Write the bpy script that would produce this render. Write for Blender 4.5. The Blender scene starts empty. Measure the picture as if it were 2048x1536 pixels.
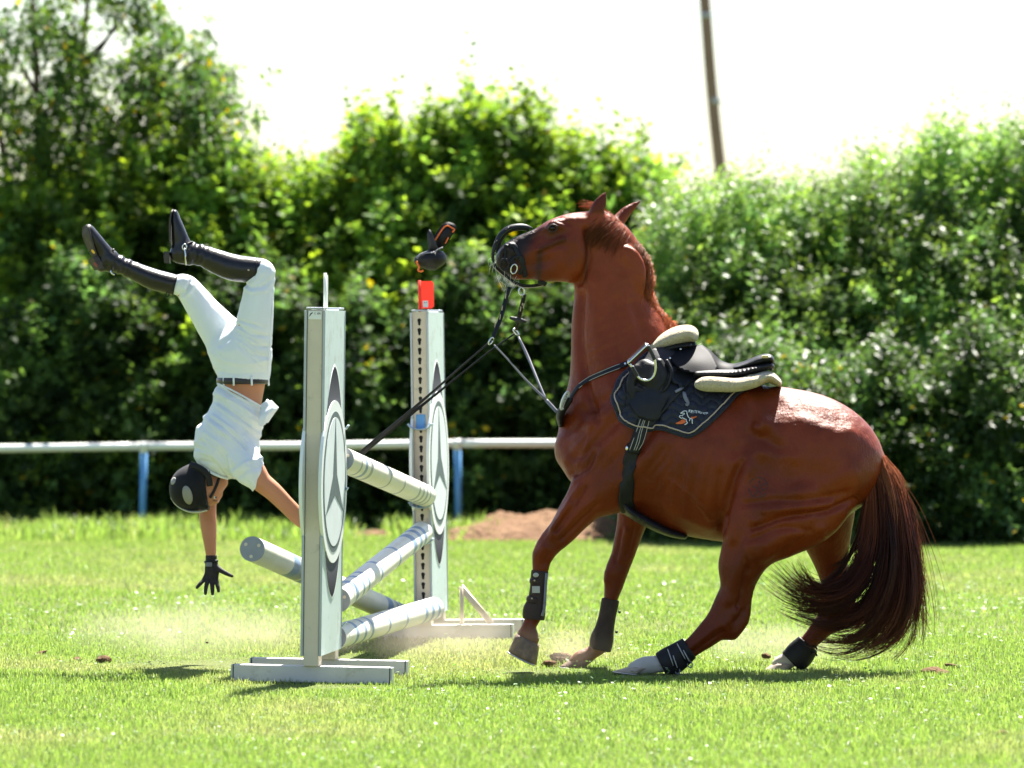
import bpy, bmesh, math, random
import numpy as np
from mathutils import Vector, Matrix
from mathutils.bvhtree import BVHTree

random.seed(7)
RNG = np.random.default_rng(7)
SC = bpy.context.scene
COL = SC.collection
R = math.radians

# ------------------------------------------------------------------ camera, sky, sun, exposure
F_PX, CX, CY, HORIZON, CAM_H = 10512.0, 1024.0, 768.0, 654.0, 1.62   # 2048 px wide frame
PITCH = math.atan((CY - HORIZON) / F_PX)
cam_data = bpy.data.cameras.new('camera')
cam_data.sensor_width = 36.0
cam_data.lens = 36.0 * F_PX / 2048.0
cam_data.clip_start = 0.5
cam_data.clip_end = 3000.0
cam_data.dof.use_dof = True
cam_data.dof.focus_distance = 24.6
cam_data.dof.aperture_fstop = 3.0
cam_data.dof.aperture_blades = 9
camera = bpy.data.objects.new('camera', cam_data)
COL.objects.link(camera)
camera.location = (0, 0, CAM_H)
camera.rotation_euler = (math.pi / 2 - PITCH, 0, 0)
SC.camera = camera

SUN_EL, SUN_AZ = 57.5, 17.0          # degrees; azimuth measured from +Y (behind the scene) towards +X
world = bpy.data.worlds.new('World')
SC.world = world
world.use_nodes = True
wn, wl = world.node_tree.nodes, world.node_tree.links
sky_tex = wn.new('ShaderNodeTexSky')
sky_tex.sky_type = 'NISHITA'
sky_tex.sun_disc = False
sky_tex.sun_elevation = R(SUN_EL)
sky_tex.sun_rotation = R(SUN_AZ)
sky_tex.air_density = 1.0
sky_tex.dust_density = 1.0
sky_tex.ozone_density = 1.0
wn['Background'].inputs['Strength'].default_value = 0.05
wl.new(sky_tex.outputs['Color'], wn['Background'].inputs['Color'])

sun_data = bpy.data.lights.new('sun', 'SUN')
sun_data.energy = 5.0
sun_data.angle = R(0.55)
sun_data.color = (1.0, 0.95, 0.86)
sun = bpy.data.objects.new('sun', sun_data)
COL.objects.link(sun)
_sd = Vector((math.sin(R(SUN_AZ)) * math.cos(R(SUN_EL)), math.cos(R(SUN_AZ)) * math.cos(R(SUN_EL)), math.sin(R(SUN_EL))))
sun.rotation_euler = _sd.to_track_quat('Z', 'Y').to_euler()
sun.location = _sd * 60

SC.view_settings.view_transform = 'Standard'
SC.view_settings.look = 'None'
SC.view_settings.gamma = 1.0
SC.view_settings.use_curve_mapping = False
SC.view_settings.exposure = 2.2
SC.render.engine = 'CYCLES'
SC.cycles.max_bounces = 8
SC.cycles.diffuse_bounces = 3
SC.cycles.glossy_bounces = 3
SC.cycles.transmission_bounces = 4
SC.cycles.volume_bounces = 1
SC.cycles.use_denoising = True
SC.cycles.sample_clamp_indirect = 6.0

# ------------------------------------------------------------------ helpers
def P(px, py, Y):
    """The world point at depth Y (metres along the view) seen at this place of the photograph."""
    u, v = (px - CX) / F_PX, (CY - py) / F_PX
    c, s = math.cos(PITCH), math.sin(PITCH)
    d = np.array([u, c + v * s, -s + v * c])
    return np.array([0, 0, CAM_H]) + d * (Y / d[1])

def MPP(Y):
    return Y / F_PX                     # metres per photograph pixel at depth Y

def GY(py):
    return CAM_H * F_PX / (py - HORIZON)

def PV(px, py, Y):
    return Vector(P(px, py, Y))

def tag(o, label=None, cat=None, group=None, kind=None):
    for k, v in (('label', label), ('category', cat), ('group', group), ('kind', kind)):
        if v:
            o[k] = v
    return o

def empty(name, loc, label=None, cat=None, group=None):
    o = bpy.data.objects.new(name, None)
    o.location = loc
    o.empty_display_size = 0.1
    COL.objects.link(o)
    return tag(o, label, cat, group)

def world_of(o):
    m = Matrix.LocRotScale(o.location, o.rotation_euler, o.scale)
    if o.parent is not None:
        m = world_of(o.parent) @ o.matrix_parent_inverse @ m
    return m

def link(name, me, mats=None, parent=None, smooth=True, loc=None, rot=None):
    """One mesh object; with a parent, world coordinates of the mesh are kept."""
    o = bpy.data.objects.new(name, me)
    COL.objects.link(o)
    if mats is not None:
        for m in (mats if isinstance(mats, (list, tuple)) else [mats]):
            me.materials.append(m)
    if smooth and len(me.polygons):
        me.polygons.foreach_set('use_smooth', np.ones(len(me.polygons), dtype=bool))
    if loc is not None:
        o.location = loc
    if rot is not None:
        o.rotation_euler = rot
    if parent is not None:
        o.parent = parent
        if loc is None and rot is None:
            bpy_inv = world_of(parent).inverted()
            o.matrix_parent_inverse = bpy_inv
    return o

def mesh_np(name, verts, faces, mat_idx=None):
    """verts (N,3); faces: list of tuples or an (M,k) int array."""
    me = bpy.data.meshes.new(name)
    verts = np.asarray(verts, dtype=np.float32)
    if isinstance(faces, np.ndarray):
        M, k = faces.shape
        me.vertices.add(len(verts))
        me.vertices.foreach_set('co', verts.ravel())
        me.loops.add(M * k)
        me.loops.foreach_set('vertex_index', faces.astype(np.int32).ravel())
        me.polygons.add(M)
        me.polygons.foreach_set('loop_start', np.arange(0, M * k, k, dtype=np.int32))
        try:
            me.polygons.foreach_set('loop_total', np.full(M, k, dtype=np.int32))
        except Exception:
            pass
        me.update(calc_edges=True)
    else:
        me.from_pydata([tuple(map(float, v)) for v in verts], [], faces)
        me.update()
    if mat_idx is not None:
        me.polygons.foreach_set('material_index', np.asarray(mat_idx, dtype=np.int32))
    return me

def set_color(me, cols, name='tint'):
    a = me.color_attributes.new(name, 'FLOAT_COLOR', 'POINT')
    c = np.ones((len(me.vertices), 4), dtype=np.float32)
    c[:, :cols.shape[1]] = cols
    a.data.foreach_set('color', c.ravel())

def bm_mesh(bm, name):
    bmesh.ops.recalc_face_normals(bm, faces=bm.faces)
    me = bpy.data.meshes.new(name)
    bm.to_mesh(me)
    bm.free()
    return me

def box_bm(bm, lo, hi, bevel=0.0, seg=2):
    """A box between two corners, its edges rounded, added to bm."""
    r = bmesh.ops.create_cube(bm, size=1.0)
    vs = r['verts']
    lo, hi = Vector(lo), Vector(hi)
    for v in vs:
        v.co = Vector(((lo[i] + hi[i]) / 2 + v.co[i] * (hi[i] - lo[i]) for i in range(3)))
    if bevel > 0:
        es = list({e for v in vs for e in v.link_edges})
        bmesh.ops.bevel(bm, geom=es, offset=bevel, segments=seg, affect='EDGES', profile=0.5)

def box(name, lo, hi, mat, parent=None, bevel=0.003, loc=None, rot=None, smooth=False):
    bm = bmesh.new()
    box_bm(bm, lo, hi, bevel)
    return link(name, bm_mesh(bm, name), mat, parent, smooth, loc, rot)

def catmull(pts, n):
    """Resample rows of pts (any width) with n steps per span."""
    pts = np.asarray(pts, dtype=float)
    if len(pts) < 3:
        t = np.linspace(0, 1, n + 1)[:, None]
        return pts[0] * (1 - t) + pts[-1] * t
    e = np.vstack([2 * pts[0] - pts[1], pts, 2 * pts[-1] - pts[-2]])
    out = []
    for i in range(1, len(e) - 2):
        p0, p1, p2, p3 = e[i - 1], e[i], e[i + 1], e[i + 2]
        for t in np.arange(n) / n:
            out.append(0.5 * ((2 * p1) + (-p0 + p2) * t + (2 * p0 - 5 * p1 + 4 * p2 - p3) * t * t + (-p0 + 3 * p1 - 3 * p2 + p3) * t ** 3))
    out.append(pts[-1])
    return np.array(out)

def frames(path, up=(0, 1, 0)):
    """Tangent, side and normal along a path; side stays close to up x tangent."""
    path = np.asarray(path, float)
    t = np.gradient(path, axis=0)
    t /= np.linalg.norm(t, axis=1)[:, None] + 1e-12
    if np.ndim(up) == 1:
        up = np.tile(np.asarray(up, float), (len(path), 1))
    s = np.cross(up, t)
    s /= np.linalg.norm(s, axis=1)[:, None] + 1e-12
    n = np.cross(t, s)
    return t, s, n

def tube_arrays(path, r1, r2=None, sides=8, up=(0, 1, 0), caps=True, closed=False):
    """Tube: r1 along 'side', r2 along 'normal' (closest to up)."""
    path = np.asarray(path, float)
    n = len(path)
    r1 = np.broadcast_to(np.asarray(r1, float), (n,))
    r2 = r1 if r2 is None else np.broadcast_to(np.asarray(r2, float), (n,))
    t, s, nn = frames(path, up)
    if closed:
        t = np.roll(path, -1, 0) - np.roll(path, 1, 0)
        t /= np.linalg.norm(t, axis=1)[:, None]
        u = np.tile(np.asarray(up, float), (n, 1)) if np.ndim(up) == 1 else up
        s = np.cross(u, t); s /= np.linalg.norm(s, axis=1)[:, None] + 1e-12
        nn = np.cross(t, s)
    a = np.linspace(0, 2 * np.pi, sides, endpoint=False)
    v = path[:, None, :] + (s * r1[:, None])[:, None, :] * np.cos(a)[None, :, None] + (nn * r2[:, None])[:, None, :] * np.sin(a)[None, :, None]
    v = v.reshape(-1, 3)
    f = []
    m = n if closed else n - 1
    for i in range(m):
        j = (i + 1) % n
        for k in range(sides):
            l = (k + 1) % sides
            f.append((i * sides + k, i * sides + l, j * sides + l, j * sides + k))
    if caps and not closed:
        f.append(tuple(range(sides))[::-1])
        f.append(tuple((n - 1) * sides + k for k in range(sides)))
    return v, f

def join_arrays(parts):
    V, Fs, o = [], [], 0
    for v, f in parts:
        V.append(np.asarray(v))
        Fs += [tuple(i + o for i in q) for q in f]
        o += len(v)
    return np.vstack(V), Fs

def fix_normals(me):
    bm = bmesh.new(); bm.from_mesh(me)
    bmesh.ops.recalc_face_normals(bm, faces=bm.faces)
    bm.to_mesh(me); bm.free()
    return me

def tube(name, path, r1, mat, parent=None, r2=None, sides=10, up=(0, 1, 0), n=0, closed=False):
    path = catmull(path, n) if n else np.asarray(path, float)
    v, f = tube_arrays(path, r1, r2, sides, up, True, closed)
    return link(name, fix_normals(mesh_np(name, v, f)), mat, parent)

def noise2(x, y, seed=0):
    """Cheap smooth value noise, vectorised."""
    r = np.random.default_rng(seed)
    T = r.random((64, 64))
    xi, yi = np.floor(x).astype(int), np.floor(y).astype(int)
    fx, fy = x - xi, y - yi
    fx, fy = fx * fx * (3 - 2 * fx), fy * fy * (3 - 2 * fy)
    g = lambda a, b: T[a % 64, b % 64]
    return (g(xi, yi) * (1 - fx) + g(xi + 1, yi) * fx) * (1 - fy) + (g(xi, yi + 1) * (1 - fx) + g(xi + 1, yi + 1) * fx) * fy

def fbm2(x, y, seed=0, o=4):
    return sum(noise2(x * 2 ** i + 7.3 * i, y * 2 ** i + 3.1 * i, seed + i) / 2 ** i for i in range(o)) / sum(1 / 2 ** i for i in range(o))

# ------------------------------------------------------------------ smooth solids from blended limbs
class Field:
    """A distance field on a grid: elliptical tapering limbs blended into one continuous skin."""
    def __init__(self, lo, hi, h):
        self.lo, self.h = np.asarray(lo, float), h
        self.n = np.ceil((np.asarray(hi, float) - self.lo) / h).astype(int) + 1
        self.F = np.full(self.n, 1.0, dtype=np.float32)
        self.ax = [self.lo[i] + np.arange(self.n[i]) * h for i in range(3)]

    def _sl(self, lo, hi):
        a = np.clip(np.floor((lo - self.lo) / self.h).astype(int), 0, self.n - 1)
        b = np.clip(np.ceil((hi - self.lo) / self.h).astype(int) + 1, 1, self.n)
        return a, b

    def chain(self, st, k=0.03, op='add', sub=5, axis=(0, 1, 0), pad=0.05, fix=False):
        """st rows: x, y, z, radius in the picture plane, radius along axis."""
        st = catmull(st, sub) if len(st) > 2 else np.asarray(st, float)
        pad = max(pad, k * 1.2)
        rm = np.maximum(st[:, 3], st[:, 4]) + pad
        A, B = self._sl((st[:, :3] - rm[:, None]).min(0), (st[:, :3] + rm[:, None]).max(0))
        if np.any(B <= A):
            return self
        D = np.full(B - A, 1.0, dtype=np.float32)
        axis = np.asarray(axis, float)
        for i in range(len(st) - 1):
            p0, p1 = st[i], st[i + 1]
            r = max(p0[3], p0[4], p1[3], p1[4]) + pad
            a, b = self._sl(np.minimum(p0[:3], p1[:3]) - r, np.maximum(p0[:3], p1[:3]) + r)
            a, b = np.maximum(a, A), np.minimum(b, B)
            if np.any(b <= a):
                continue
            X = self.ax[0][a[0]:b[0]][:, None, None] - p0[0]
            Yy = self.ax[1][a[1]:b[1]][None, :, None] - p0[1]
            Z = self.ax[2][a[2]:b[2]][None, None, :] - p0[2]
            ab = p1[:3] - p0[:3]
            L2 = float(ab @ ab) + 1e-12
            t = np.clip((X * ab[0] + Yy * ab[1] + Z * ab[2]) / L2, 0, 1)
            qx, qy, qz = X - t * ab[0], Yy - t * ab[1], Z - t * ab[2]
            u = ab / math.sqrt(L2)
            n = axis if fix else axis - (axis @ u) * u
            n /= np.linalg.norm(n) + 1e-9
            qn = qx * n[0] + qy * n[1] + qz * n[2]
            qp2 = np.maximum(qx * qx + qy * qy + qz * qz - qn * qn, 0)
            rr = p0[3] + t * (p1[3] - p0[3])
            rd = p0[4] + t * (p1[4] - p0[4])
            k0 = np.sqrt(qp2 / rr ** 2 + qn ** 2 / rd ** 2)
            k1 = np.sqrt(qp2 / rr ** 4 + qn ** 2 / rd ** 4)
            d = np.where(k1 > 1e-6, k0 * (k0 - 1) / np.maximum(k1, 1e-6), -np.minimum(rr, rd)).astype(np.float32)
            s = tuple(slice(a[j] - A[j], b[j] - A[j]) for j in range(3))
            np.minimum(D[s], d, out=D[s])
        S = tuple(slice(A[j], B[j]) for j in range(3))
        self._blend(S, D, k, op)
        return self

    def _blend(self, S, D, k, op):
        Fv = self.F[S]
        if op == 'add':
            hh = np.clip(0.5 + 0.5 * (Fv - D) / k, 0, 1)
            self.F[S] = Fv * (1 - hh) + D * hh - k * hh * (1 - hh)
        elif op == 'cut':
            hh = np.clip(0.5 + 0.5 * (Fv + D) / k, 0, 1)       # max(F, -D) smoothed
            self.F[S] = -((-Fv) * (1 - (1 - hh)) + 0) if False else self._smax(Fv, -D, k)
        elif op == 'and':
            self.F[S] = self._smax(Fv, D, k)

    @staticmethod
    def _smax(a, b, k):
        hh = np.clip(0.5 - 0.5 * (a - b) / k, 0, 1)
        return a * (1 - hh) + b * hh + k * hh * (1 - hh)

    def half(self, p, n, k=0.01):
        """Keep only the side of the plane that n points away from."""
        n = np.asarray(n, float); n = n / np.linalg.norm(n)
        p = np.asarray(p, float)
        D = ((self.ax[0] - p[0])[:, None, None] * n[0] + (self.ax[1] - p[1])[None, :, None] * n[1] + (self.ax[2] - p[2])[None, None, :] * n[2]).astype(np.float32)
        self.F = self._smax(self.F, D, k).astype(np.float32)
        return self

    def grid(self):
        return np.meshgrid(*self.ax, indexing='ij', sparse=True)

    def surface(self, relax=2):
        F = self.F
        ins = F < 0
        n = np.array(F.shape)
        c = [(i, j, k) for i in (0, 1) for j in (0, 1) for k in (0, 1)]
        def cut(A, o):
            return A[o[0]:n[0] - 1 + o[0], o[1]:n[1] - 1 + o[1], o[2]:n[2] - 1 + o[2]]
        cnt = sum(cut(ins, o).astype(np.int8) for o in c)
        act = (cnt > 0) & (cnt < 8)
        idx = np.argwhere(act)
        ident = np.full(act.shape, -1, dtype=np.int64)
        ident[act] = np.arange(len(idx))
        vals = np.stack([F[idx[:, 0] + o[0], idx[:, 1] + o[1], idx[:, 2] + o[2]] for o in c], 1)
        acc = np.zeros((len(idx), 3)); num = np.zeros(len(idx))
        for a in range(8):
            for b in range(a + 1, 8):
                oa, ob = np.array(c[a]), np.array(c[b])
                if np.abs(oa - ob).sum() != 1:
                    continue
                va, vb = vals[:, a], vals[:, b]
                m = (va < 0) != (vb < 0)
                t = va[m] / (va[m] - vb[m])
                acc[m] += oa + (ob - oa) * t[:, None]
                num[m] += 1
        V = self.lo + (idx + acc / num[:, None]) * self.h
        faces = []
        for ax in range(3):
            b, cc = (ax + 1) % 3, (ax + 2) % 3
            e = [0, 0, 0]; e[ax] = 1
            s0 = [slice(None)] * 3; s1 = [slice(None)] * 3
            s0[ax] = slice(0, -1); s1[ax] = slice(1, None)
            for q in (b, cc):
                s0[q] = slice(1, -1); s1[q] = slice(1, -1)
            A, B = ins[tuple(s0)], ins[tuple(s1)]
            g = np.argwhere(A != B)
            if not len(g):
                continue
            flip = A[g[:, 0], g[:, 1], g[:, 2]]
            g = g.copy(); g[:, b] += 1; g[:, cc] += 1
            def cell(db, dc):
                q = g.copy(); q[:, b] -= db; q[:, cc] -= dc
                return ident[q[:, 0], q[:, 1], q[:, 2]]
            Q = np.stack([cell(1, 1), cell(0, 1), cell(0, 0), cell(1, 0)], 1)
            Q[~flip] = Q[~flip][:, ::-1]
            faces.append(Q)
        Fc = np.vstack(faces)
        Fc = Fc[(Fc >= 0).all(1)]
        for _ in range(relax):
            s = np.zeros_like(V); w = np.zeros(len(V))
            for i in range(4):
                a, b = Fc[:, i], Fc[:, (i + 1) % 4]
                np.add.at(s, a, V[b]); np.add.at(w, a, 1)
                np.add.at(s, b, V[a]); np.add.at(w, b, 1)
            V = V * 0.5 + 0.5 * s / np.maximum(w, 1)[:, None]
        return V, Fc

def st(px, py, r, Y, rd):
    """A limb station from a place in the photograph: radius r in its pixels, rd in metres along the view."""
    p = P(px, py, Y)
    return [p[0], p[1], p[2], r * MPP(Y), rd]

def sts(rows):
    return np.array([st(*q) for q in rows])

# ------------------------------------------------------------------ materials
def mat(name, color, rough=0.5, metal=0.0, spec=0.5, var=None, bump=None, sheen=0.0, trans=0.0, attr=None, coat=0.0,
        wave=None, sheen_tint=(1, 1, 1), dirt=None):
    """var = (scale, amount[, colour2]); bump = list of (scale, strength, distance); attr multiplies the colour by a colour attribute;
    trans = share of translucency; dirt = (scale, threshold, colour, amount)."""
    m = bpy.data.materials.new(name)
    m.use_nodes = True
    nt = m.node_tree
    N, L = nt.nodes, nt.links
    b = N['Principled BSDF']
    b.inputs['Base Color'].default_value = (*color, 1)
    b.inputs['Roughness'].default_value = rough
    b.inputs['Metallic'].default_value = metal
    b.inputs['Specular IOR Level'].default_value = spec
    b.inputs['Sheen Weight'].default_value = sheen
    b.inputs['Sheen Tint'].default_value = (*sheen_tint, 1)
    b.inputs['Coat Weight'].default_value = coat
    col = None
    tc = N.new('ShaderNodeTexCoord')
    if attr:
        at = N.new('ShaderNodeAttribute'); at.attribute_name = attr
        col = at.outputs['Color']
    if var:
        no = N.new('ShaderNodeTexNoise')
        no.inputs['Scale'].default_value = var[0]
        no.inputs['Detail'].default_value = 5
        L.new(tc.outputs['Object'], no.inputs['Vector'])
        mx = N.new('ShaderNodeMix'); mx.data_type = 'RGBA'
        rp = N.new('ShaderNodeMapRange')
        rp.inputs['From Min'].default_value = 0.3; rp.inputs['From Max'].default_value = 0.7
        rp.inputs['To Max'].default_value = var[1]
        L.new(no.outputs['Fac'], rp.inputs['Value'])
        L.new(rp.outputs['Result'], mx.inputs['Factor'])
        if col is not None:
            L.new(col, mx.inputs['A'])
        else:
            mx.inputs['A'].default_value = (*color, 1)
        if len(var) > 2:
            mx.inputs['B'].default_value = (*var[2], 1)
        elif col is not None:
            hs = N.new('ShaderNodeHueSaturation'); hs.inputs['Value'].default_value = 0.45
            L.new(col, hs.inputs['Color']); L.new(hs.outputs['Color'], mx.inputs['B'])
        else:
            mx.inputs['B'].default_value = (*[c * 0.5 for c in color], 1)
        col = mx.outputs['Result']
    if dirt:
        no = N.new('ShaderNodeTexNoise')
        no.inputs['Scale'].default_value = dirt[0]; no.inputs['Detail'].default_value = 8; no.inputs['Roughness'].default_value = 0.7
        L.new(tc.outputs['Object'], no.inputs['Vector'])
        rp = N.new('ShaderNodeMapRange')
        rp.inputs['From Min'].default_value = dirt[1]; rp.inputs['From Max'].default_value = dirt[1] + 0.12
        rp.inputs['To Max'].default_value = dirt[3]
        L.new(no.outputs['Fac'], rp.inputs['Value'])
        mx = N.new('ShaderNodeMix'); mx.data_type = 'RGBA'
        L.new(rp.outputs['Result'], mx.inputs['Factor'])
        if col is not None:
            L.new(col, mx.inputs['A'])
        else:
            mx.inputs['A'].default_value = (*color, 1)
        mx.inputs['B'].default_value = (*dirt[2], 1)
        col = mx.outputs['Result']
    if col is not None:
        L.new(col, b.inputs['Base Color'])
    last = None
    for s in (bump or []):
        no = N.new('ShaderNodeTexNoise')
        no.inputs['Scale'].default_value = s[0]; no.inputs['Detail'].default_value = 4
        L.new(tc.outputs['Object'], no.inputs['Vector'])
        if len(s) > 3:
            mp = N.new('ShaderNodeMapping'); mp.inputs['Scale'].default_value = s[3]
            if len(s) > 4:
                mp.inputs['Rotation'].default_value = s[4]
            L.new(tc.outputs['Object'], mp.inputs['Vector']); L.new(mp.outputs['Vector'], no.inputs['Vector'])
        bp = N.new('ShaderNodeBump'); bp.inputs['Strength'].default_value = s[1]; bp.inputs['Distance'].default_value = s[2]
        L.new(no.outputs['Fac'], bp.inputs['Height'])
        if last is not None:
            L.new(last, bp.inputs['Normal'])
        last = bp.outputs['Normal']
    if last is not None:
        L.new(last, b.inputs['Normal'])
    if trans > 0:
        tr = N.new('ShaderNodeBsdfTranslucent')
        if col is not None:
            hs = N.new('ShaderNodeHueSaturation'); hs.inputs['Value'].default_value = 1.6; hs.inputs['Saturation'].default_value = 1.1
            hs.inputs['Hue'].default_value = 0.495
            L.new(col, hs.inputs['Color']); L.new(hs.outputs['Color'], tr.inputs['Color'])
        else:
            tr.inputs['Color'].default_value = (*[min(1, c * 1.5) for c in color], 1)
        ms = N.new('ShaderNodeMixShader'); ms.inputs['Fac'].default_value = trans
        out = N['Material Output']
        L.new(b.outputs['BSDF'], ms.inputs[1]); L.new(tr.outputs['BSDF'], ms.inputs[2]); L.new(ms.outputs['Shader'], out.inputs['Surface'])
    return m

M = {}
M['alu'] = mat('aluminium', (0.68, 0.585, 0.465), 0.55, 0.05, 0.25, var=(9, 0.45, (0.55, 0.47, 0.37)), bump=[(60, 0.05, 0.01)], dirt=(14, 0.57, (0.38, 0.33, 0.27), 0.6))
M['alu_foot'] = mat('aluminium_foot', (0.58, 0.55, 0.53), 0.5, 0.15, 0.4, var=(7, 0.4, (0.42, 0.40, 0.38)), bump=[(50, 0.06, 0.01)], dirt=(10, 0.58, (0.30, 0.27, 0.20), 0.6))
M['alu_edge'] = mat('aluminium_edge', (0.42, 0.45, 0.50), 0.35, 0.5, 0.5, var=(12, 0.3))
M['mint'] = mat('mint_sheet', (0.56, 0.655, 0.635), 0.6, 0, 0.15, var=(4, 0.55, (0.46, 0.545, 0.495)), dirt=(9, 0.55, (0.38, 0.41, 0.35), 0.6))
M['white_board'] = mat('white_board', (0.80, 0.82, 0.80), 0.6, 0, 0.15, var=(6, 0.2, (0.66, 0.69, 0.66)), dirt=(20, 0.64, (0.5, 0.5, 0.44), 0.4))
M['print_grey'] = mat('print_grey', (0.15, 0.185, 0.185), 0.8, spec=.06, var=(20, 0.3))
M['print_pale'] = mat('print_pale', (0.72, 0.77, 0.77), 0.7, spec=.1, var=(10, 0.2), dirt=(16, .62, (.5, .52, .47), .4))
M['print_dark'] = mat('print_dark', (0.06, 0.06, 0.075), 0.85, spec=.04, attr='tint')
M['black_gap'] = mat('black_gap', (0.015, 0.015, 0.015), 0.7)
M['pole_white'] = mat('pole_white', (0.70, 0.69, 0.61), 0.5, var=(5, 0.5, (0.56, 0.53, 0.41)), bump=[(40, 0.05, 0.01)], dirt=(22, 0.62, (0.40, 0.34, 0.22), 0.7))
M['pole_band'] = mat('pole_band', (0.15, 0.235, 0.37), 0.5, var=(8, 0.4, (0.26, 0.33, 0.40)), dirt=(22, 0.6, (0.45, 0.42, 0.33), 0.6))
M['pole_band_grey'] = mat('pole_band_grey', (0.26, 0.29, 0.30), 0.5, var=(8, 0.4, (0.38, 0.40, 0.38)), dirt=(22, 0.6, (0.45, 0.42, 0.33), 0.6))
M['cap_grey'] = mat('cap_grey', (0.30, 0.31, 0.34), 0.55, var=(15, 0.3))
M['cup_blue'] = mat('cup_blue', (0.10, 0.33, 0.66), 0.4, var=(20, 0.2))
M['cup_grey'] = mat('cup_grey', (0.38, 0.50, 0.60), 0.4, var=(20, 0.3))
M['red'] = mat('red_flag', (0.78, 0.085, 0.04), 0.45, trans=0.25, var=(8, 0.15, (0.85, 0.13, 0.07)))
M['white_flag'] = mat('white_flag', (0.82, 0.82, 0.80), 0.45, trans=0.2)
M['sticker'] = mat('sticker', (0.80, 0.80, 0.78), 0.4)
M['ink'] = mat('ink', (0.03, 0.03, 0.035), 0.5)
M['steel'] = mat('steel', (0.62, 0.62, 0.62), 0.25, 1.0)

# ------------------------------------------------------------------ lawn
def ground_z(x, y):
    return 0.012 * (fbm2(x * 1.3, y * 1.3, 11, 3) - 0.5)

def make_lawn():
    xs = np.unique(np.concatenate([np.linspace(-400, -12, 14), np.linspace(-12, 12, 60), np.linspace(12, 400, 14)]))
    ys = np.unique(np.concatenate([np.linspace(-30, 14, 8), np.linspace(14, 50, 100), np.linspace(50, 900, 16)]))
    X, Yy = np.meshgrid(xs, ys, indexing='ij')
    near = (np.abs(X) < 12) & (Yy > 14) & (Yy < 50)
    Z = np.where(near, ground_z(X, Yy), 0)
    v = np.stack([X, Yy, Z], -1).reshape(-1, 3)
    nx, ny = X.shape
    i, j = np.meshgrid(np.arange(nx - 1), np.arange(ny - 1), indexing='ij')
    a = (i * ny + j).ravel()
    f = np.stack([a, a + ny, a + ny + 1, a + 1], 1)
    m = mat('lawn_soil', (0.095, 0.125, 0.035), 0.9, spec=0.1, var=(1.3, 0.9, (0.12, 0.135, 0.05)), bump=[(30, 0.8, 0.05)],
            dirt=(2.6, 0.60, (0.16, 0.12, 0.06), 0.7))
    o = link('lawn', mesh_np('lawn', v, f), m)
    tag(o, kind='structure')

TRAMPLED = [(P(px, 1340, Y)[0], Y, rr) for px, Y, rr in ((1275, 24.35, .24), (1330, 24.3, .2), (1570, 24.75, .2), (1160, 24.85, .25), (1050, 24.6, .2), (560, 23.6, .25), (690, 23.6, .25), (400, 25.2, .7), (640, 25.5, .6))]

def grass_blades(n, y0, y1, h0, h1, w0, w1, seed, xr=None, tall=None, lean=0.5, dens=None, segs=2):
    """Arrays of bent blades standing on the lawn."""
    r = np.random.default_rng(seed)
    y = np.sqrt(r.random(n) * (y1 ** 2 - y0 ** 2) + y0 ** 2)
    half = y * 0.1 + 1.0
    x = (r.random(n) * 2 - 1) * half if xr is None else r.uniform(xr[0], xr[1], n)
    if dens is not None:
        keep = r.random(n) < dens(x, y)
        x, y = x[keep], y[keep]; n = len(x)
    clump = fbm2(x * 5, y * 5, 21, 3)
    h = r.uniform(h0, h1, n) * (0.55 + 0.9 * clump)
    for (sx_, sy_, sr_) in TRAMPLED:
        q = np.exp(-(((x - sx_) ** 2 + (y - sy_) ** 2) / sr_ ** 2))
        h = h * (1 - .72 * np.clip(q, 0, 1))
    w = r.uniform(w0, w1, n)
    a = r.uniform(0, 2 * np.pi, n)
    ln = np.abs(r.normal(0, lean, n)) + 0.08
    z0 = ground_z(x, y) - 0.004
    dx, dy = np.cos(a), np.sin(a)
    b = r.uniform(0, 2 * np.pi, n)
    sx, sy = np.cos(b) * w / 2, np.sin(b) * w / 2
    base = np.stack([x, y, z0], 1)
    S = np.stack([sx, sy, 0 * sx], 1)
    if segs == 1:
        tip = base + np.stack([dx * ln * h, dy * ln * h, h * np.sqrt(np.maximum(1 - ln ** 2, .1))], 1)
        V = np.stack([base - S, base + S, tip], 1).reshape(-1, 3)
        f = np.arange(3 * n).reshape(-1, 3)
        k = 3
    else:
        mid = base + np.stack([dx * ln * h * .3, dy * ln * h * .3, h * 0.58], 1)
        tip = base + np.stack([dx * ln * h, dy * ln * h, h * np.clip(1 - 0.45 * ln, .25, 1)], 1)
        V = np.stack([base - S, base + S, mid + S * .75, mid - S * .75, tip], 1).reshape(-1, 3)
        i = np.arange(n)[:, None] * 5
        f = np.concatenate([i + np.array([[0, 1, 2]]), i + np.array([[0, 2, 3]]), i + np.array([[3, 2, 4]])], 0)
        k = 5
    patch = fbm2(x * 0.9 + 5, y * 0.6, 31, 4)
    fine = r.random(n)
    dry = np.clip((patch - 0.56) * 4.0, 0, 1) * 0.45 + (fine > 0.9) * 0.35
    dry = np.clip(dry, 0, 1)[:, None]
    lime = np.array([0.188, 0.268, 0.062]); deep = np.array([0.108, 0.184, 0.042]); straw = np.array([0.31, 0.28, 0.14])
    mixv = r.random(n)[:, None]
    c = deep * (1 - mixv) + lime * mixv
    c = c * (1 - dry) + straw * dry
    c *= r.uniform(0.8, 1.2, n)[:, None]
    return V, f, np.repeat(c, k, 0)

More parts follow.
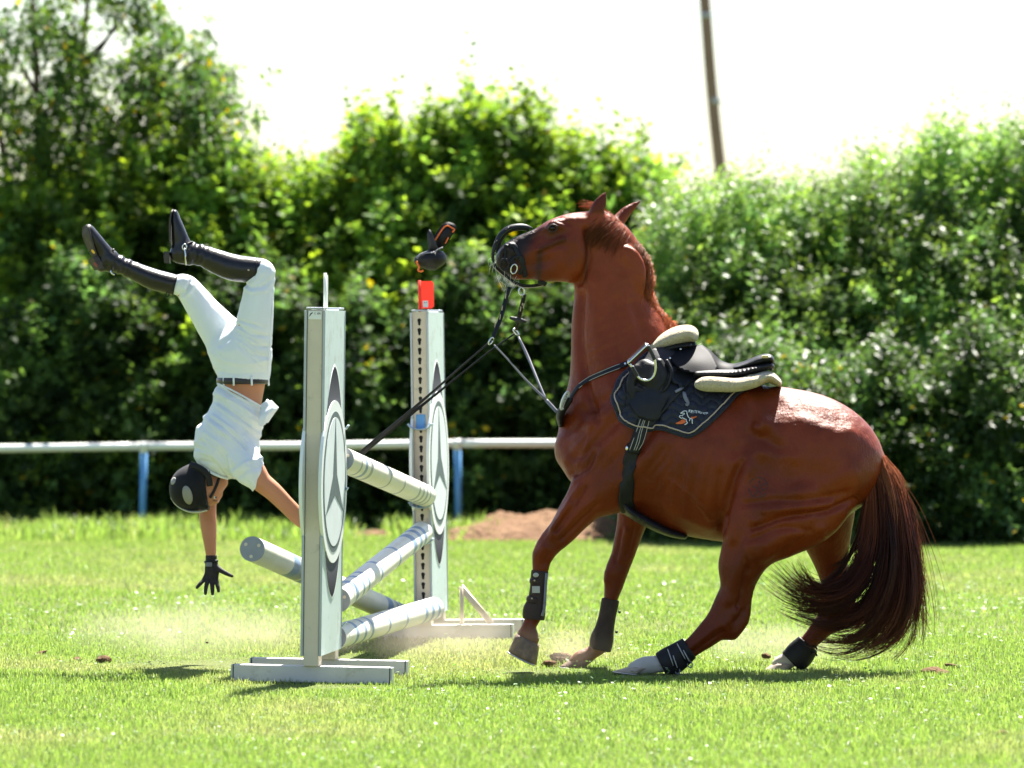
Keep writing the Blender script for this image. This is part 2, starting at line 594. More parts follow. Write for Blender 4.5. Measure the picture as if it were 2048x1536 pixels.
def make_grass():
    gm = mat('grass_blade', (0.12, 0.2, 0.02), 0.45, spec=0.4, attr='tint', trans=0.5)
    def one(name, args, label):
        V, f, c = args
        me = mesh_np(name, V, f)
        set_color(me, c)
        o = link(name, me, gm, smooth=False)
        tag(o, label, 'grass', kind='stuff')
    spots = [(P(1295, 1345, 24.6)[0], 24.55, .5)]
    one('grass', grass_blades(400000, 18.4, 27.5, .018, .047, .0024, .0048, 3), 'short sunlit turf in front of and under the jump')
    one('grass', grass_blades(215000, 27.5, 41.5, .020, .042, .006, .011, 4, segs=1), 'paler mown turf running back towards the rail fence')
    def edge(x, y):
        px = CX + x / y * F_PX
        bare = np.exp(-((px - 1060) / 150) ** 2) + np.exp(-((px - 745) / 50) ** 2)
        return np.clip((y - 39.3) / 2.2, 0.0, 1) * np.where(px > 1180, 0.0, 1) * np.clip(1 - bare, 0, 1) * (.25 + .9 * (fbm2(x * 1.7, y * 1.7, 91, 3) > .47))
    one('weeds', grass_blades(60000, 38.9, 43.2, .05, .18, .009, .018, 5, dens=edge, lean=.5), 'rough uncut grass and weeds along the foot of the hedge')

def make_clover():
    r = np.random.default_rng(17)
    n = 9000
    y = np.sqrt(r.random(n) * (33.0 ** 2 - 18.5 ** 2) + 18.5 ** 2); x = (r.random(n) * 2 - 1) * (y * .1 + .3)
    keep = fbm2(x * 1.1 + 40, y * 1.1, 95, 3) > .54
    x, y = x[keep], y[keep]; n = len(x)
    z = ground_z(x, y) + r.uniform(.012, .045, n)
    a = r.uniform(0, 6.28, n)
    V, F_, C_ = [], [], []
    L = r.uniform(.012, .024, n) * np.clip(y / 24, .8, 1.3)
    ax = np.stack([np.cos(a), np.sin(a), r.normal(0, .25, n)], 1); ax /= np.linalg.norm(ax, axis=1)[:, None]
    up = np.stack([r.normal(0, .25, n), r.normal(0, .25, n), np.ones(n)], 1); up /= np.linalg.norm(up, axis=1)[:, None]
    s = np.cross(ax, up)
    p = np.stack([x, y, z], 1)
    V = np.stack([p, p + ax * (L * .5)[:, None] + s * (L * .45)[:, None], p + ax * L[:, None], p + ax * (L * .5)[:, None] - s * (L * .45)[:, None]], 1).reshape(-1, 3)
    f = np.arange(4 * n).reshape(-1, 4)
    c = np.array([.10, .19, .05]) * r.uniform(.7, 1.3, (n, 1))
    fl = r.random(n) < .012
    c[fl] = (.50, .50, .42)
    me = mesh_np('clover', V, f); set_color(me, np.repeat(c, 4, 0))
    o = link('clover', me, mat('clover_leaf', (.1, .19, .05), .45, spec=.35, attr='tint', trans=.35), smooth=False)
    tag(o, 'broad clover leaves scattered through the turf', 'clover', kind='stuff')

make_lawn()
make_clover()
make_grass()

# ------------------------------------------------------------------ the jump: two standards and four poles
JUMP_ROT = R(-7.2)
def poly_sheet(name, outline, x0, x1, mat_, parent, col=None, smooth=False):
    """A sheet in the local y-z plane with its outline, thickness from x0 to x1."""
    n = len(outline)
    v = [(x0, y, z) for y, z in outline] + [(x1, y, z) for y, z in outline]
    f = [tuple(range(n))[::-1], tuple(range(n, 2 * n))] + [(i, (i + 1) % n, n + (i + 1) % n, n + i) for i in range(n)]
    me = fix_normals(mesh_np(name, v, f))
    if col is not None:
        set_color(me, np.array([col(q[1], q[2]) for q in v]))
    return link(name, me, mat_, parent, smooth, loc=(0, 0, 0))

W_STD, D_STD, H_STD = 0.074, 0.58, 1.70
BC_Y, BC_Z = D_STD / 2, 0.91            # centre of the round board

def keyhole_face(name, zs, mat_, parent):
    """The post's face sheet with real keyhole openings."""
    bm = bmesh.new()
    def loop(pts):
        vs = [bm.verts.new((x, 0, z)) for x, z in pts]
        return [bm.edges.new((vs[i], vs[(i + 1) % len(vs)])) for i in range(len(vs))]
    es = loop([(-.0355, .075), (.0355, .075), (.0355, 1.698), (-.0355, 1.698)])
    for z in zs:
        pts = []
        for a in np.linspace(R(-40), R(220), 9):
            pts.append((math.cos(a) * .0105, z + math.sin(a) * .0105))
        for a in np.linspace(R(180), R(360), 6):
            pts.append((math.cos(a) * .0062, z - .021 + math.sin(a) * .0062))
        es += loop(pts)
    bmesh.ops.triangle_fill(bm, use_beauty=True, use_dissolve=False, edges=es)
    g = bmesh.ops.extrude_face_region(bm, geom=list(bm.faces))
    for v in g['geom']:
        if isinstance(v, bmesh.types.BMVert):
            v.co.y += .004
    return link(name, bm_mesh(bm, name), mat_, parent, False, loc=(0, 0, 0))

def make_standard(name, base, label, flag, keyholes, foot_len, flag_label):
    root = empty(name, base, label, 'jump standard', 'standards holding the jump poles')
    root.rotation_euler = (0, 0, JUMP_ROT)
    K = dict(loc=(0, 0, 0))
    w = W_STD / 2
    # posts
    if keyholes:
        zs = [1.655 - .0505 * i for i in range(31)]
        keyhole_face('keyhole_track', zs, M['alu'], root)
        bm = bmesh.new()
        box_bm(bm, (-w + .003, .012, .078), (w - .003, .10, H_STD - .003), .002)
        link('post', bm_mesh(bm, 'post'), M['black_gap'], root, False, **K)  # black core behind the keyholes; the hollow post's inner shade put into colour
        for s in (-1, 1):
            box('post_side', (s * (w - .0015) - .0015, .005, .078), (s * (w - .0015) + .0015, .10, H_STD - .002), M['alu'], root, .0005, **K)
    else:
        box('post', (-w + .002, 0, .078), (w - .002, .10, H_STD - .003), M['alu'], root, .004, **K)
    box('post', (-w + .002, D_STD - .10, .078), (w - .002, D_STD, H_STD - .003), M['alu'], root, .004, **K)
    box('top_cap', (-w - .004, -.004, H_STD + .0005), (w + .004, .105, H_STD + .010), M['alu_edge'], root, .003, **K)
    box('top_cap', (-w - .004, D_STD - .105, H_STD + .0005), (w + .004, D_STD + .004, H_STD + .010), M['alu_edge'], root, .003, **K)
    box('top_cap', (-w + .002, .107, H_STD - .012), (w - .002, D_STD - .107, H_STD + .001), M['mint'], root, .002, **K)
    zc = 0.24
    for s in (-1, 1):
        x0, x1 = s * w, s * (w + .008)
        # sheets above and below the round board
        top = [(.0, H_STD - .004), (D_STD, H_STD - .004)]
        bot = [(.0, .125), (D_STD, .125)]
        rr = .3745
        aa = math.acos(min(1, BC_Y / rr))
        arc = [(BC_Y + rr * math.cos(t), BC_Z + rr * math.sin(t)) for t in np.linspace(aa, math.pi - aa, 28)]
        poly_sheet('side_sheet', top + arc, x0, x1, M['mint'], root)
        arc2 = [(y, 2 * BC_Z - z) for y, z in arc]
        poly_sheet('side_sheet', bot + arc2, x0, x1, M['mint'], root)
        # grey edging strips along the sheets' front and rear edges
        zj = BC_Z + rr * math.sin(aa)
        for (z0, z1) in ((zj + .003, H_STD - .004), (.125, 2 * BC_Z - zj - .003)):
            for y0, y1 in ((-.006, .0), (D_STD, D_STD + .006)):
                box('edge_strip', (min(x0, x1 + s * .003), y0, z0), (max(x0, x1 + s * .003), y1, z1), M['alu_edge'], root, .001, **K)
        # printed pointed field behind the board, darkest at its tips
        def vesica(sg):
            zs = np.linspace(.30, .528, 18)
            half = [.245 * max(0, 1 - ((z - .1) / .4285) ** 2) ** .62 for z in zs]
            return [(BC_Y - h, BC_Z + sg * z) for z, h in zip(zs, half)] + [(BC_Y + h, BC_Z + sg * z) for z, h in list(zip(zs, half))[::-1]]
        def vesica_rim(sg):
            zs = np.linspace(.30, .540, 18)
            half = [.255 * max(0, 1 - ((z - .1) / .4405) ** 2) ** .62 for z in zs]
            return [(BC_Y - h + .012, BC_Z + sg * z) for z, h in zip(zs, half)] + [(BC_Y + h + .012, BC_Z + sg * z) for z, h in list(zip(zs, half))[::-1]]
        def grad(y, z):
            t = np.clip((abs(z - BC_Z) - .37) / .16, 0, 1)
            return np.array([.13, .13, .15]) * (1 - t) + np.array([.018, .018, .028]) * t
        for sg in (-1, 1):
            poly_sheet('printed_rim', vesica_rim(sg), x1 + s * .0002, x1 + s * .0015, M['white_board'], root)
            poly_sheet('printed_field', vesica(sg), x1 + s * .0017, x1 + s * .0032, M['print_dark'], root, grad)
        # the round white board
        bx0, bx1 = s * (w + .0005), s * (w + .015)
        circ = lambda rad, n=72: [(BC_Y + rad * math.cos(t), BC_Z + rad * math.sin(t)) for t in np.linspace(0, 2 * math.pi, n, endpoint=False)]
        board = poly_sheet('round_board', circ(.373), bx0, bx1, M['white_board'], root)
        ex = bx1
        poly_sheet('printed_ring', circ(.323), ex, ex + s * .0012, M['print_grey'], board).location = (0, 0, 0)
        poly_sheet('printed_disc', circ(.296), ex + s * .0012, ex + s * .0022, M['print_pale'], board)
        star = []
        for i in range(3):
            a = math.pi / 2 + i * 2 * math.pi / 3
            star.append((BC_Y + .294 * math.cos(a), BC_Z + .294 * math.sin(a)))
            a += math.pi / 3
            star.append((BC_Y + .062 * math.cos(a), BC_Z + .062 * math.sin(a)))
        poly_sheet('printed_star', star, ex + s * .0022, ex + s * .0034, M['print_grey'], board)
    # feet
    for yc in (.05, D_STD - .05):
        foot = box('foot', (-foot_len / 2, yc - .032, 0.002), (foot_len / 2, yc + .032, .079), M['alu_foot'], root, .004, **K)
        for s in (-1, 1):
            box('end_cap', (s * (foot_len / 2 + .006) - .005, yc - .031, .003), (s * (foot_len / 2 + .006) + .005, yc + .031, .078), M['alu_edge'], foot, .002, **K)
            box('end_gap', (s * (foot_len / 2 + .0005) - .002, yc - .0325, .002), (s * (foot_len / 2 + .0005) + .002, yc + .0325, .0795), M['black_gap'], foot, .0005, **K)
        if keyholes and yc < .1:
            br = empty('foot_brace', (0, 0, 0)); br.parent = root
            b1 = tube('brace_upright', [(.19, yc + .02, .078), (.19, yc + .02, .275)], .011, M['alu'], None, sides=6)
            b2 = tube('brace_strut', [(.185, yc + .02, .275), (.345, yc + .02, .08)], .017, M['alu'], None, .004, 6)
            for b_ in (b1, b2):
                b_.parent = br
    return root

near_base = P(621, 1367, 23.86); near_base[2] = 0
far_base = P(848, 1281, 27.15); far_base[2] = 0
near_std = make_standard('jump_standard', near_base, 'aluminium jump standard nearest the camera, white flag on top and a printed star board', 'white', False, .72, '')
far_std = make_standard('jump_standard', far_base, 'farther aluminium jump standard with a column of keyholes, blue cup and red flag', 'red', True, .90, '')
near_std.rotation_euler.y = R(.75)
far_std.rotation_euler.y = R(-.85)

def local(std, p):
    return Matrix.LocRotScale(std.location, std.rotation_euler, std.scale) @ Vector(p)

# sticker on the near standard
def text_mesh(txt, size, mat_, name, parent=None, extrude=.0006):
    cu = bpy.data.curves.new(name, 'FONT')
    cu.body = txt; cu.size = size; cu.extrude = extrude; cu.align_x = 'CENTER'; cu.align_y = 'CENTER'
    tmp = bpy.data.objects.new(name + '_tmp', cu)
    COL.objects.link(tmp)
    dg = bpy.context.evaluated_depsgraph_get()
    me = bpy.data.meshes.new_from_object(tmp.evaluated_get(dg))
    bpy.data.objects.remove(tmp); bpy.data.curves.remove(cu)
    return me

sk = box('maker_sticker', (-.030, -.0022, 1.655), (.030, -.0004, 1.692), M['sticker'], near_std, .0003, loc=(0, 0, 0))
tm = link('sticker_print', text_mesh('C 300', .012, M['ink'], 'sticker_print'), M['ink'], sk, False, loc=(.011, -.0026, 1.681), rot=(math.pi / 2, 0, 0))
tube('sticker_swoosh', [(-.026, -.003, 1.668), (-.019, -.003, 1.680), (-.010, -.003, 1.686)], [.0012, .0028, .001], M['ink'], None, .0006, 6).parent = sk

# flags
fl = poly_sheet('flag', [(.20, 1.705), (.27, 1.705), (.275, 1.73), (.275, 1.845), (.265, 1.86), (.20, 1.86)], .010, .0135, M['white_flag'], near_std)
tube('flag_staff', [(.012, .197, 1.69), (.012, .197, 1.868)], .007, M['white_flag'], None, sides=8).parent = near_std
rf = [( -.004, 1.715), (.062, 1.715), (.072, 1.727), (.072, 1.845), (.062, 1.857), (-.004, 1.857)]
v = [(x, .043, z) for x, z in rf] + [(x, .0465, z) for x, z in rf]
n_ = len(rf)
me = fix_normals(mesh_np('flag', v, [tuple(range(n_)), tuple(range(n_, 2 * n_))] + [(i, (i + 1) % n_, n_ + (i + 1) % n_, n_ + i) for i in range(n_)]))
rflag = link('flag', me, M['red'], far_std, False, loc=(0.0, 0, 0))
rflag.rotation_euler = (0, 0, 0)
tube('flag_staff', [(-.002, .045, 1.69), (-.002, .045, 1.862)], .008, M['red'], None, sides=10).parent = far_std
stk = box('flag_sticker', (.014, .0408, 1.722), (.042, .0428, 1.756), M['sticker'], rflag, .0003, loc=(0, 0, 0))
for dx in (-.005, .006):
    box('sticker_print', (.028 + dx - .003, .0398, 1.744), (.028 + dx + .003, .0406, 1.749), M['cap_grey'], stk, .0003, loc=(0, 0, 0))

# cups
def cup(std, z, y0, plate, tray, blue=False, side=-1):
    """A pole cup hooked on a standard's inner face; side -1 faces the camera."""
    c = empty('pole_cup', (0, 0, 0)); c.parent = std
    y = y0 + side * .006
    if plate:
        box('plate', (-.024, min(y, y0), z - .005), (.024, max(y, y0) - .0005, z + .075), M['cup_blue'], c, .003, loc=(0, 0, 0))
    pts = [(-.062, y + side * .03, z + .028), (-.045, y + side * .03, z + .009), (0, y + side * .03, z - .002), (.045, y + side * .03, z + .009), (.062, y + side * .03, z + .028)]
    t_ = tube('tray', pts, .0045, M['cup_grey'], None, .028, 8, n=4)
    t_.parent = c
    return c
ys = -.0005
cup(far_std, 1.62 - (858 - 654) * 27.15 / F_PX, ys, True, True)
cup(far_std, 1.62 - (990 - 654) * 27.15 / F_PX - .064, ys, True, True)
cup(far_std, 1.62 - (1063 - 654) * 27.15 / F_PX - .064, ys, True, True)
cup(far_std, 1.62 - (1218 - 654) * 27.15 / F_PX - .064, ys, True, True)
yn = D_STD + .0065
for pz in (858, 983, 1252, 1330):
    cup(near_std, 1.62 - (pz - 654) * 24.45 / F_PX - .01, yn, True, True, side=1)

# poles
def make_pole(a, b, r, bands, label, tilt=0.0):
    """bands: list of (start, end, material) along the pole as shares of its length."""
    a, b = Vector(a), Vector(b)
    L = (b - a).length
    cuts = sorted({0.0, 1.0, *[q for s in bands for q in s[:2]]})
    sides = 28
    V, Fc, mi = [], [], []
    def ring(t, rad):
        V.extend([(rad * math.cos(2 * math.pi * k / sides), rad * math.sin(2 * math.pi * k / sides), t * L) for k in range(sides)])
        return len(V) - sides
    def bandmat(t):
        for s in bands:
            if s[0] <= t <= s[1]:
                return s[2]
        return 0
    prev = ring(0, r)
    for c0, c1 in zip(cuts[:-1], cuts[1:]):
        m_ = bandmat((c0 + c1) / 2)
        i1 = ring(c1, r)
        for k in range(sides):
            l = (k + 1) % sides
            Fc.append((prev + k, prev + l, i1 + l, i1 + k)); mi.append(m_)
        prev = i1
    root = empty('jump_pole', a, label, 'jump pole', 'striped poles of the jump')
    root.rotation_euler = (b - a).to_track_quat('Z', 'Y').to_euler()
    me = mesh_np('shaft', V, Fc, mi)
    link('shaft', me, [M['pole_white'], M['pole_band'], M['pole_band_grey']], root, True, loc=(0, 0, 0))
    for z, s in ((0, -1), (L, 1)):
        bm = bmesh.new()
        bmesh.ops.create_cone(bm, cap_ends=True, segments=28, radius1=r * 1.01, radius2=r * 1.01, depth=.008)
        cap = link('end_cap', bm_mesh(bm, 'end_cap'), M['cap_grey'], root, False, loc=(0, 0, z + s * .004))
        for k in range(3):
            an = .6 + k * 2 * math.pi / 3
            bm = bmesh.new()
            bmesh.ops.create_cone(bm, cap_ends=True, segments=10, radius1=.0085, radius2=.0065, depth=.004)
            link('screw', bm_mesh(bm, 'screw'), M['alu'], cap, False, loc=(math.cos(an) * r * .62, math.sin(an) * r * .62, s * .006))
    return root
PR = .058
bA = [(.09, .105, 2), (.14, .165, 1), (.20, .225, 2), (.43, .445, 2), (.60, .615, 2), (.445, .60, 0), (.79, .81, 2), (.84, .86, 2), (.885, .905, 2), (.93, .945, 2)]
make_pole(P(683, 918, 24.52), P(849, 991, 27.10), PR, bA, 'striped pole slanting down from the near standard to a middle cup, uppermost of four')
bB = [(.07, .10, 1), (.15, .17, 1), (.21, .23, 1), (.36, .38, 1), (.58, .60, 1), (.76, .80, 1), (.84, .87, 1), (.90, .93, 1)]
make_pole(P(676, 1200, 24.52), P(843, 1066, 27.10), PR, bB, 'striped pole rising from low on the near standard towards the keyholed one')
bC = [(.10, .125, 1), (.18, .20, 1), (.25, .27, 1), (.42, .44, 1), (.60, .62, 1), (.80, .83, 1), (.87, .90, 1), (.94, .965, 1)]
make_pole(P(668, 1275, 24.52), P(866, 1217, 27.10), PR, bC, 'lowest striped pole lying almost level just above the ground')
bD = [(.165, .20, 1), (.20, .235, 2), (.245, .28, 1), (.29, .32, 2), (.325, .365, 1), (.74, .775, 1), (.80, .815, 2), (.83, .86, 1)]
make_pole(P(505, 1098, 24.25), P(832, 1244, 27.75), PR, bD, 'knocked striped pole sticking out on the rider side, grey screwed end cap towards the rider')

# ------------------------------------------------------------------ the horse: one continuous skin
HY = 24.84
def make_horse_body():
    lo = P(975, 1370, 24.3); hi = P(1800, 375, 24.3)
    Fd = Field((lo[0] - .03, 24.30, -.03), (hi[0] + .06, 25.30, hi[2] + .04), .0093)
    c = lambda rows, k=.05, **kw: Fd.chain(sts(rows), k, **kw)
    # trunk
    c([(1218, 872, 96, 24.84, .19), (1270, 866, 148, 24.83, .235), (1340, 888, 168, 24.80, .275), (1430, 920, 160, 24.76, .295),
       (1520, 932, 154, 24.71, .285), (1600, 926, 138, 24.67, .275), (1648, 930, 110, 24.64, .25), (1675, 945, 70, 24.62, .2)])
    c([(1555, 852, 74, 24.69, .20), (1630, 880, 82, 24.65, .22), (1682, 920, 82, 24.62, .19), (1708, 955, 46, 24.62, .12)], .06)
    c([(1290, 690, 44, 24.86, .075), (1345, 722, 36, 24.84, .09), (1420, 770, 36, 24.81, .12), (1500, 806, 34, 24.75, .13)], .06)   # withers, back
    # neck
    c([(1200, 462, 40, 24.90, .075), (1222, 505, 58, 24.90, .092), (1222, 550, 72, 24.89, .105), (1222, 600, 74, 24.88, .118), (1230, 650, 87, 24.87, .14),
       (1246, 705, 104, 24.86, .165), (1258, 770, 120, 24.85, .19), (1262, 830, 135, 24.84, .21)], .05)
    # head
    c([(1190, 470, 46, 24.89, .075), (1148, 492, 60, 24.88, .088), (1112, 502, 52, 24.87, .080), (1080, 508, 46, 24.865, .066), (1050, 513, 42, 24.86, .056),
       (1028, 518, 36, 24.855, .055), (1015, 521, 24, 24.85, .050)], .03)
    c([(1192, 450, 22, 24.89, .065), (1150, 446, 20, 24.88, .078), (1108, 458, 20, 24.87, .072), (1075, 474, 16, 24.865, .045), (1040, 492, 17, 24.86, .035)], .025)
    c([(1150, 520, 44, 24.88, .086), (1120, 530, 34, 24.875, .078), (1085, 540, 24, 24.865, .060)], .02)          # cheek
    c([(1050, 540, 20, 24.86, .040), (1032, 546, 14, 24.855, .036)], .02)                                          # chin
    c([(1020, 500, 14, 24.82, .022), (1008, 508, 11, 24.815, .020)], .015)                                         # nostril
    c([(1120, 448, 11, 24.805, .022), (1106, 452, 11, 24.80, .022), (1097, 460, 8, 24.805, .02)], .02)             # brow
    c([(1122, 478, 5, 24.795, .012), (1085, 496, 5, 24.80, .010), (1060, 505, 4, 24.805, .010)], .014)             # facial crest
    for dy in (0,):
        c([(1190, 436, 14, 24.845, .030), (1196, 416, 14.5, 24.84, .024), (1205, 399, 9.5, 24.84, .015), (1212, 384, 2.0, 24.84, .005)], .018)
        c([(1238, 440, 14, 24.95, .026), (1252, 424, 11.5, 24.965, .020), (1268, 411, 7.0, 24.975, .013), (1282, 401, 1.8, 24.98, .005)], .018)
    c([(1189, 430, 5, 24.80, .022), (1197, 413, 6.5, 24.805, .016), (1206, 398, 3.5, 24.815, .010)], .008, op='cut')
    # crest fold
    c([(1232, 512, 15, 24.825, .020), (1252, 508, 18, 24.815, .024), (1268, 524, 19, 24.81, .026), (1274, 556, 19, 24.805, .026), (1270, 600, 15, 24.80, .018)], .016)
    # shoulder and near fore
    c([(1325, 760, 40, 24.70, .05), (1275, 830, 62, 24.645, .06), (1215, 905, 64, 24.665, .07), (1178, 930, 46, 24.70, .06)], .08)
    c([(1330, 850, 58, 24.60, .055), (1280, 920, 62, 24.60, .065), (1225, 975, 52, 24.64, .072)], .06)
    c([(1235, 925, 70, 24.68, .10), (1205, 968, 60, 24.665, .085), (1174, 1000, 43, 24.66, .070), (1149, 1030, 35, 24.66, .058), (1125, 1062, 29, 24.66, .046),
       (1099, 1089, 25, 24.66, .040), (1085, 1114, 20.5, 24.66, .036), (1081, 1140, 16.5, 24.66, .030), (1077, 1178, 13, 24.66, .026),
       (1073, 1205, 13, 24.66, .026), (1068, 1229, 17, 24.66, .032), (1058, 1254, 14.5, 24.66, .030), (1055, 1276, 24, 24.66, .046)], .03)
    c([(1092, 1098, 18, 24.645, .030), (1080, 1108, 14, 24.645, .026)], .02)
    c([(1172, 985, 9, 24.60, .016), (1140, 1030, 7, 24.61, .012), (1108, 1072, 5, 24.625, .009)], .02)
    c([(1150, 905, 40, 24.84, .13), (1165, 935, 34, 24.80, .11)], .05)                                             # breast
    # far fore
    c([(1280, 985, 46, 24.98, .09), (1265, 1040, 31, 24.98, .066), (1252, 1088, 25.5, 24.98, .050), (1244, 1115, 23.5, 24.98, .042), (1233, 1143, 23.5, 24.98, .041),
       (1228, 1168, 20, 24.98, .036), (1222, 1195, 15, 24.98, .030), (1215, 1228, 13, 24.98, .026), (1209, 1260, 13, 24.98, .026), (1202, 1287, 18, 24.98, .033),
       (1184, 1305, 14.5, 24.98, .028), (1164, 1317, 18, 24.98, .040), (1152, 1324, 15, 24.98, .04)], .03)
    # near hind
    c([(1632, 935, 98, 24.54, .145), (1600, 988, 104, 24.52, .145), (1560, 1038, 78, 24.50, .125), (1524, 1080, 52, 24.49, .10), (1494, 1115, 42, 24.485, .08),
       (1476, 1150, 35, 24.48, .062), (1470, 1178, 30, 24.48, .054), (1458, 1208, 30.5, 24.48, .048), (1441, 1243, 30, 24.48, .045), (1414, 1270, 25.5, 24.48, .038),
       (1386, 1293, 20, 24.48, .031), (1360, 1311, 20, 24.48, .030), (1344, 1321, 22, 24.48, .035), (1318, 1328, 18, 24.48, .031), (1290, 1331, 18.5, 24.48, .036), (1268, 1337, 14, 24.48, .036)], .035)
    c([(1565, 985, 66, 24.50, .10), (1512, 1040, 62, 24.48, .085), (1492, 1085, 47, 24.47, .07), (1480, 1125, 42, 24.47, .06)], .045)
    c([(1500, 1130, 24, 24.49, .035), (1492, 1178, 16.5, 24.485, .022), (1489, 1214, 14.5, 24.48, .020), (1484, 1240, 15, 24.48, .024), (1462, 1262, 20, 24.48, .03)], .025)
    c([(1500, 930, 44, 24.385, .030), (1490, 890, 40, 24.40, .026)], .07, op='cut')                                # flank hollow
    c([(1690, 880, 20, 24.46, .02), (1722, 905, 14, 24.52, .02)], .05)
    c([(1560, 880, 40, 24.47, .05), (1620, 905, 52, 24.44, .05), (1670, 945, 44, 24.47, .05)], .08)                # gluteal mass
    c([(1600, 1010, 34, 24.38, .03), (1560, 1060, 28, 24.39, .03), (1525, 1100, 18, 24.40, .03)], .05)              # ham
    c([(1140, 1010, 5, 24.60, .010), (1112, 1052, 5, 24.612, .010), (1094, 1080, 4, 24.62, .010)], .02)
    # far hind
    c([(1640, 1000, 74, 24.80, .13), (1652, 1070, 50, 24.85, .10), (1660, 1115, 36, 24.87, .07), (1670, 1160, 29, 24.87, .052), (1676, 1200, 26, 24.87, .046),
       (1668, 1228, 27, 24.87, .044), (1642, 1258, 22, 24.87, .034), (1618, 1284, 18, 24.87, .030), (1602, 1304, 21, 24.87, .035), (1580, 1318, 18, 24.87, .031), (1562, 1330, 19, 24.87, .036)], .035)
    c([(1694, 1160, 14, 24.87, .022), (1700, 1200, 12, 24.87, .02), (1696, 1222, 14, 24.87, .022), (1676, 1240, 18, 24.87, .03)], .025)
    c([(1728, 912, 20, 24.62, .045), (1758, 935, 23, 24.62, .045), (1780, 985, 21, 24.61, .042), (1788, 1050, 13, 24.60, .03)], .025)   # dock
    V, Fc = Fd.surface(3)
    return V, Fc

def to_px(V):
    """Where world points fall in the photograph (arrays)."""
    c, s = math.cos(PITCH), math.sin(PITCH)
    d = V - np.array([0, 0, CAM_H])
    z = d[:, 1] * c - d[:, 2] * s
    up = d[:, 1] * s + d[:, 2] * c
    return CX + F_PX * d[:, 0] / z, CY - F_PX * up / z

def sstep(a, b, x):
    t = np.clip((x - a) / (b - a), 0, 1)
    return t * t * (3 - 2 * t)

# ridges and furrows of muscle, vein and skin on the near side: (line in the photograph, width px, height m)
MUSCLE = [
    ([(1492, 798), (1512, 822), (1532, 848)], 13, .013), ([(1512, 856), (1520, 860)], 9, .012), ([(1528, 876), (1552, 896)], 17, -.012), ([(1495, 868), (1480, 900)], 20, -.009),
    ([(1562, 788), (1500, 806)], 14, .005), ([(1484, 925), (1466, 965), (1452, 1010), (1444, 1055)], 9, -.012), ([(1500, 935), (1482, 985), (1470, 1035), (1466, 1075)], 14, .009),
    ([(1486, 922), (1530, 905), (1590, 915)], 14, .005), ([(1600, 985), (1660, 972), (1705, 950)], 22, .007),
    ([(1712, 1000), (1640, 1026), (1570, 1034), (1506, 1056)], 6.5, -.011), ([(1690, 985), (1610, 1000), (1550, 1000), (1490, 1008)], 7, -.006), ([(1660, 1008), (1590, 1016), (1530, 1022)], 8, .007),
    ([(1640, 1056), (1570, 1072), (1530, 1092)], 12, .007), ([(1620, 1060), (1560, 1056), (1500, 1080)], 6, -.005),
    ([(1498, 1085), (1472, 1150), (1456, 1200)], 11, .006), ([(1494, 1135), (1484, 1175), (1476, 1212)], 5, -.007), ([(1470, 1226), (1448, 1250)], 11, .006), ([(1484, 1222), (1470, 1244)], 5, -.005),
    ([(1430, 1256), (1400, 1280), (1372, 1300)], 6, .004), ([(1444, 1262), (1410, 1288), (1382, 1306)], 4, -.004),
    ([(1312, 765), (1262, 840), (1200, 905)], 20, .009), ([(1335, 800), (1300, 870), (1250, 945)], 10, -.010), ([(1318, 880), (1270, 930), (1235, 965)], 20, .009), ([(1230, 850), (1180, 900), (1150, 915)], 9, -.006),
    ([(1150, 948), (1176, 930), (1190, 905)], 7, -.009), ([(1210, 985), (1185, 1000), (1160, 1018)], 14, .004),
    ([(1170, 975), (1142, 1020), (1112, 1062)], 4.5, -.007), ([(1160, 972), (1130, 1015), (1104, 1058)], 5, .005), ([(1196, 1006), (1156, 1046), (1124, 1078)], 4.5, -.005), ([(1184, 1000), (1148, 1036), (1116, 1070)], 6, .004),
    ([(1086, 1094), (1078, 1106)], 8, .005), ([(1096, 1108), (1090, 1128)], 4, -.004),
    ([(1164, 590), (1160, 680), (1176, 780), (1196, 840)], 8, -.010), ([(1192, 570), (1196, 680), (1224, 780)], 20, .009), ([(1232, 600), (1236, 690), (1262, 760)], 10, -.006), ([(1262, 610), (1290, 680)], 10, -.006), ([(1250, 560), (1262, 640)], 14, .006),
    ([(1300, 700), (1246, 776), (1170, 822)], 10, -.008), ([(1290, 740), (1236, 812), (1180, 850)], 12, .006), ([(1120, 880), (1130, 915)], 20, .006),
    ([(1172, 462), (1178, 515), (1160, 566)], 6, -.010), ([(1150, 470), (1160, 520), (1140, 556)], 16, .006), ([(1128, 478), (1078, 499)], 4.5, .005), ([(1122, 488), (1076, 509)], 4.5, -.004), ([(1100, 520), (1060, 530)], 10, -.004),
    ([(1090, 466), (1062, 480)], 6, -.004), ([(1120, 440), (1140, 448)], 6, -.006), ([(1024, 512), (1034, 528), (1028, 544)], 4, -.004), ([(1012, 504), (1008, 512)], 5, -.008),
    ([(1440, 950), (1436, 1060)], 10, -.005), ([(1300, 1000), (1380, 1040), (1430, 1060)], 9, .003),
    ([(1180, 870), (1170, 900), (1156, 930)], 3.2, .003), ([(1340, 960), (1390, 1000), (1420, 1040)], 3, .0025), ([(1376, 930), (1380, 990), (1410, 1020)], 3, .0025), ([(1500, 1120), (1490, 1090), (1510, 1062)], 3, .003),
    ([(1252, 1060), (1240, 1120)], 5, .004), ([(1244, 1060), (1232, 1120)], 4, -.004), ([(1270, 1050), (1254, 1110)], 4, -.004), ([(1216, 1146), (1212, 1160)], 7, .004),
]
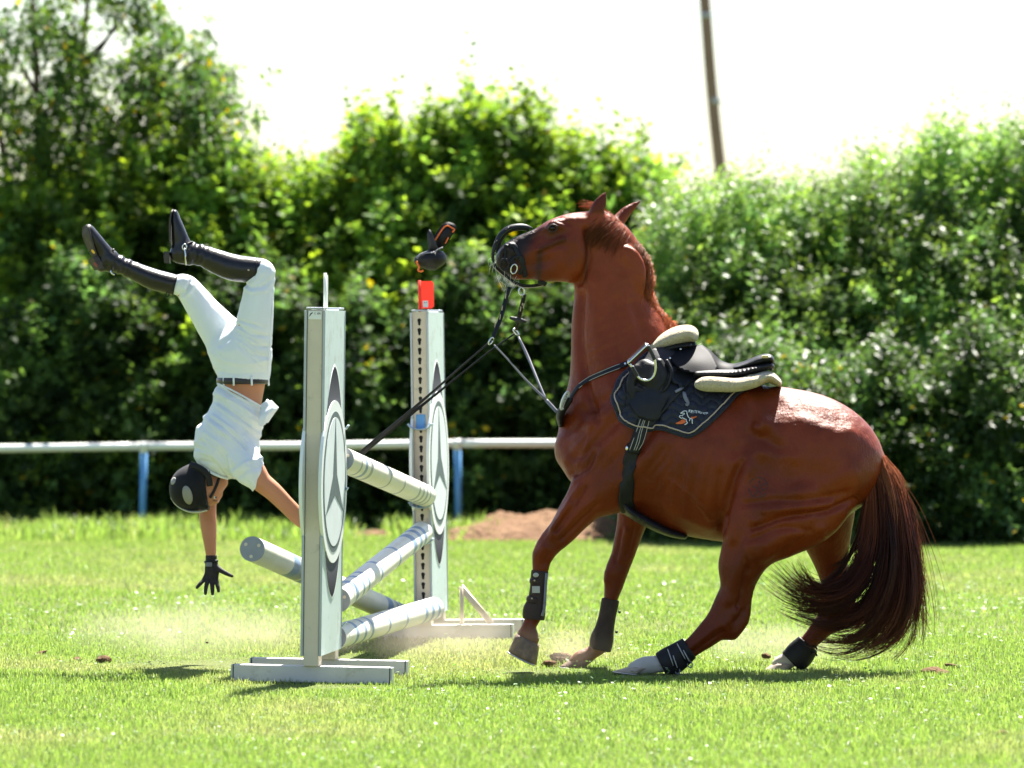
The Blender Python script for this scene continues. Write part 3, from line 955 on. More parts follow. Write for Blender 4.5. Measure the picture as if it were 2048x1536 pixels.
def seg_dist(px, py, line):
    d = np.full(len(px), 1e9)
    L = catmull(np.array(line, float), 5) if len(line) > 2 else np.array(line, float)
    for a, b in zip(L[:-1], L[1:]):
        ab = b - a
        t = np.clip(((px - a[0]) * ab[0] + (py - a[1]) * ab[1]) / (ab @ ab + 1e-9), 0, 1)
        d = np.minimum(d, np.hypot(px - a[0] - t * ab[0], py - a[1] - t * ab[1]))
    return d

def mesh_normals(V, Fc):
    n = np.cross(V[Fc[:, 2]] - V[Fc[:, 0]], V[Fc[:, 3]] - V[Fc[:, 1]])
    N = np.zeros_like(V)
    for i in range(4):
        np.add.at(N, Fc[:, i], n)
    return N / (np.linalg.norm(N, axis=1)[:, None] + 1e-12)

hV, hF = make_horse_body()
_N = mesh_normals(hV, hF)
_px, _py = to_px(hV)
_face = sstep(.05, -.5, _N[:, 1])
_amp = np.zeros(len(hV))
for line, w_, a_ in MUSCLE:
    _amp += a_ * np.exp(-(seg_dist(_px, _py, line) / w_) ** 2)
_rib = np.exp(-(((_px - 1400) / 60) ** 2 + ((_py - 950) / 60) ** 2))
_amp += .0020 * _rib * np.sin((_px + .18 * (_py - 950)) / 4.2)
_wr = np.exp(-(((_px - 1215) / 50) ** 2 + ((_py - 690) / 70) ** 2))
_amp += .0007 * _wr * np.sin((_py * .8 + _px * .35) / 2.4 + 5 * fbm2(_px / 40, _py / 40, 44, 3))
_wr = np.exp(-(((_px - 1180) / 45) ** 2 + ((_py - 900) / 60) ** 2)) + np.exp(-(((_px - 1320) / 35) ** 2 + ((_py - 930) / 45) ** 2))
_amp += .0014 * _wr * np.sin((_px * .7 + _py * .5) / 2.3 + 5 * fbm2(_px / 30, _py / 30, 45, 3))
_amp += .004 * (fbm2(_px / 22, _py / 22, 46, 4) - .5)
hV = hV + _N * (2.0 * _amp * _face)[:, None]
def coat_colour(V):
    px, py = to_px(V)
    n1 = fbm2(V[:, 0] * 6 + 3, V[:, 2] * 6 + V[:, 1] * 5, 41, 4)
    base = np.array([.188, .0285, .0052]); dark = np.array([.070, .0095, .0026]); red = np.array([.285, .054, .0085])
    t = (.62 + .38 * sstep(.28, .58, n1))[:, None]
    col = dark * (1 - t) + base * t
    def mixin(c2, m):
        nonlocal col
        m = np.clip(m, 0, 1)[:, None]
        col = col * (1 - m) + np.asarray(c2) * m
    mixin(red, .6 * sstep(1120, 1210, px) * sstep(760, 560, py) * (n1 > 0))
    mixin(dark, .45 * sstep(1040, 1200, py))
    mixin(dark, .75 * sstep(432, 420, py) * (px > 1176) * (px < 1216) * (V[:, 1] < 24.9))
    mixin(dark, .5 * sstep(445, 425, py) * (px > 1232) * (V[:, 1] > 24.9))
    muz = sstep(1062, 1030, px + .55 * (py - 520)) * sstep(620, 560, py)
    mixin((.016, .012, .012), .96 * muz)
    mixin((.05, .02, .014), .7 * np.exp(-((px - 1104) ** 2 / 500 + (py - 462) ** 2 / 420)) * (V[:, 1] < 24.86))
    mixin((.03, .012, .01), .5 * np.exp(-((px - 1070) ** 2 / 900 + (py - 540) ** 2 / 900)))
    near = V[:, 1] < 24.88
    mixin((.035, .014, .010), .8 * np.exp(-((px - 1080 + .06 * (py - 500)) / 6.5) ** 2) * (py > 500) * (py < 572) * near)       # sweat marks under the cheek strap
    mixin((.035, .014, .010), .7 * np.exp(-((py - 497 + .38 * (px - 1085)) / 5.5) ** 2) * (px > 1078) * (px < 1132) * near)
    mixin((.06, .02, .012), .6 * np.exp(-((px - 1172) / 4) ** 2) * (py > 470) * (py < 570) * near)
    sock_l = sstep(1352, 1322, px - .2 * (py - 1320)) * (py > 1290) * (V[:, 1] < 24.7) * (px > 1225)
    mixin((.50, .46, .42), sock_l)
    sock_r = sstep(1612, 1592, px - .5 * (py - 1300)) * (py > 1280) * (px > 1500)
    mixin((.52, .46, .40), sock_r)
    # dust on the fore pasterns
    mixin((.30, .17, .10), .65 * sstep(1240, 1275, py) * (px < 1235))
    return col

M['coat'] = mat('chestnut_coat', (.18, .04, .014), .37, spec=.22, attr='tint', sheen=.0, sheen_tint=(1, .75, .6),
                bump=[(520, .5, .003, (1, 1, .3)), (75, .34, .009, (1, 1, .45), (0, .6, 0)), (22, .09, .016), (9, .06, .03)], var=(14, .2), dirt=(30, .70, (.05, .012, .006), .15))
horse_me = mesh_np('horse', hV, hF)
set_color(horse_me, coat_colour(hV))
horse = link('horse', horse_me, M['coat'])
tag(horse, 'chestnut horse rearing back on its haunches with its head thrown up', 'horse')
hBVH = BVHTree.FromPolygons([Vector(v) for v in hV], [tuple(int(i) for i in q) for q in hF])
CAM = Vector((0, 0, CAM_H))
def hit(px, py, off=0.0, bvh=None):
    """Where the sight line through this place meets the horse's near side, lifted by off along the surface normal."""
    d = (PV(px, py, 24.6) - CAM).normalized()
    b = bvh or hBVH
    loc, nor, i, dist = b.ray_cast(CAM, d)
    if loc is None:
        p = PV(px, py, 24.75)
        loc, nor, i, dist = b.find_nearest(p)
    if nor.dot(d) > 0:
        nor = -nor
    return loc + nor * off, nor

M['eye'] = mat('horse_eye', (.006, .004, .003), .22, spec=.4)
M['hoof'] = mat('hoof_horn', (.17, .11, .075), .6, var=(30, .5, (.09, .06, .045)), bump=[(60, .3, .01, (1, 1, 6))], dirt=(18, .5, (.28, .18, .10), .7))
M['hoof_pale'] = mat('pale_hoof_horn', (.40, .33, .27), .65, var=(30, .5, (.24, .17, .12)), dirt=(18, .5, (.26, .16, .09), .8))
M['shoe'] = mat('horseshoe_steel', (.50, .48, .46), .35, 0.9, var=(40, .4))

# eye
def uv_ball(name, c, r, mat_, parent, scale=(1, 1, 1)):
    bm = bmesh.new()
    bmesh.ops.create_uvsphere(bm, u_segments=20, v_segments=12, radius=r)
    for v in bm.verts:
        v.co = Vector((v.co.x * scale[0], v.co.y * scale[1], v.co.z * scale[2])) + Vector(c)
    return link(name, bm_mesh(bm, name), mat_, parent)
ep, en = hit(1105, 456)
uv_ball('eye', ep - en * .007, .0150, M['eye'], horse, (1.1, .9, .8))
for rows, rr in (([(1096, 459), (1101, 451.5), (1108, 449.5), (1115, 453)], .0042), ([(1096, 459), (1103, 463), (1110, 461.5), (1115, 454)], .0034)):
    tube('eyelid', [hit(x, y, .004)[0] for x, y in rows], rr, mat('eyelid', (.03, .015, .012), .5), horse, n=4, sides=8)

def make_hoof(top, tip, sole_n, w_top, w_bot, length, parent, mat_, shoe=True, top_len=None):
    """top: coronet centre; tip: centre of the sole; the sole plane has normal sole_n; length points towards the toe in the picture plane."""
    top, tip = Vector(top), Vector(tip)
    sole_n = Vector(sole_n).normalized()
    side = Vector((0, 1, 0))
    fwd = side.cross(sole_n).normalized()
    if fwd.x > 0:
        fwd = -fwd
    rings = []
    n = 26
    for t in np.linspace(0, 1, 6):
        c = top.lerp(tip, t)
        a_ = np.linspace(0, 2 * math.pi, n, endpoint=False)
        w = w_top + (w_bot - w_top) * t
        f_len = (top_len or w_top) * (1 - t) + length * .62 * t
        b_len = (top_len or w_top) * 1.05 * (1 - t) + length * .42 * t
        up = (top - tip).normalized() if t < .02 else sole_n
        ring = []
        for q in a_:
            cs, sn = math.cos(q), math.sin(q)
            l = f_len if cs > 0 else b_len
            ring.append(c + fwd * (cs * l) + side * (sn * w))
        rings.append(ring)
    V = [v for r_ in rings for v in r_]
    Fc = [(i * n + k, i * n + (k + 1) % n, (i + 1) * n + (k + 1) % n, (i + 1) * n + k) for i in range(5) for k in range(n)]
    Fc += [tuple(range(n)), tuple(5 * n + k for k in range(n))]
    o = link('hoof', fix_normals(mesh_np('hoof', V, Fc)), mat_, parent)
    if shoe:
        pts = []
        for q in np.linspace(-2.5, 2.5, 26):
            cs, sn = math.cos(q), math.sin(q)
            l = length * .60 if cs > 0 else length * .40
            pts.append(tip + fwd * (cs * l) + side * (sn * w_bot * .95) - sole_n * .004)
        tube('horseshoe', pts, .009, M['shoe'], o, .0045, 8, up=tuple(sole_n))
    return o
# near fore: lifted, sole turned towards the ground and a little to the camera
make_hoof(P(1055, 1278, 24.66), P(1050, 1319, 24.655), (.40, -.35, .84), .052, .068, .142, horse, M['hoof'], True, .060)
make_hoof(P(1158, 1322, 24.98), P(1150, 1336, 24.98), (.10, 0, 1), .046, .055, .12, horse, M['hoof'])
make_hoof(P(1280, 1334, 24.48), P(1258, 1345, 24.48), (.10, 0, 1), .043, .052, .115, horse, M['hoof_pale'])
make_hoof(P(1566, 1327, 24.87), P(1554, 1345, 24.87), (.05, 0, 1), .045, .060, .125, horse, M['hoof_pale'])

# ------------------------------------------------------------------ mane, forelock and tail
def hair_mesh(name, paths, r0, r1, cols, mat_, parent):
    """paths (S, n, 3); three-sided tapering strands; cols (S, n, 3)."""
    S, n, _ = paths.shape
    t = np.gradient(paths, axis=1)
    t /= np.linalg.norm(t, axis=2, keepdims=True) + 1e-9
    u = np.cross(t, np.array([0.0, 1.0, 0.15]))
    u /= np.linalg.norm(u, axis=2, keepdims=True) + 1e-9
    w = np.cross(t, u)
    rad = (r0 + (r1 - r0) * np.linspace(0, 1, n) ** 1.5)[None, :, None] * RNG.uniform(.6, 1.4, (S, 1, 1))
    ring = [paths + rad * (u * math.cos(a) + w * math.sin(a)) for a in (0, 2.094, 4.189)]
    V = np.stack(ring, 2).reshape(-1, 3)
    s, i = np.meshgrid(np.arange(S), np.arange(n - 1), indexing='ij')
    b = ((s * n + i) * 3).ravel()
    f = np.concatenate([np.stack([b + k, b + (k + 1) % 3, b + 3 + (k + 1) % 3, b + 3 + k], 1) for k in range(3)], 0)
    me = mesh_np(name, V, f)
    set_color(me, np.repeat(cols.reshape(-1, 3), 3, 0))
    return link(name, me, mat_, parent)

M['hair'] = mat('horse_hair', (.1, .03, .01), .42, spec=.22, attr='tint', trans=.18)

def guided(guides, S, n, jit, seed, lock=40, spread=.5, len0=.65):
    """Strands between neighbouring guide curves, gathered into locks."""
    r = np.random.default_rng(seed)
    G = np.stack([catmull(g, 6) for g in guides])                 # (g, m, 3)
    g_n, m, _ = G.shape
    nl = max(1, S // lock)
    lock_u = r.uniform(0, g_n - 1, nl)
    lock_j = r.normal(0, 1, (nl, 3)) * np.array([1, 1.6, 1])
    li = r.integers(0, nl, S)
    u = np.clip(lock_u[li] + r.normal(0, .10, S), 0, g_n - 1.001)
    a = u.astype(int); fr = (u - a)[:, None, None]
    C = G[a] * (1 - fr) + G[a + 1] * fr
    lockL = r.uniform(len0, 1.0, nl)
    L = np.clip(lockL[li] * r.uniform(.82, 1.04, S), .2, 1.0)
    ts = np.linspace(0, 1, n)[None, :] * L[:, None] * (m - 1)
    i0 = np.clip(ts.astype(int), 0, m - 2); fr = (ts - i0)[..., None]
    rows = np.arange(S)[:, None]
    Pn = C[rows, i0] * (1 - fr) + C[rows, i0 + 1] * fr
    tt = np.linspace(0, 1, n)[None, :, None]
    lph = r.uniform(0, 6.28, (nl, 1, 3)); lfq = r.uniform(3, 8, (nl, 1, 1))
    Pn = Pn + (lock_j[:, None, :] * jit * tt * spread * 2.6)[li] + (np.sin(tt * lfq + lph) * jit * .8 * tt)[li]
    Pn = Pn + r.normal(0, 1, (S, 1, 3)) * jit * (.30 + .12 * np.sin(tt * 3.14))
    ph = r.uniform(0, 6.28, (S, 1, 3)); fq = r.uniform(3, 7, (S, 1, 1))
    Pn = Pn + np.sin(tt * fq + ph) * jit * .16 * tt
    loose = (r.random(S) < .12)[:, None, None]
    Pn = Pn + loose * r.normal(0, 1, (S, 1, 3)) * jit * 1.6 * tt ** 1.4
    return Pn, li, r

def make_tail():
    gs = [
        [(1770, 916, 24.64), (1800, 968, 24.63), (1814, 1040, 24.62), (1822, 1120, 24.60), (1826, 1190, 24.60), (1820, 1240, 24.60), (1796, 1284, 24.58), (1762, 1304, 24.58)],
        [(1764, 912, 24.60), (1794, 985, 24.58), (1810, 1070, 24.56), (1818, 1150, 24.55), (1812, 1220, 24.54), (1780, 1275, 24.53), (1720, 1300, 24.53), (1660, 1290, 24.53)],
        [(1756, 910, 24.57), (1778, 990, 24.55), (1790, 1080, 24.53), (1784, 1165, 24.52), (1752, 1235, 24.50), (1700, 1268, 24.50), (1645, 1265, 24.50), (1590, 1240, 24.50)],
        [(1748, 910, 24.56), (1762, 1000, 24.53), (1766, 1085, 24.51), (1750, 1160, 24.50), (1712, 1218, 24.48), (1655, 1235, 24.48), (1600, 1222, 24.48), (1545, 1195, 24.48)],
        [(1742, 914, 24.56), (1748, 1010, 24.53), (1742, 1095, 24.51), (1716, 1160, 24.50), (1672, 1198, 24.48), (1622, 1205, 24.48), (1575, 1185, 24.47), (1532, 1152, 24.47)],
        [(1739, 920, 24.57), (1738, 1012, 24.55), (1724, 1090, 24.54), (1694, 1146, 24.54), (1650, 1172, 24.54), (1612, 1160, 24.54), (1588, 1130, 24.54), (1572, 1098, 24.54)],
    ]
    G = [[P(*q) for q in g] for g in gs]
    Pn, li, r = guided(G, 3600, 20, .0135, 51, lock=28, spread=1.0, len0=.5)
    S, n = Pn.shape[:2]
    t = np.linspace(0, 1, n)[None, :, None]
    root, mid, tip = np.array([.27, .068, .022]), np.array([.060, .0145, .008]), np.array([.115, .030, .010])
    k = np.clip(t / .45, 0, 1)
    c = root * (1 - k) + mid * k
    k2 = np.clip((t - .6) / .4, 0, 1)
    c = c * (1 - k2) + tip * k2
    lk = r.uniform(.45, 1.5, li.max() + 1)[li][:, None, None]
    c = c * lk * r.uniform(.7, 1.3, (S, 1, 1))
    # stray wisps
    st_g = [[P(*q) for q in g] for g in (
        [(1770, 920, 24.64), (1812, 1000, 24.64), (1830, 1090, 24.63), (1838, 1170, 24.62), (1850, 1225, 24.61), (1872, 1280, 24.6)],
        [(1766, 920, 24.62), (1806, 1000, 24.6), (1826, 1100, 24.58), (1836, 1190, 24.57), (1826, 1260, 24.56), (1790, 1312, 24.55)])]
    P2, li2, r2 = guided(st_g, 170, 20, .020, 52, lock=10)
    c2 = np.broadcast_to(np.array([.14, .04, .014]), (len(P2), n, 3)) * r2.uniform(.5, 1.4, (len(P2), 1, 1))
    # short coarse hair on the dock
    P3, li3, r3 = guided([[P(x, y, Y) for x, y, Y in g] for g in (
        [(1770, 914, 24.62), (1800, 960, 24.62), (1812, 1020, 24.61), (1820, 1070, 24.6)], [(1758, 908, 24.56), (1776, 960, 24.54), (1788, 1020, 24.53), (1794, 1075, 24.53)],
        [(1744, 906, 24.57), (1750, 960, 24.55), (1752, 1020, 24.54), (1750, 1080, 24.53)])], 700, 20, .010, 53, lock=14, len0=.3)
    c3 = np.broadcast_to(np.array([.26, .085, .036]), (len(P3), n, 3)) * r3.uniform(.6, 1.5, (len(P3), 1, 1))
    hair_mesh('tail', np.concatenate([Pn, P2, P3]), .0015, .0006, np.concatenate([c, c2, c3]), M['hair'], horse)

def make_mane():
    crest = catmull([P(*q) for q in [(1216, 428, 24.91), (1240, 450, 24.91), (1262, 478, 24.91), (1284, 508, 24.905), (1294, 545, 24.90), (1292, 580, 24.89),
                                    (1302, 614, 24.885), (1322, 640, 24.88), (1342, 662, 24.87)]], 10)
    r = np.random.default_rng(61)
    S, n = 8500, 10
    m = MPP(24.85)
    u = r.random(S); u = np.where(r.random(S) < .35, u * .38, u)
    ii = u * (len(crest) - 1.001)
    a = ii.astype(int); fr = (ii - a)[:, None]
    root = crest[a] * (1 - fr) + crest[a + 1] * fr
    root = root + r.normal(0, 1, (S, 3)) * np.array([3 * m, .010, 3 * m])
    left = np.clip(1 - u / .38, 0, 1)
    lock = np.sin(u * 47) * .5 + np.sin(u * 113 + 1) * .3
    dx = (-52 * left + (1 - left) * (2 - 12 * np.clip((u - .38) / .3, 0, 1) * np.clip((1 - u) / .2, 0, 1)) + 9 * lock + r.normal(0, 4, S)) * m
    dz = -(30 + 30 * r.random(S) + 8 * lock) * m * np.where(u > .85, .7, 1)
    dy = -(.055 + .03 * left + r.normal(0, .02, S))
    t = np.linspace(0, 1, n)[None, :]
    lift = ((2.5 + 3.5 * r.random(S)) * (1 + 1.3 * sstep(.35, .6, u)))[:, None] * m * np.sin(np.minimum(t * 1.6, 1) * np.pi) * np.where(u > .3, 1.0, .6)[:, None]
    Pn = np.stack([root[:, 0:1] + dx[:, None] * t ** 1.2 + lift, root[:, 1:2] + dy[:, None] * np.sin(t * 1.5), root[:, 2:3] + dz[:, None] * t ** 1.5 + lift * .8], -1)
    c = np.array([.30, .088, .022]) * r.uniform(.4, 1.5, (S, 1, 1)) * (1 - .35 * t[..., None]) * (1 + .9 * sstep(.35, .6, u))[:, None, None]  # lower crest strands lightened; golden sun highlights put into the hair colour
    # forelock wisps
    S2 = 90
    rt = np.array([P(1204, 424, 24.89)]) + r.normal(0, 1, (S2, 3)) * np.array([6 * m, .02, 2 * m])
    ex = -(18 + 26 * r.random(S2)) * m; ez = (8 + 12 * r.random(S2)) * m
    P2 = np.stack([rt[:, 0:1] + ex[:, None] * t, rt[:, 1:2] + 0 * t, rt[:, 2:3] + ez[:, None] * np.sin(t * 2.2)], -1)
    c2 = np.array([.36, .13, .04]) * r.uniform(.6, 1.4, (S2, 1, 1)) * np.ones((1, n, 1))
    hair_mesh('mane', np.concatenate([Pn, P2]), .0009, .0004, np.concatenate([c, c2]), mat('mane_hair', (.2, .06, .02), .4, spec=.3, attr='tint', trans=.35), horse)

make_tail()
make_mane()

# ------------------------------------------------------------------ tack
from mathutils.geometry import delaunay_2d_cdt
M['pad'] = mat('navy_quilt', (.008, .009, .018), .55, spec=.35, var=(30, .4, (.022, .024, .045)), bump=[(260, .3, .003)], sheen=.15, sheen_tint=(.6, .65, 1))
M['leather'] = mat('black_leather', (.010, .010, .014), .48, spec=.26, bump=[(160, .18, .003), (25, .15, .008)], var=(14, .4, (.026, .027, .036)))
M['leather_matt'] = mat('matt_black_leather', (.009, .0085, .010), .5, spec=.25, bump=[(140, .25, .004)], var=(18, .4, (.026, .024, .026)))
M['seat_leather'] = mat('grained_black_leather', (.007, .007, .010), .6, spec=.10, bump=[(200, .2, .002)], var=(14, .4, (.012, .012, .017)))
M['fleece'] = mat('cream_sheepskin', (.60, .51, .345), .95, spec=.05, var=(50, .5, (.43, .34, .20)), bump=[(170, .9, .012), (60, .6, .02)], sheen=.4)
M['piping'] = mat('cream_piping', (.52, .40, .30), .7, var=(40, .3))
M['stitch'] = mat('pale_stitching', (.42, .39, .36), .8)
M['iron'] = mat('stirrup_steel', (.70, .70, .70), .22, 1.0)
M['rubber'] = mat('black_rubber', (.02, .02, .022), .6, bump=[(200, .3, .003)])
M['orange'] = mat('orange_thread', (.80, .17, .03), .6, var=(60, .3, (.62, .10, .02)))
M['white_thread'] = mat('white_thread', (.72, .75, .80), .7)
M['strap_grey'] = mat('grey_webbing', (.20, .20, .24), .6, var=(60, .4))
M['brown_boot'] = mat('brown_boot_shell', (.036, .023, .021), .55, spec=.2, var=(25, .5, (.062, .040, .036)), bump=[(90, .2, .004)], dirt=(20, .62, (.15, .10, .07), .4))
M['black_boot'] = mat('black_boot_shell', (.012, .011, .013), .5, spec=.25, var=(25, .4, (.026, .023, .024)), bump=[(90, .2, .004)], dirt=(20, .66, (.2, .15, .1), .5))
M['patch'] = mat('pale_boot_patch', (.42, .40, .38), .5)
M['foam'] = mat('white_foam_thread', (.55, .54, .50), .5)
M['plate'] = mat('brass_plate', (.45, .36, .16), .35, .8)

def ribbon(name, pts, nor, w, th, mat_, parent, n=4, sides=8, closed=False):
    """A padded strap: pts with surface normals, width w, thickness th."""
    pts, nor = np.asarray([list(p) for p in pts], float), np.asarray([list(q) for q in nor], float)
    both = catmull(np.hstack([pts, nor]), n)
    nn = both[:, 3:]; nn /= np.linalg.norm(nn, axis=1)[:, None]
    w = catmull(np.asarray(w, float)[:, None], n)[:, 0] if np.ndim(w) else w
    v, f = tube_arrays(both[:, :3], np.asarray(w) / 2, th / 2, sides, nn)
    return link(name, fix_normals(mesh_np(name, v, f)), mat_, parent)

def strap(name, px_pts, w_px, mat_, parent, off=.003, th=.005, n=4):
    h = [hit(x, y, off) for x, y in px_pts]
    return ribbon(name, [a for a, b in h], [b for a, b in h], np.asarray(w_px) * MPP(24.7), th, mat_, parent, n)

def in_poly(p, poly):
    x, y = p; c = False
    for i in range(len(poly)):
        x0, y0 = poly[i - 1]; x1, y1 = poly[i]
        if (y0 > y) != (y1 > y) and x < (x1 - x0) * (y - y0) / (y1 - y0) + x0:
            c = not c
    return c

def drape(name, outline, mat_, parent, off=.008, th=.006, step=5.0, disp=None, smooth_outline=True, bvh=None, lift=None):
    """A sheet of cloth or leather cut to an outline and laid on the horse's near side."""
    o = np.asarray(outline, float)
    if smooth_outline:
        e = np.vstack([o[-1:], o, o[:2]])
        o = catmull(e, 6)[6:-6]
        o = o[:-1]
    L = np.linalg.norm(np.roll(o, -1, 0) - o, axis=1)
    cum = np.concatenate([[0], np.cumsum(L)])
    m = max(8, int(cum[-1] / step))
    q = np.linspace(0, cum[-1], m, endpoint=False)
    oc = np.vstack([o, o[:1]])
    b = np.stack([np.interp(q, cum, oc[:, i]) for i in (0, 1)], 1)
    pts = [tuple(p) for p in b]
    x0, y0 = b.min(0); x1, y1 = b.max(0)
    row = 0
    for y in np.arange(y0 + step * .5, y1, step * .87):
        row += 1
        for x in np.arange(x0 + (step * .5 if row % 2 else 0), x1, step):
            if in_poly((x, y), b) and np.min(np.hypot(b[:, 0] - x, b[:, 1] - y)) > step * .6:
                pts.append((x, y))
    edges = [(i, (i + 1) % m) for i in range(m)]
    vo, eo, fo, *_ = delaunay_2d_cdt([Vector(p) for p in pts], edges, [], 1, 1e-5)
    top, bot = [], []
    for p in vo:
        h, nrm = hit(p.x, p.y, 0, bvh)
        k = off + (disp(p.x, p.y) if disp else 0) + (lift(p.x, p.y) if lift else 0)
        top.append(h + nrm * (k + th)); bot.append(h + nrm * k * .6)
    nv = len(vo)
    faces = [tuple(f) for f in fo] + [tuple(nv + i for i in f[::-1]) for f in fo]
    from collections import Counter
    cnt = Counter()
    for f in fo:
        for i in range(len(f)):
            cnt[tuple(sorted((f[i], f[(i + 1) % len(f)])))] += 1
    for (a, b_), k in cnt.items():
        if k == 1:
            faces.append((a, b_, nv + b_, nv + a))
    me = fix_normals(mesh_np(name, np.array([list(v) for v in top + bot]), faces))
    ob = link(name, me, mat_, parent)
    bv = BVHTree.FromPolygons([v.copy() for v in top], [tuple(f) for f in fo])
    return ob, b, bv

def hit_on(px, py, bvs, off=0.0):
    d = (PV(px, py, 24.6) - CAM).normalized()
    best = None
    for b in bvs:
        loc, nor, i, dist = b.ray_cast(CAM, d)
        if loc is not None and (best is None or dist < best[2]):
            if nor.dot(d) > 0:
                nor = -nor
            best = (loc, nor, dist)
    if best is None:
        return hit(px, py, off)
    return best[0] + best[1] * off, best[1]

def strap_on(name, px_pts, w_px, mat_, parent, bvs, off=.002, th=.004, n=4):
    h = [hit_on(x, y, bvs, off) for x, y in px_pts]
    return ribbon(name, [a for a, b in h], [b for a, b in h], np.asarray(w_px) * MPP(24.7), th, mat_, parent, n)

def sdf_obj(name, chains, mat_, parent, h=.006, pad=.03, relax=2, cuts=()):
    """chains: list of (rows of stations, k[, op])."""
    allp = np.vstack([np.asarray(c[0], float) for c in chains if len(c) < 3 or c[2] == 'add'])
    r = np.maximum(allp[:, 3], allp[:, 4]).max() + pad
    Fd = Field(allp[:, :3].min(0) - r, allp[:, :3].max(0) + r, h)
    for c in chains:
        Fd.chain(np.asarray(c[0], float), c[1], *(c[2:3]), pad=pad, fix=True)
    for p, n in cuts:
        Fd.half(p, n, .004)
    V, Fc = Fd.surface(relax)
    return link(name, mesh_np(name, V, Fc), mat_, parent)

# saddle pad
pad = empty('saddle_pad', hit(1340, 800)[0], 'navy quilted saddle pad with cream piping and an embroidered logo', 'saddle pad')
PAD = [(1264, 734), (1240, 757), (1229, 782), (1227, 802), (1236, 830), (1250, 848), (1276, 858), (1300, 860), (1324, 860), (1346, 866), (1372, 874),
       (1388, 871), (1420, 848), (1450, 819), (1471, 796), (1492, 783), (1523, 770), (1546, 763), (1557, 768), (1548, 752), (1500, 742), (1440, 728), (1380, 712), (1330, 700), (1290, 704)]
def quilt(x, y):
    u, v = x / 15.0, y / 15.0
    v2 = v + .35 * math.sin(u * 2.4)
    a = abs(math.sin(math.pi * v2))
    b = abs(math.sin(math.pi * (u + .5 * math.floor(v2)) * .7))
    return .011 * min(1, a * 1.6) ** .6 * (.45 + .55 * min(1, b * 1.8))
cloth, pad_b, padBV = drape('cloth', PAD, M['pad'], pad, .006, .004, 2.5, quilt)
def border(px_b, i0, i1, off, th, mat_, name, inset=0.0):
    idx = range(i0, i1)
    c = px_b.mean(0)
    pts = []
    for i in idx:
        p = px_b[i % len(px_b)]
        d = c - p; d = d / np.linalg.norm(d)
        q = p + d * inset
        pts.append(hit(q[0], q[1], off)[0])
    return tube(name, pts, th, mat_, cloth, sides=6)
lower = [i for i in range(len(pad_b))]
# only the visible lower edge carries binding: from the front top to the rear tip
end = int(np.argmin(np.hypot(pad_b[:, 0] - 1557, pad_b[:, 1] - 768)))
border(pad_b, 0, end + 1, .011, .0075, M['pad'], 'binding')
border(pad_b, 0, end - 1, .0215, .0034, M['piping'], 'piping', 7.0)
# embroidery: leaping outline of a horse, an orange swash and the shop's name
def emb(name, pts, r_, mat_, off=.0045):
    return tube(name, [hit_on(x, y, [padBV], off)[0] for x, y in pts], r_, mat_, cloth, sides=6, n=3)
ex = lambda zx, zy: (1335 + zx * .04883, 800 + zy * .04883)
for ln in ([(540, 530), (620, 490), (690, 455), (770, 460), (810, 500), (810, 600), (850, 680), (940, 760), (1010, 800), (1010, 880), (1015, 970)],
           [(560, 525), (650, 520), (690, 550), (650, 620), (590, 650), (520, 650), (485, 690), (530, 730), (580, 770)],
           [(620, 700), (670, 750), (750, 780), (790, 830), (780, 890), (805, 940), (760, 990), (700, 1020)], [(950, 780), (930, 840), (890, 870)]):
    emb('embroidered_horse', [ex(*q) for q in ln], .0021, M['white_thread'])
for pl in ([(330, 960), (450, 890), (600, 800), (720, 810), (760, 880), (700, 950), (560, 985), (400, 985)], [(960, 730), (1060, 680), (1200, 665), (1180, 710), (1060, 770), (990, 780)]):
    drape('embroidered_swash', [ex(*q) for q in pl], M['orange'], cloth, .002, .0016, 2.0, None, True, padBV)
tme = text_mesh('REITERSHOP', 1.0, None, 'embroidered_name', extrude=0.0)
tv = np.empty(len(tme.vertices) * 3); tme.vertices.foreach_get('co', tv); tv = tv.reshape(-1, 3)
tv[:, 0] -= (tv[:, 0].min() + tv[:, 0].max()) / 2; tv[:, 1] -= (tv[:, 1].min() + tv[:, 1].max()) / 2
tw, th_ = np.ptp(tv[:, 0]), np.ptp(tv[:, 1])
nv_ = []
for q in tv:
    a_, b_ = q[0] / tw * 39.0, -q[1] / th_ * 4.6
    x_, y_ = 1397.5 + a_ * .985 - b_ * .13, 828.3 + a_ * .17 + b_
    nv_.append(hit(x_, y_, .0235)[0])
tme.vertices.foreach_set('co', np.array([list(q) for q in nv_]).ravel())
tme.update()
link('embroidered_name', tme, M['white_thread'], cloth, False)

# sheepskin half pad
fleece = empty('sheepskin_half_pad', hit(1400, 765)[0], 'cream sheepskin half pad showing in front of and behind the saddle', 'half pad')
def near_y(px, py):
    return hit(px, py)[0].y
sdf_obj('front_roll', [(sts([(1306, 694, 9, 24.76, .06), (1330, 682, 16, 24.78, .09), (1356, 672, 19.5, 24.80, .115), (1378, 668, 18, 24.81, .12), (1384, 674, 12, 24.81, .12)]), .02)], M['fleece'], fleece, .006)
sdf_obj('rear_panel', [(sts([(1398, 769, 10, 24.545, .05), (1412, 768, 15, 24.535, .05), (1440, 769, 15, 24.53, .05), (1472, 770, 14, 24.54, .06), (1506, 763, 13.5, 24.57, .09),
                            (1534, 753, 12, 24.64, .14), (1552, 762, 9, 24.68, .16), (1558, 770, 5, 24.70, .15)]), .02)], M['fleece'], fleece, .006)

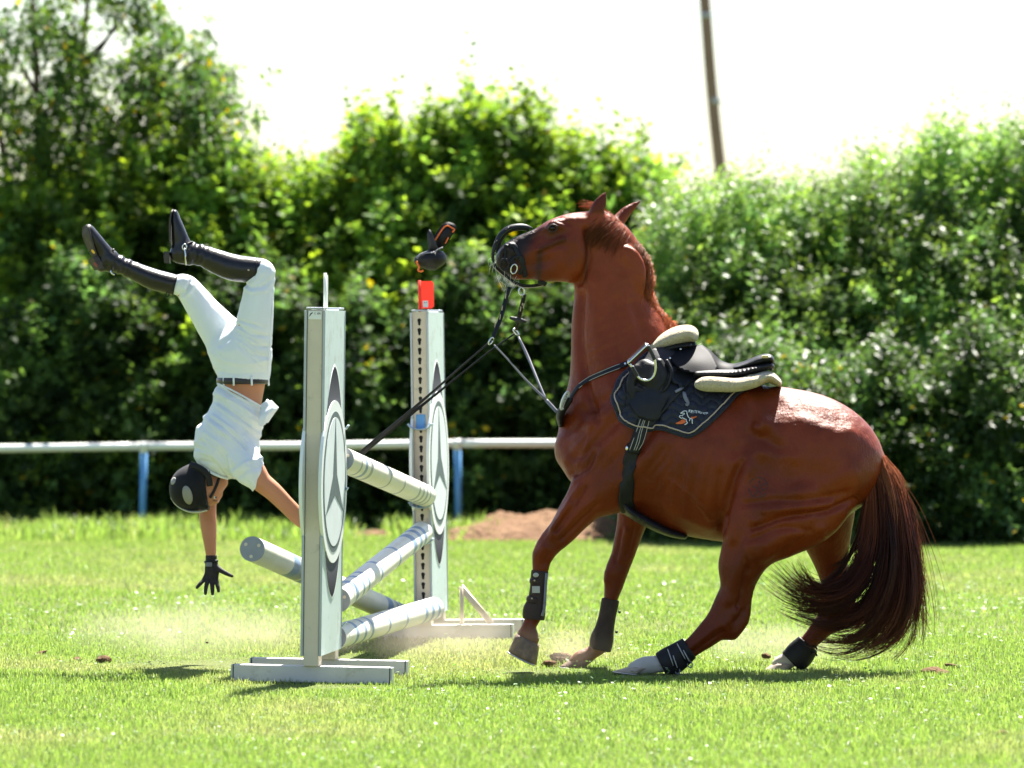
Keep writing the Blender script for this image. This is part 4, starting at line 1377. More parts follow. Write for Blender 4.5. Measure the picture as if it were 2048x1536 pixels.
# saddle
saddle = empty('saddle', hit(1400, 745)[0], 'black leather jumping saddle with raised cantle on a sheepskin pad', 'saddle')
FLAP = [(1263, 742), (1250, 763), (1251, 786), (1259, 810), (1274, 831), (1296, 841), (1313, 841), (1329, 832), (1345, 811), (1365, 786), (1392, 764), (1422, 750), (1430, 742), (1398, 728), (1350, 708), (1320, 703), (1288, 714)]
flap, flap_b, flapBV = drape('flap', FLAP, M['leather'], saddle, .024, .006, 5.0, None, True, None)
strap_on('flap_edge', [tuple(p) for p in flap_b[2:int(len(flap_b) * .62)]], 2.2, M['leather_matt'], flap, [flapBV], .001, .005, 1)
# knee block: a rolled pad on the flap
kY = hit_on(1290, 770, [flapBV])[0].y
sdf_obj('knee_block', [(sts([(1272, 738, 9, kY + .015, .018), (1262, 764, 9, kY + .004, .02), (1266, 792, 8, kY - .002, .018), (1282, 806, 6, kY, .014)]), .012),
                       (sts([(1290, 738, 20, kY + .03, .03), (1300, 752, 26, kY + .015, .034), (1306, 764, 20, kY + .01, .03)]), .02),
                       (sts([(1318, 726, 10, kY + .035, .026), (1328, 748, 9, kY + .018, .026), (1318, 774, 8, kY + .004, .022), (1296, 786, 8, kY - .002, .02), (1276, 778, 7, kY + .002, .018)]), .010),
                       (sts([(1334, 722, 4, kY + .030, .022), (1342, 744, 4, kY + .012, .02), (1332, 776, 4, kY - .004, .018), (1306, 794, 4, kY - .006, .016)]), .008)],
        M['leather_matt'], flap, .004, .02)
# skirt
def free_sheet(name, outline, mat_, parent, yfun, th=.008, step=4.0):
    """A stiff curved sheet cut to an outline, its depth given by yfun."""
    o = np.asarray(outline, float); e = np.vstack([o[-1:], o, o[:2]]); o = catmull(e, 6)[6:-6][:-1]
    m = len(o); pts = [tuple(p) for p in o]
    x0, y0 = o.min(0); x1, y1 = o.max(0)
    for y in np.arange(y0, y1, step):
        for x in np.arange(x0, x1, step):
            if in_poly((x, y), o) and np.min(np.hypot(o[:, 0] - x, o[:, 1] - y)) > step * .6:
                pts.append((x, y))
    vo, eo, fo, *_ = delaunay_2d_cdt([Vector(p) for p in pts], [(i, (i + 1) % m) for i in range(m)], [], 1, 1e-5)
    top = [PV(p.x, p.y, yfun(p.x, p.y)) for p in vo]
    bot = [PV(p.x, p.y, yfun(p.x, p.y) + th) for p in vo]
    nv = len(vo)
    faces = [tuple(f) for f in fo] + [tuple(nv + i for i in f[::-1]) for f in fo] + [(i, (i + 1) % m, nv + (i + 1) % m, nv + i) for i in range(m)]
    ob = link(name, fix_normals(mesh_np(name, np.array([list(v) for v in top + bot]), faces)), mat_, parent)
    return ob, o, BVHTree.FromPolygons(top, [tuple(f) for f in fo])
skirt, skirt_b, skirtBV = free_sheet('skirt', [(1341, 713), (1358, 699), (1384, 693), (1402, 692), (1420, 705), (1434, 738), (1410, 746), (1378, 745), (1354, 735)], M['seat_leather'], saddle,
      lambda x, y: 24.565 + .0022 * (746 - y) + .00002 * (746 - y) ** 2 - .012 * math.exp(-((x - 1388) ** 2 / 700 + (y - 722) ** 2 / 300)), .012)
# seat, lofted across the spine
def make_seat():
    rows = [(1372, 697, .050, .070, 24.80), (1388, 691, .062, .075, 24.80), (1404, 690, .075, .075, 24.795), (1422, 702, .098, .070, 24.79), (1440, 719, .122, .062, 24.785), (1462, 727, .145, .050, 24.775),
            (1486, 723, .160, .044, 24.765), (1508, 714, .166, .040, 24.755), (1526, 708, .160, .038, 24.75), (1540, 708, .140, .036, 24.745), (1547, 714, .105, .030, 24.745)]
    A = catmull(np.array(rows, float), 4)
    m = 19
    V = []
    for px, py, hw, drop, Yc in A:
        c = P(px, py, Yc)
        for s in np.linspace(-1, 1, m):
            V.append((c[0], Yc + s * hw, c[2] - drop * abs(s) ** 2.6))
    V = np.array(V)
    n = len(A)
    f = [(i * m + j, i * m + j + 1, (i + 1) * m + j + 1, (i + 1) * m + j) for i in range(n - 1) for j in range(m - 1)]
    nv = len(V)
    low = V.copy(); low[:, 2] -= .016
    f2 = [tuple(nv + i for i in q[::-1]) for q in f]
    rim = []
    for i in range(n - 1):
        for j in (0, m - 1):
            rim.append((i * m + j, (i + 1) * m + j, nv + (i + 1) * m + j, nv + i * m + j))
    for j in range(m - 1):
        for i in (0, n - 1):
            rim.append((i * m + j, i * m + j + 1, nv + i * m + j + 1, nv + i * m + j))
    me = fix_normals(mesh_np('seat', np.vstack([V, low]), f + f2 + rim))
    o = link('seat', me, M['seat_leather'], saddle)
    edge = V.reshape(n, m, 3)[:, 0]
    tube('seat_welt', edge, .004, M['leather_matt'], o, sides=6)
make_seat()
sdf_obj('panel', [(sts([(1392, 748, 7, 24.60, .05), (1430, 748, 9, 24.60, .06), (1470, 747, 9, 24.61, .07), (1510, 738, 9, 24.63, .10), (1538, 731, 8, 24.66, .12), (1543, 736, 6, 24.68, .12)]), .015),
                  (sts([(1320, 702, 6, 24.74, .05), (1350, 694, 8, 24.77, .08), (1384, 690, 9, 24.79, .09)]), .015)], M['leather_matt'], saddle, .005)
sdf_obj('cantle', [(sts([(1470, 736, 4, 24.63, .05), (1495, 729, 6, 24.625, .055), (1520, 721, 9, 24.615, .06), (1537, 717, 9, 24.63, .08), (1543, 722, 6, 24.66, .10)]), .015)], M['leather_matt'], saddle, .005)
box('maker_plate', P(1524, 716.5, 24.548) - np.array([.0, .002, .0]), P(1537, 711, 24.552) + np.array([0, .004, 0]), M['plate'], saddle, .001)
for x, y in ((1361, 703), (1339, 720)):
    p, n_ = hit_on(x, y, [flapBV, skirtBV], .012)
    uv_ball('stud', p, .006, M['iron'], saddle)
# stirrup thrown forward over the knee block, with its leather
sY = kY - .085
loop = [(1293, 688), (1300, 699), (1306, 711), (1311, 727), (1310, 746), (1303, 757), (1294, 761), (1284, 759.5), (1276, 753), (1267, 738), (1256, 724)]
iron = tube('stirrup_iron', [P(x, y, sY + .0006 * (y - 690)) for x, y in loop], .0065, M['iron'], saddle, sides=10, n=5)
ribbon('tread', [P(1255, 724, sY + .02), P(1274, 706, sY + .01), P(1293, 688, sY)], [(-.55, -.3, .8)] * 3, .052, .012, M['iron'], iron, 6)
ribbon('tread_rubber', [P(1257, 725.5, sY + .019), P(1275, 708, sY + .009), P(1292, 692, sY - .001)], [(-.55, -.3, .8)] * 3, .048, .014, M['rubber'], iron, 6)
tube('iron_sleeve', [P(x, y, sY - .001 + .0006 * (y - 690)) for x, y in [(1296, 692), (1300, 699), (1306, 711), (1309, 719)]], .0088, M['rubber'], iron, sides=10, n=4)
tube('iron_sleeve', [P(x, y, sY - .001 + .0006 * (y - 690)) for x, y in [(1275, 752), (1270, 744), (1264, 733)]], .0088, M['rubber'], iron, sides=10, n=4)
lb = [flapBV, skirtBV]
strap_on('stirrup_leather', [(1353, 736), (1344, 745), (1343, 757), (1349, 765), (1358, 768), (1363, 777)], [11, 11, 11, 10, 10, 10], M['leather'], saddle, lb, .010, .006)
strap_on('leather_loop', [(1351, 786), (1360, 781), (1369, 776)], 6, M['strap_grey'], saddle, lb, .012, .006)
strap_on('leather_tail', [(1366, 786), (1371, 797), (1374, 806), (1371, 813)], 8, M['strap_grey'], saddle, lb + [padBV], .010, .005)

# girth
girth = empty('girth', hit(1262, 930)[0], 'black girth with belly guard buckled under the saddle flap', 'girth')
strap('billet', [(1292, 826), (1284, 850), (1277, 872), (1270, 892), (1266, 906)], 25, M['leather_matt'], girth, .018, .007)
for dx in (-8.5, -1.5, 1.5, 8.5):
    strap('stitching', [(1289 + dx, 838), (1282 + dx, 862), (1275 + dx, 884), (1269 + dx, 900)], 1.3, M['stitch'], girth, .0225, .002)
strap('girth_strap', [(1268, 888), (1262, 915), (1257, 945), (1253, 975), (1251, 1000), (1256, 1018)], [26, 29, 30, 30, 31, 30], M['leather_matt'], girth, .009, .010)
sdf_obj('belly_guard', [(sts([(1246, 1006, 8, 24.72, .14), (1262, 1024, 11, 24.73, .15), (1300, 1046, 11, 24.74, .13), (1338, 1064, 9, 24.75, .10), (1368, 1072, 7, 24.76, .07)]), .02)], M['leather'], girth, .006)
bp, bn = hit(1255, 897, .022); uv_ball('buckle', bp, .009, M['iron'], girth, (.7, .4, 1.2))

# breastplate with number disc
breast = empty('breastplate', hit(1180, 760)[0], 'black breastplate strap with an oval white number disc across the chest', 'breastplate')
strap('shoulder_strap', [(1256, 727), (1232, 736), (1207, 746), (1181, 758), (1158, 774), (1145, 792), (1138, 806)], 11, M['leather'], breast, .006, .006)
for d in (-4.2, 4.2):
    strap('stitching', [(1250, 730 + d), (1232, 736 + d), (1207, 746 + d), (1181, 758 + d), (1160, 773 + d)], 1.2, M['stitch'], breast, .0092, .0016)
kp, kn = hit(1250, 731, .012); uv_ball('buckle', kp, .008, M['iron'], breast, (.8, .5, 1.3))
sdf_obj('chest_piece', [(sts([(1140, 800, 6, 24.66, .02), (1126, 818, 8, 24.70, .04), (1120, 832, 8, 24.74, .06), (1121, 850, 5, 24.76, .05)]), .01)], M['leather_matt'], breast, .004, .02)
dc = PV(1129, 801, 24.635)
du = (PV(1136, 783, 24.635) - PV(1122, 820, 24.635)).normalized()
dv = Vector((.36, .92, .14)); dv = (dv - du * dv.dot(du)).normalized()
dn = du.cross(dv)
if dn.y > 0: dn = -dn
rd_ = .0455
def disc_at(name, r_, lift, mat_, parent):
    ring0 = [dc + dn * lift + (du * math.cos(a) + dv * math.sin(a)) * r_ for a in np.linspace(0, 2 * math.pi, 40, endpoint=False)]
    ring1 = [p - dn * .003 for p in ring0]
    V = ring0 + ring1; n = 40
    return link(name, fix_normals(mesh_np(name, V, [tuple(range(n)), tuple(range(n, 2 * n))] + [(i, (i + 1) % n, n + (i + 1) % n, n + i) for i in range(n)])), mat_, parent, False)
disc = disc_at('number_disc', rd_, 0, M['sticker'], breast)
rim = [dc + dn * .001 + (du * math.cos(a) + dv * math.sin(a)) * rd_ for a in np.linspace(0, 2 * math.pi, 40, endpoint=False)]
v_, f_ = tube_arrays(np.array([list(p) for p in rim]), .0032, None, 6, tuple(dn), closed=True)
link('disc_rim', fix_normals(mesh_np('disc_rim', v_, f_)), M['sticker'], disc)
def disc_text(txt, size, u0, v0, flip=1):
    me = text_mesh(txt, 1.0, None, 'disc_number', extrude=0)
    co = np.empty(len(me.vertices) * 3); me.vertices.foreach_get('co', co); co = co.reshape(-1, 3)
    out = [dc + dn * .0012 + du * (u0 + q[1] * size) + (-dv if flip < 0 else dv) * (v0 + q[0] * size) for q in co]
    me.vertices.foreach_set('co', np.array([list(q) for q in out]).ravel()); me.update()
    link('disc_number', me, M['ink'], disc, False)
right_is = 1 if dv.cross(du).dot(dn) > 0 else -1
disc_text('5', .046, .016, .0, 1)
disc_text('1', .046, -.018, .0, 1)

# running martingale
mart = empty('running_martingale', P(1112, 822, 24.72), 'thin forked martingale straps running from the chest to the two rein rings', 'martingale')
A0 = P(1114, 824, 24.72)
fk = P(1092, 800, 24.75)
rg1, rg2 = P(982, 682, 24.68), P(1032, 664, 24.98)
def flat(name, pts, w, mat_, parent, nor=(0, -1, .2), th=.004, n=4):
    return ribbon(name, pts, [nor] * len(pts), w, th, mat_, parent, n)
flat('strap', [A0, (A0 + fk) / 2, fk], .017, M['strap_grey'], mart)
flat('strap', [fk, P(1050, 758, 24.73), P(1012, 715, 24.70), P(988, 690, 24.68)], [.013, .010, .008, .008], M['strap_grey'], mart)
flat('strap', [fk, P(1076, 762, 24.82), P(1055, 712, 24.92), P(1036, 672, 24.98)], [.012, .011, .014, .010], M['strap_grey'], mart)
def ring3(name, c, r_, th, mat_, parent, u=(1, 0, 0), v=(0, 0, 1), n=20):
    u, v = np.asarray(u, float), np.asarray(v, float)
    u /= np.linalg.norm(u); v /= np.linalg.norm(v)
    pts = np.array([c + u * r_ * math.cos(a) + v * r_ * 1.35 * math.sin(a) for a in np.linspace(0, 2 * math.pi, n, endpoint=False)])
    w_ = np.cross(u, v)
    V, f = tube_arrays(pts, th, None, 8, tuple(w_), closed=True)
    return link(name, fix_normals(mesh_np(name, V, f)), mat_, parent)
ring3('ring', rg1, .012, .0036, M['iron'], mart, (.8, .4, .3), (.35, 0, 1))
ring3('ring', rg2, .012, .0036, M['iron'], mart, (.8, .3, -.3), (-.5, 0, 1))

# bridle, pulled forward off the ears
bridle = empty('bridle', P(1030, 520, 24.80), 'black leather bridle slipped forward off the ears, looping in front of the nose', 'bridle')
nb = strap('noseband', [(1027, 470), (1022, 477), (1028, 492), (1035, 506), (1041, 516), (1046, 532), (1050, 550), (1052, 562)], 10, M['leather'], bridle, .006, .007)
strap('flash_strap', [(1017, 482), (1011, 492), (1010, 504), (1009, 514), (1010, 524)], 5, M['leather_matt'], bridle, .006, .006)
strap('flash_strap', [(1044, 512), (1035, 513), (1027, 516), (1021, 524), (1018, 534)], 6, M['leather'], bridle, .008, .007)
strap('cheek_strap', [(1042, 512), (1046, 524), (1044, 538), (1038, 548)], 8, M['leather_matt'], bridle, .007, .006)
yb = 24.79
big = [(1064, 457), (1052, 452.5), (1036, 451.5), (1018, 455), (1003, 466), (994, 481), (988, 497), (985.5, 512), (987, 524), (993, 536)]
flat('headpiece', [P(x, y, 24.80 - .02 * math.sin(i / 9 * 3.1)) for i, (x, y) in enumerate(big)], [.012, .022, .026, .026, .026, .024, .020, .016, .014, .012], M['leather'], bridle, (-.3, -.75, .55), .007)
far = [(1058, 460), (1046, 458), (1030, 459), (1014, 466), (1003, 480), (997, 496), (996, 506)]
flat('headpiece', [P(x, y, 24.88) for x, y in far], .020, M['leather_matt'], bridle, (-.3, .6, .6), .006)
for x, y in ((1015, 457), (992, 483), (986, 510)):
    b_ = ring3('keeper', P(x, y, 24.775), .009, .003, M['leather_matt'], bridle, (.6, .2, .7), (0, 1, 0.2))
ring3('bit_ring', P(1009, 529, 24.775), .021, .0042, M['leather'], bridle, (1, .2, 0), (0, -.2, .62), 26)
ring3('bit_ring', P(1028, 538, 24.775), .016, .0034, M['steel'], bridle, (1, .1, .3), (0, -.1, 1), 24)
chin = [(987, 531), (1000, 543), (1015, 555), (1030, 566), (1050, 572), (1072, 571), (1086, 568)]
flat('chin_strap', [P(x, y, 24.81 + .0007 * (x - 990)) for x, y in chin], .018, M['leather_matt'], bridle, (.2, -.8, -.4), .006)
flat('chin_strap_edge', [P(x, y + 3.4, 24.805 + .0007 * (x - 990)) for x, y in chin], .004, M['piping'], bridle, (.2, -.8, -.4), .004)
flat('buckled_end', [P(1076, 566, 24.85), P(1085, 566, 24.845), P(1092, 569, 24.85)], .024, M['leather_matt'], bridle, (.1, -.8, -.4), .008)
ring3('rein_ring', P(1043, 583, 24.84), .014, .0036, M['steel'], bridle, (1, .3, .2), (-.15, 0, 1), 24)
# frayed foamy threads hanging at the mouth
r_ = np.random.default_rng(5)
for i in range(20):
    x0, y0 = r_.uniform(988, 1040), 0
    y0 = 545 + (x0 - 988) * .45 + r_.uniform(-14, 4)
    ln = r_.uniform(14, 46)
    dx = r_.normal(-2, 6)
    Y0 = 24.80 + r_.uniform(-.03, .06)
    tx = 1012 if x0 < 1035 else 1046
    pts = [P(x0, y0, Y0), P(x0 + (tx - x0) * .4 + r_.normal(0, 4), y0 + ln * .5, Y0), P(x0 + (tx - x0) * .75 + dx, y0 + ln, Y0)]
    tube('foam_thread', pts, r_.uniform(.0005, .0012), M['foam'], bridle, sides=5, n=4)
for i in range(6):
    pts = [P(992 + r_.normal(0, 3), 505 + i * 4, 24.79), P(984 + r_.normal(0, 4), 512 + i * 4, 24.79), P(981 + r_.normal(0, 5), 522 + i * 4 + r_.uniform(0, 12), 24.79)]
    tube('foam_thread', pts, r_.uniform(.0006, .0013), M['foam'], bridle, sides=5, n=4)
# reins
hand = P(652, 1058, 25.30)
def rein(pts, w, seg_grip):
    o = flat('rein', pts, w, M['leather_matt'], bridle, (.15, -.9, .2), .005, 5)
    return o
rein([P(1018, 574, 24.80), P(1010, 605, 24.78), P(1000, 640, 24.74), P(984, 680, 24.68)], [.020, .020, .020, .016], True)
rein([P(1049, 588, 24.86), P(1044, 610, 24.88), P(1038, 634, 24.92), P(1033, 660, 24.98)], [.018, .021, .020, .012], True)
for (x, y) in ((1012, 592), (1005, 616), (1001, 634), (996, 644), (991, 650), (1046, 606), (1042, 618), (1048, 612)):
    Yk = 24.74 if x < 1020 else 24.875
    flat('rein_grip', [P(x, y - 5, Yk), P(x + (-1.5), y + 5, Yk)], .005, M['piping'], bridle, (.15, -.9, .2), .006)
sdf_obj('rein_stop', [(sts([(1022, 636, 3.5, 24.90, .006), (1037, 640, 5, 24.895, .008), (1050, 643, 3.5, 24.90, .006)]), .006)], M['rubber'], bridle, .0025, .012)
r1 = [P(982, 682, 24.68), P(930, 727, 24.78), P(866, 783, 24.92), P(800, 840, 25.05), P(752, 880, 25.14), P(712, 916, 25.20), P(684, 965, 25.25), hand]
r2 = [P(1031, 666, 24.98), P(975, 706, 25.02), P(905, 762, 25.08), P(850, 806, 25.12), P(800, 845, 25.15), P(752, 884, 25.18), P(715, 918, 25.22), P(688, 970, 25.26), hand + np.array([.01, .02, 0])]
flat('rein', r1, [.010, .010, .012, .018, .020, .018, .014, .012], M['leather_matt'], bridle, (.5, -.7, .5), .004, 5)
flat('rein', r2, [.008, .008, .010, .014, .020, .020, .018, .014, .012], M['leather_matt'], bridle, (.5, -.7, .5), .004, 5)

# leg boots
def leg_boot(label, chain, k, mat_, cuts, name='leg_boot'):
    root = empty(name, chain[0][:3], label, 'leg boot', 'protective boots on the horse')
    root.location = Vector(chain[len(chain) // 2][:3])
    sdf_obj('shell', [(chain, k)], mat_, root, .004, .02, 1, cuts)
    return root
def cutp(a, b, Y):
    """Cutting plane through picture point a, removing what lies beyond in direction a->b."""
    p, q = P(*a, Y), P(*b, Y)
    return (p, q - p)
b1 = leg_boot('brown tendon boot on the lifted foreleg nearest the camera', sts([(1081, 1130, 17.5, 24.66, .034), (1079, 1150, 17.5, 24.66, .034), (1076, 1180, 17, 24.66, .034), (1073, 1205, 19, 24.66, .036), (1068, 1224, 23, 24.66, .041), (1068, 1250, 20, 24.66, .040)]), .02, M['brown_boot'],
              [cutp((1081, 1141), (1082, 1130), 24.66), cutp((1067, 1239), (1066, 1250), 24.66)])
def wrap(name, a, b, Y, rd, w, mat_, parent, th=.004):
    """A strap round a leg between two silhouette points."""
    pa, pb = P(*a, Y), P(*b, Y)
    c = (pa + pb) / 2; u = (pb - pa) / 2
    pts, nor = [], []
    for t in np.linspace(-.1, math.pi + .1, 14):
        q = c + u * (-math.cos(t)) * 1.04 + np.array([0, -rd, 0]) * math.sin(t)
        pts.append(q); nor.append((q - c) / np.linalg.norm(q - c))
    return ribbon(name, pts, nor, w, th, mat_, parent, 2)
wrap('strap', (1061, 1161), (1084, 1164), 24.66, .036, .026, M['brown_boot'], b1, .008)
wrap('strap', (1055, 1196), (1080, 1204), 24.66, .038, .028, M['brown_boot'], b1, .008)
box('pale_patch', P(1066, 1180, 24.622) + np.array([-.004, -.003, -.014]), P(1079, 1180, 24.622) + np.array([.002, .002, .018]), M['patch'], b1, .002)
uv_ball('pale_patch', P(1073, 1150, 24.63), .014, M['patch'], b1, (1.2, .35, .8))
uv_ball('pin', P(1069, 1161, 24.621), .0045, M['piping'], b1); uv_ball('pin', P(1064, 1197, 24.62), .0045, M['piping'], b1)
ribbon('rear_trim', [P(1093, 1146, 24.635), P(1091, 1180, 24.632), P(1089, 1215, 24.625), P(1084, 1232, 24.625)], [(.5, -.8, 0)] * 4, .016, .006, M['strap_grey'], b1)
b2 = leg_boot('brown tendon boot on the foreleg planted on the ground', sts([(1223, 1188, 18, 24.98, .034), (1220, 1205, 18, 24.98, .034), (1214, 1235, 17.5, 24.98, .034), (1208, 1262, 20, 24.98, .037), (1203, 1282, 24, 24.98, .042), (1200, 1305, 20, 24.98, .04)]), .02, M['brown_boot'],
              [cutp((1222, 1198), (1224, 1188), 24.98), cutp((1202, 1301), (1198, 1318), 24.98)])
for x, y in ((1239, 1224), (1233, 1264)):
    uv_ball('pin', P(x, y, 24.96), .007, M['rubber'], b2)
b3 = leg_boot('black fetlock boot with two grey straps on the outstretched hind leg', sts([(1392, 1286, 23, 24.48, .037), (1372, 1301, 25, 24.48, .039), (1350, 1317, 29, 24.48, .043), (1335, 1325, 29, 24.48, .044), (1318, 1332, 24, 24.48, .04)]), .02, M['black_boot'],
              [cutp((1379, 1296), (1392, 1287), 24.48), cutp((1322, 1331), (1308, 1338), 24.48)])
for (a, b) in (((1339, 1300), (1353, 1340)), ((1358, 1289), (1378, 1327))):
    ps = [P(a[0] + (b[0] - a[0]) * t, a[1] + (b[1] - a[1]) * t, 24.48 - .047 * math.sin(.35 + t * 2.3)) for t in np.linspace(0, 1, 7)]
    flat('strap', ps, .026, M['black_boot'], b3, (-.1, -.95, .2), .006, 3)
    for d in (-4.6, 4.6):
        flat('strap_edge', [q + np.array([d * .85 * MPP(24.5), -.0065, -d * .45 * MPP(24.5)]) for q in ps[:6]], .0045, M['patch'], b3, (-.1, -.95, .2), .003, 3)
    ring3('buckle', ps[-1] + np.array([.004, -.004, -.004]), .011, .003, M['strap_grey'], b3, (1, 0, .6), (-.5, 0, 1))
b4 = leg_boot('black fetlock boot on the hind leg behind, under the tail', sts([(1625, 1276, 22, 24.87, .036), (1613, 1292, 25, 24.87, .039), (1600, 1308, 29, 24.87, .043), (1590, 1318, 28, 24.87, .043), (1578, 1326, 24, 24.87, .04)]), .02, M['black_boot'],
              [cutp((1616, 1287), (1626, 1275), 24.87), cutp((1582, 1324), (1572, 1334), 24.87)])
for y in (1290, 1303):
    tube('strap_end', [P(1622, y + 4, 24.84), P(1630, y + 2, 24.83), P(1634, y + 9, 24.83)], .0045, M['black_boot'], b4, sides=6, n=3)

# brand on the thigh
br = []
cxb, cyb = 1516, 975
for a0, a1 in ((20, 100), (115, 160), (190, 250), (262, 330)):
    br.append([(cxb + 19 * math.cos(R(a)), cyb - 20 * math.sin(R(a))) for a in np.linspace(a0, a1, 7)])
br += [[(1504, 972), (1512, 975), (1517, 981)], [(1519, 962), (1520, 972), (1526, 980), (1534, 978)], [(1509, 990), (1517, 983), (1525, 992)], [(1524, 971), (1531, 968), (1535, 974)]]
m_br = mat('brand_scar', (.055, .014, .009), .5)
for q in br:
    h = [hit(x, y, .0006) for x, y in q]
    ribbon('brand_mark', [a for a, b in h], [b for a, b in h], .0052, .0022, m_br, horse, 3)

# the boot that has come off and is flying above the red flag
def flying_boot():
    Y = 26.3
    root = empty('flying_leg_boot', P(870, 492, Y), 'loose black boot with orange lining flying through the air above the red flag', 'leg boot')
    z = lambda zx, zy: (800 + zx * .15625, 420 + zy * .15625)
    def slab(name, outline, Y0, th, mat_, parent, n=5, tilt=0.0):
        o = np.array([z(*q) for q in outline]); e = np.vstack([o[-1:], o, o[:2]]); o = catmull(e, n)[n:-n][:-1]
        c = o.mean(0)
        a = [P(x, y, Y0 + tilt * (y - c[1]) * MPP(Y)) for x, y in o]
        b = [P(x, y, Y0 + th + tilt * (y - c[1]) * MPP(Y)) for x, y in o]
        m = len(o)
        ci, cj = P(*c, Y0 - .006), P(*c, Y0 + th + .006)
        V = a + b + [ci, cj]
        f = [(i, (i + 1) % m, m + (i + 1) % m, m + i) for i in range(m)] + [((i + 1) % m, i, 2 * m) for i in range(m)] + [(m + i, m + (i + 1) % m, 2 * m + 1) for i in range(m)]
        return link(name, fix_normals(mesh_np(name, V, f)), mat_, parent), a
    fl_, a_ = slab('long_flap', [(430, 350), (520, 210), (590, 155), (660, 160), (715, 195), (720, 250), (650, 350), (610, 420), (550, 480), (490, 500), (430, 440)], Y, .022, M['leather_matt'], root)
    tube('orange_trim', [P(*z(*q), Y - .008) for q in [(450, 390), (500, 310), (560, 225), (610, 200), (660, 225), (695, 250), (670, 285)]], .0042, M['orange'], fl_, sides=6, n=4)
    tube('orange_trim', [P(*z(*q), Y - .006) for q in [(620, 350), (600, 390), (580, 430)]], .0035, M['orange'], fl_, sides=6, n=4)
    sdf_obj('cup', [(sts([(*z(255, 650), 12, Y - .02, .04), (*z(330, 640), 17, Y - .03, .06), (*z(430, 630), 19, Y - .03, .07), (*z(500, 620), 15, Y - .02, .06), (*z(520, 570), 8, Y, .04)]), .02),
                    (sts([(*z(380, 720), 7, Y - .03, .04), (*z(440, 735), 5, Y - .03, .03)]), .02)], M['leather_matt'], root, .005, .02)
    tube('welt', [P(*z(*q), Y - .085) for q in [(215, 620), (270, 565), (350, 548), (430, 545), (490, 505), (550, 480)]], .004, M['strap_grey'], root, sides=6, n=4)
    ins, _ = slab('tongue', [(345, 340), (350, 285), (375, 250), (405, 275), (440, 370), (470, 440), (485, 500), (430, 545), (370, 550), (358, 450)], Y - .04, .012, M['rubber'], root)
    tube('orange_lining', [P(*z(*q), Y - .075) for q in [(210, 655), (225, 690), (245, 730), (235, 770), (270, 785), (300, 770)]], .0055, M['orange'], root, sides=6, n=4)
    tube('orange_lining', [P(*z(*q), Y - .04) for q in [(340, 530), (360, 545), (390, 548)]], .004, M['orange'], root, sides=6, n=3)
flying_boot()

# ------------------------------------------------------------------ the falling rider
RY = 25.30
M['skin'] = mat('tanned_skin', (.50, .215, .115), .5, spec=.35, var=(14, .35, (.42, .16, .08)), bump=[(240, .10, .002)], attr=None)
M['shirt'] = mat('white_shirt', (.72, .755, .77), .85, spec=.1, var=(8, .25, (.64, .68, .70)), bump=[(300, .15, .002)])
M['breeches'] = mat('white_breeches', (.75, .785, .81), .8, spec=.1, var=(6, .2, (.67, .71, .74)), bump=[(300, .12, .002)], dirt=(9, .70, (.40, .40, .42), .6))
M['boot_leather'] = mat('polished_black_boot', (.010, .008, .009), .32, spec=.42, bump=[(30, .25, .008), (160, .1, .002)], var=(10, .4, (.028, .024, .026)))
M['boot_sole'] = mat('boot_sole', (.035, .028, .026), .7, var=(30, .5, (.09, .07, .06)))
M['helmet'] = mat('black_velvet_helmet', (.007, .007, .009), .65, spec=.2, var=(30, .3, (.014, .014, .017)), bump=[(300, .15, .002)], sheen=.05)
M['helmet_grey'] = mat('helmet_vent', (.26, .25, .22), .5)
M['helmet_pale'] = mat('helmet_pale_rim', (.52, .53, .42), .45)
M['glove'] = mat('black_glove', (.024, .020, .022), .7, spec=.25, var=(60, .5, (.05, .042, .042)), bump=[(220, .3, .003)])
M['belt'] = mat('black_belt', (.02, .016, .02), .35, spec=.5)
M['hair_dark'] = mat('dark_hair', (.03, .016, .010), .5, bump=[(200, .5, .004)])
M['yellow_badge'] = mat('yellow_badge', (.75, .42, .03), .5)
M['red_badge'] = mat('red_sole_badge', (.22, .04, .04), .6)

def displace(me, fn):
    n = len(me.vertices)
    co = np.empty(n * 3, np.float32); me.vertices.foreach_get('co', co); co = co.reshape(-1, 3).astype(float)
    no = np.empty(n * 3, np.float32); me.vertex_normals.foreach_get('vector', no); no = no.reshape(-1, 3)
    px, py = to_px(co)
    co += no * fn(px, py, co)[:, None]
    me.vertices.foreach_set('co', co.astype(np.float32).ravel())
    me.update()

def sdf_mesh(chains, h, pad=.03, relax=2, cuts=(), name='m'):
    allp = np.vstack([np.asarray(c[0], float) for c in chains if len(c) < 3 or c[2] == 'add'])
    r = np.maximum(allp[:, 3], allp[:, 4]).max() + pad
    Fd = Field(allp[:, :3].min(0) - r, allp[:, :3].max(0) + r, h)
    for c in chains:
        Fd.chain(np.asarray(c[0], float), c[1], *(c[2:3]), pad=pad)
    for p, n in cuts:
        Fd.half(p, n, .005)
    V, Fc = Fd.surface(relax)
    return mesh_np(name, V, Fc)

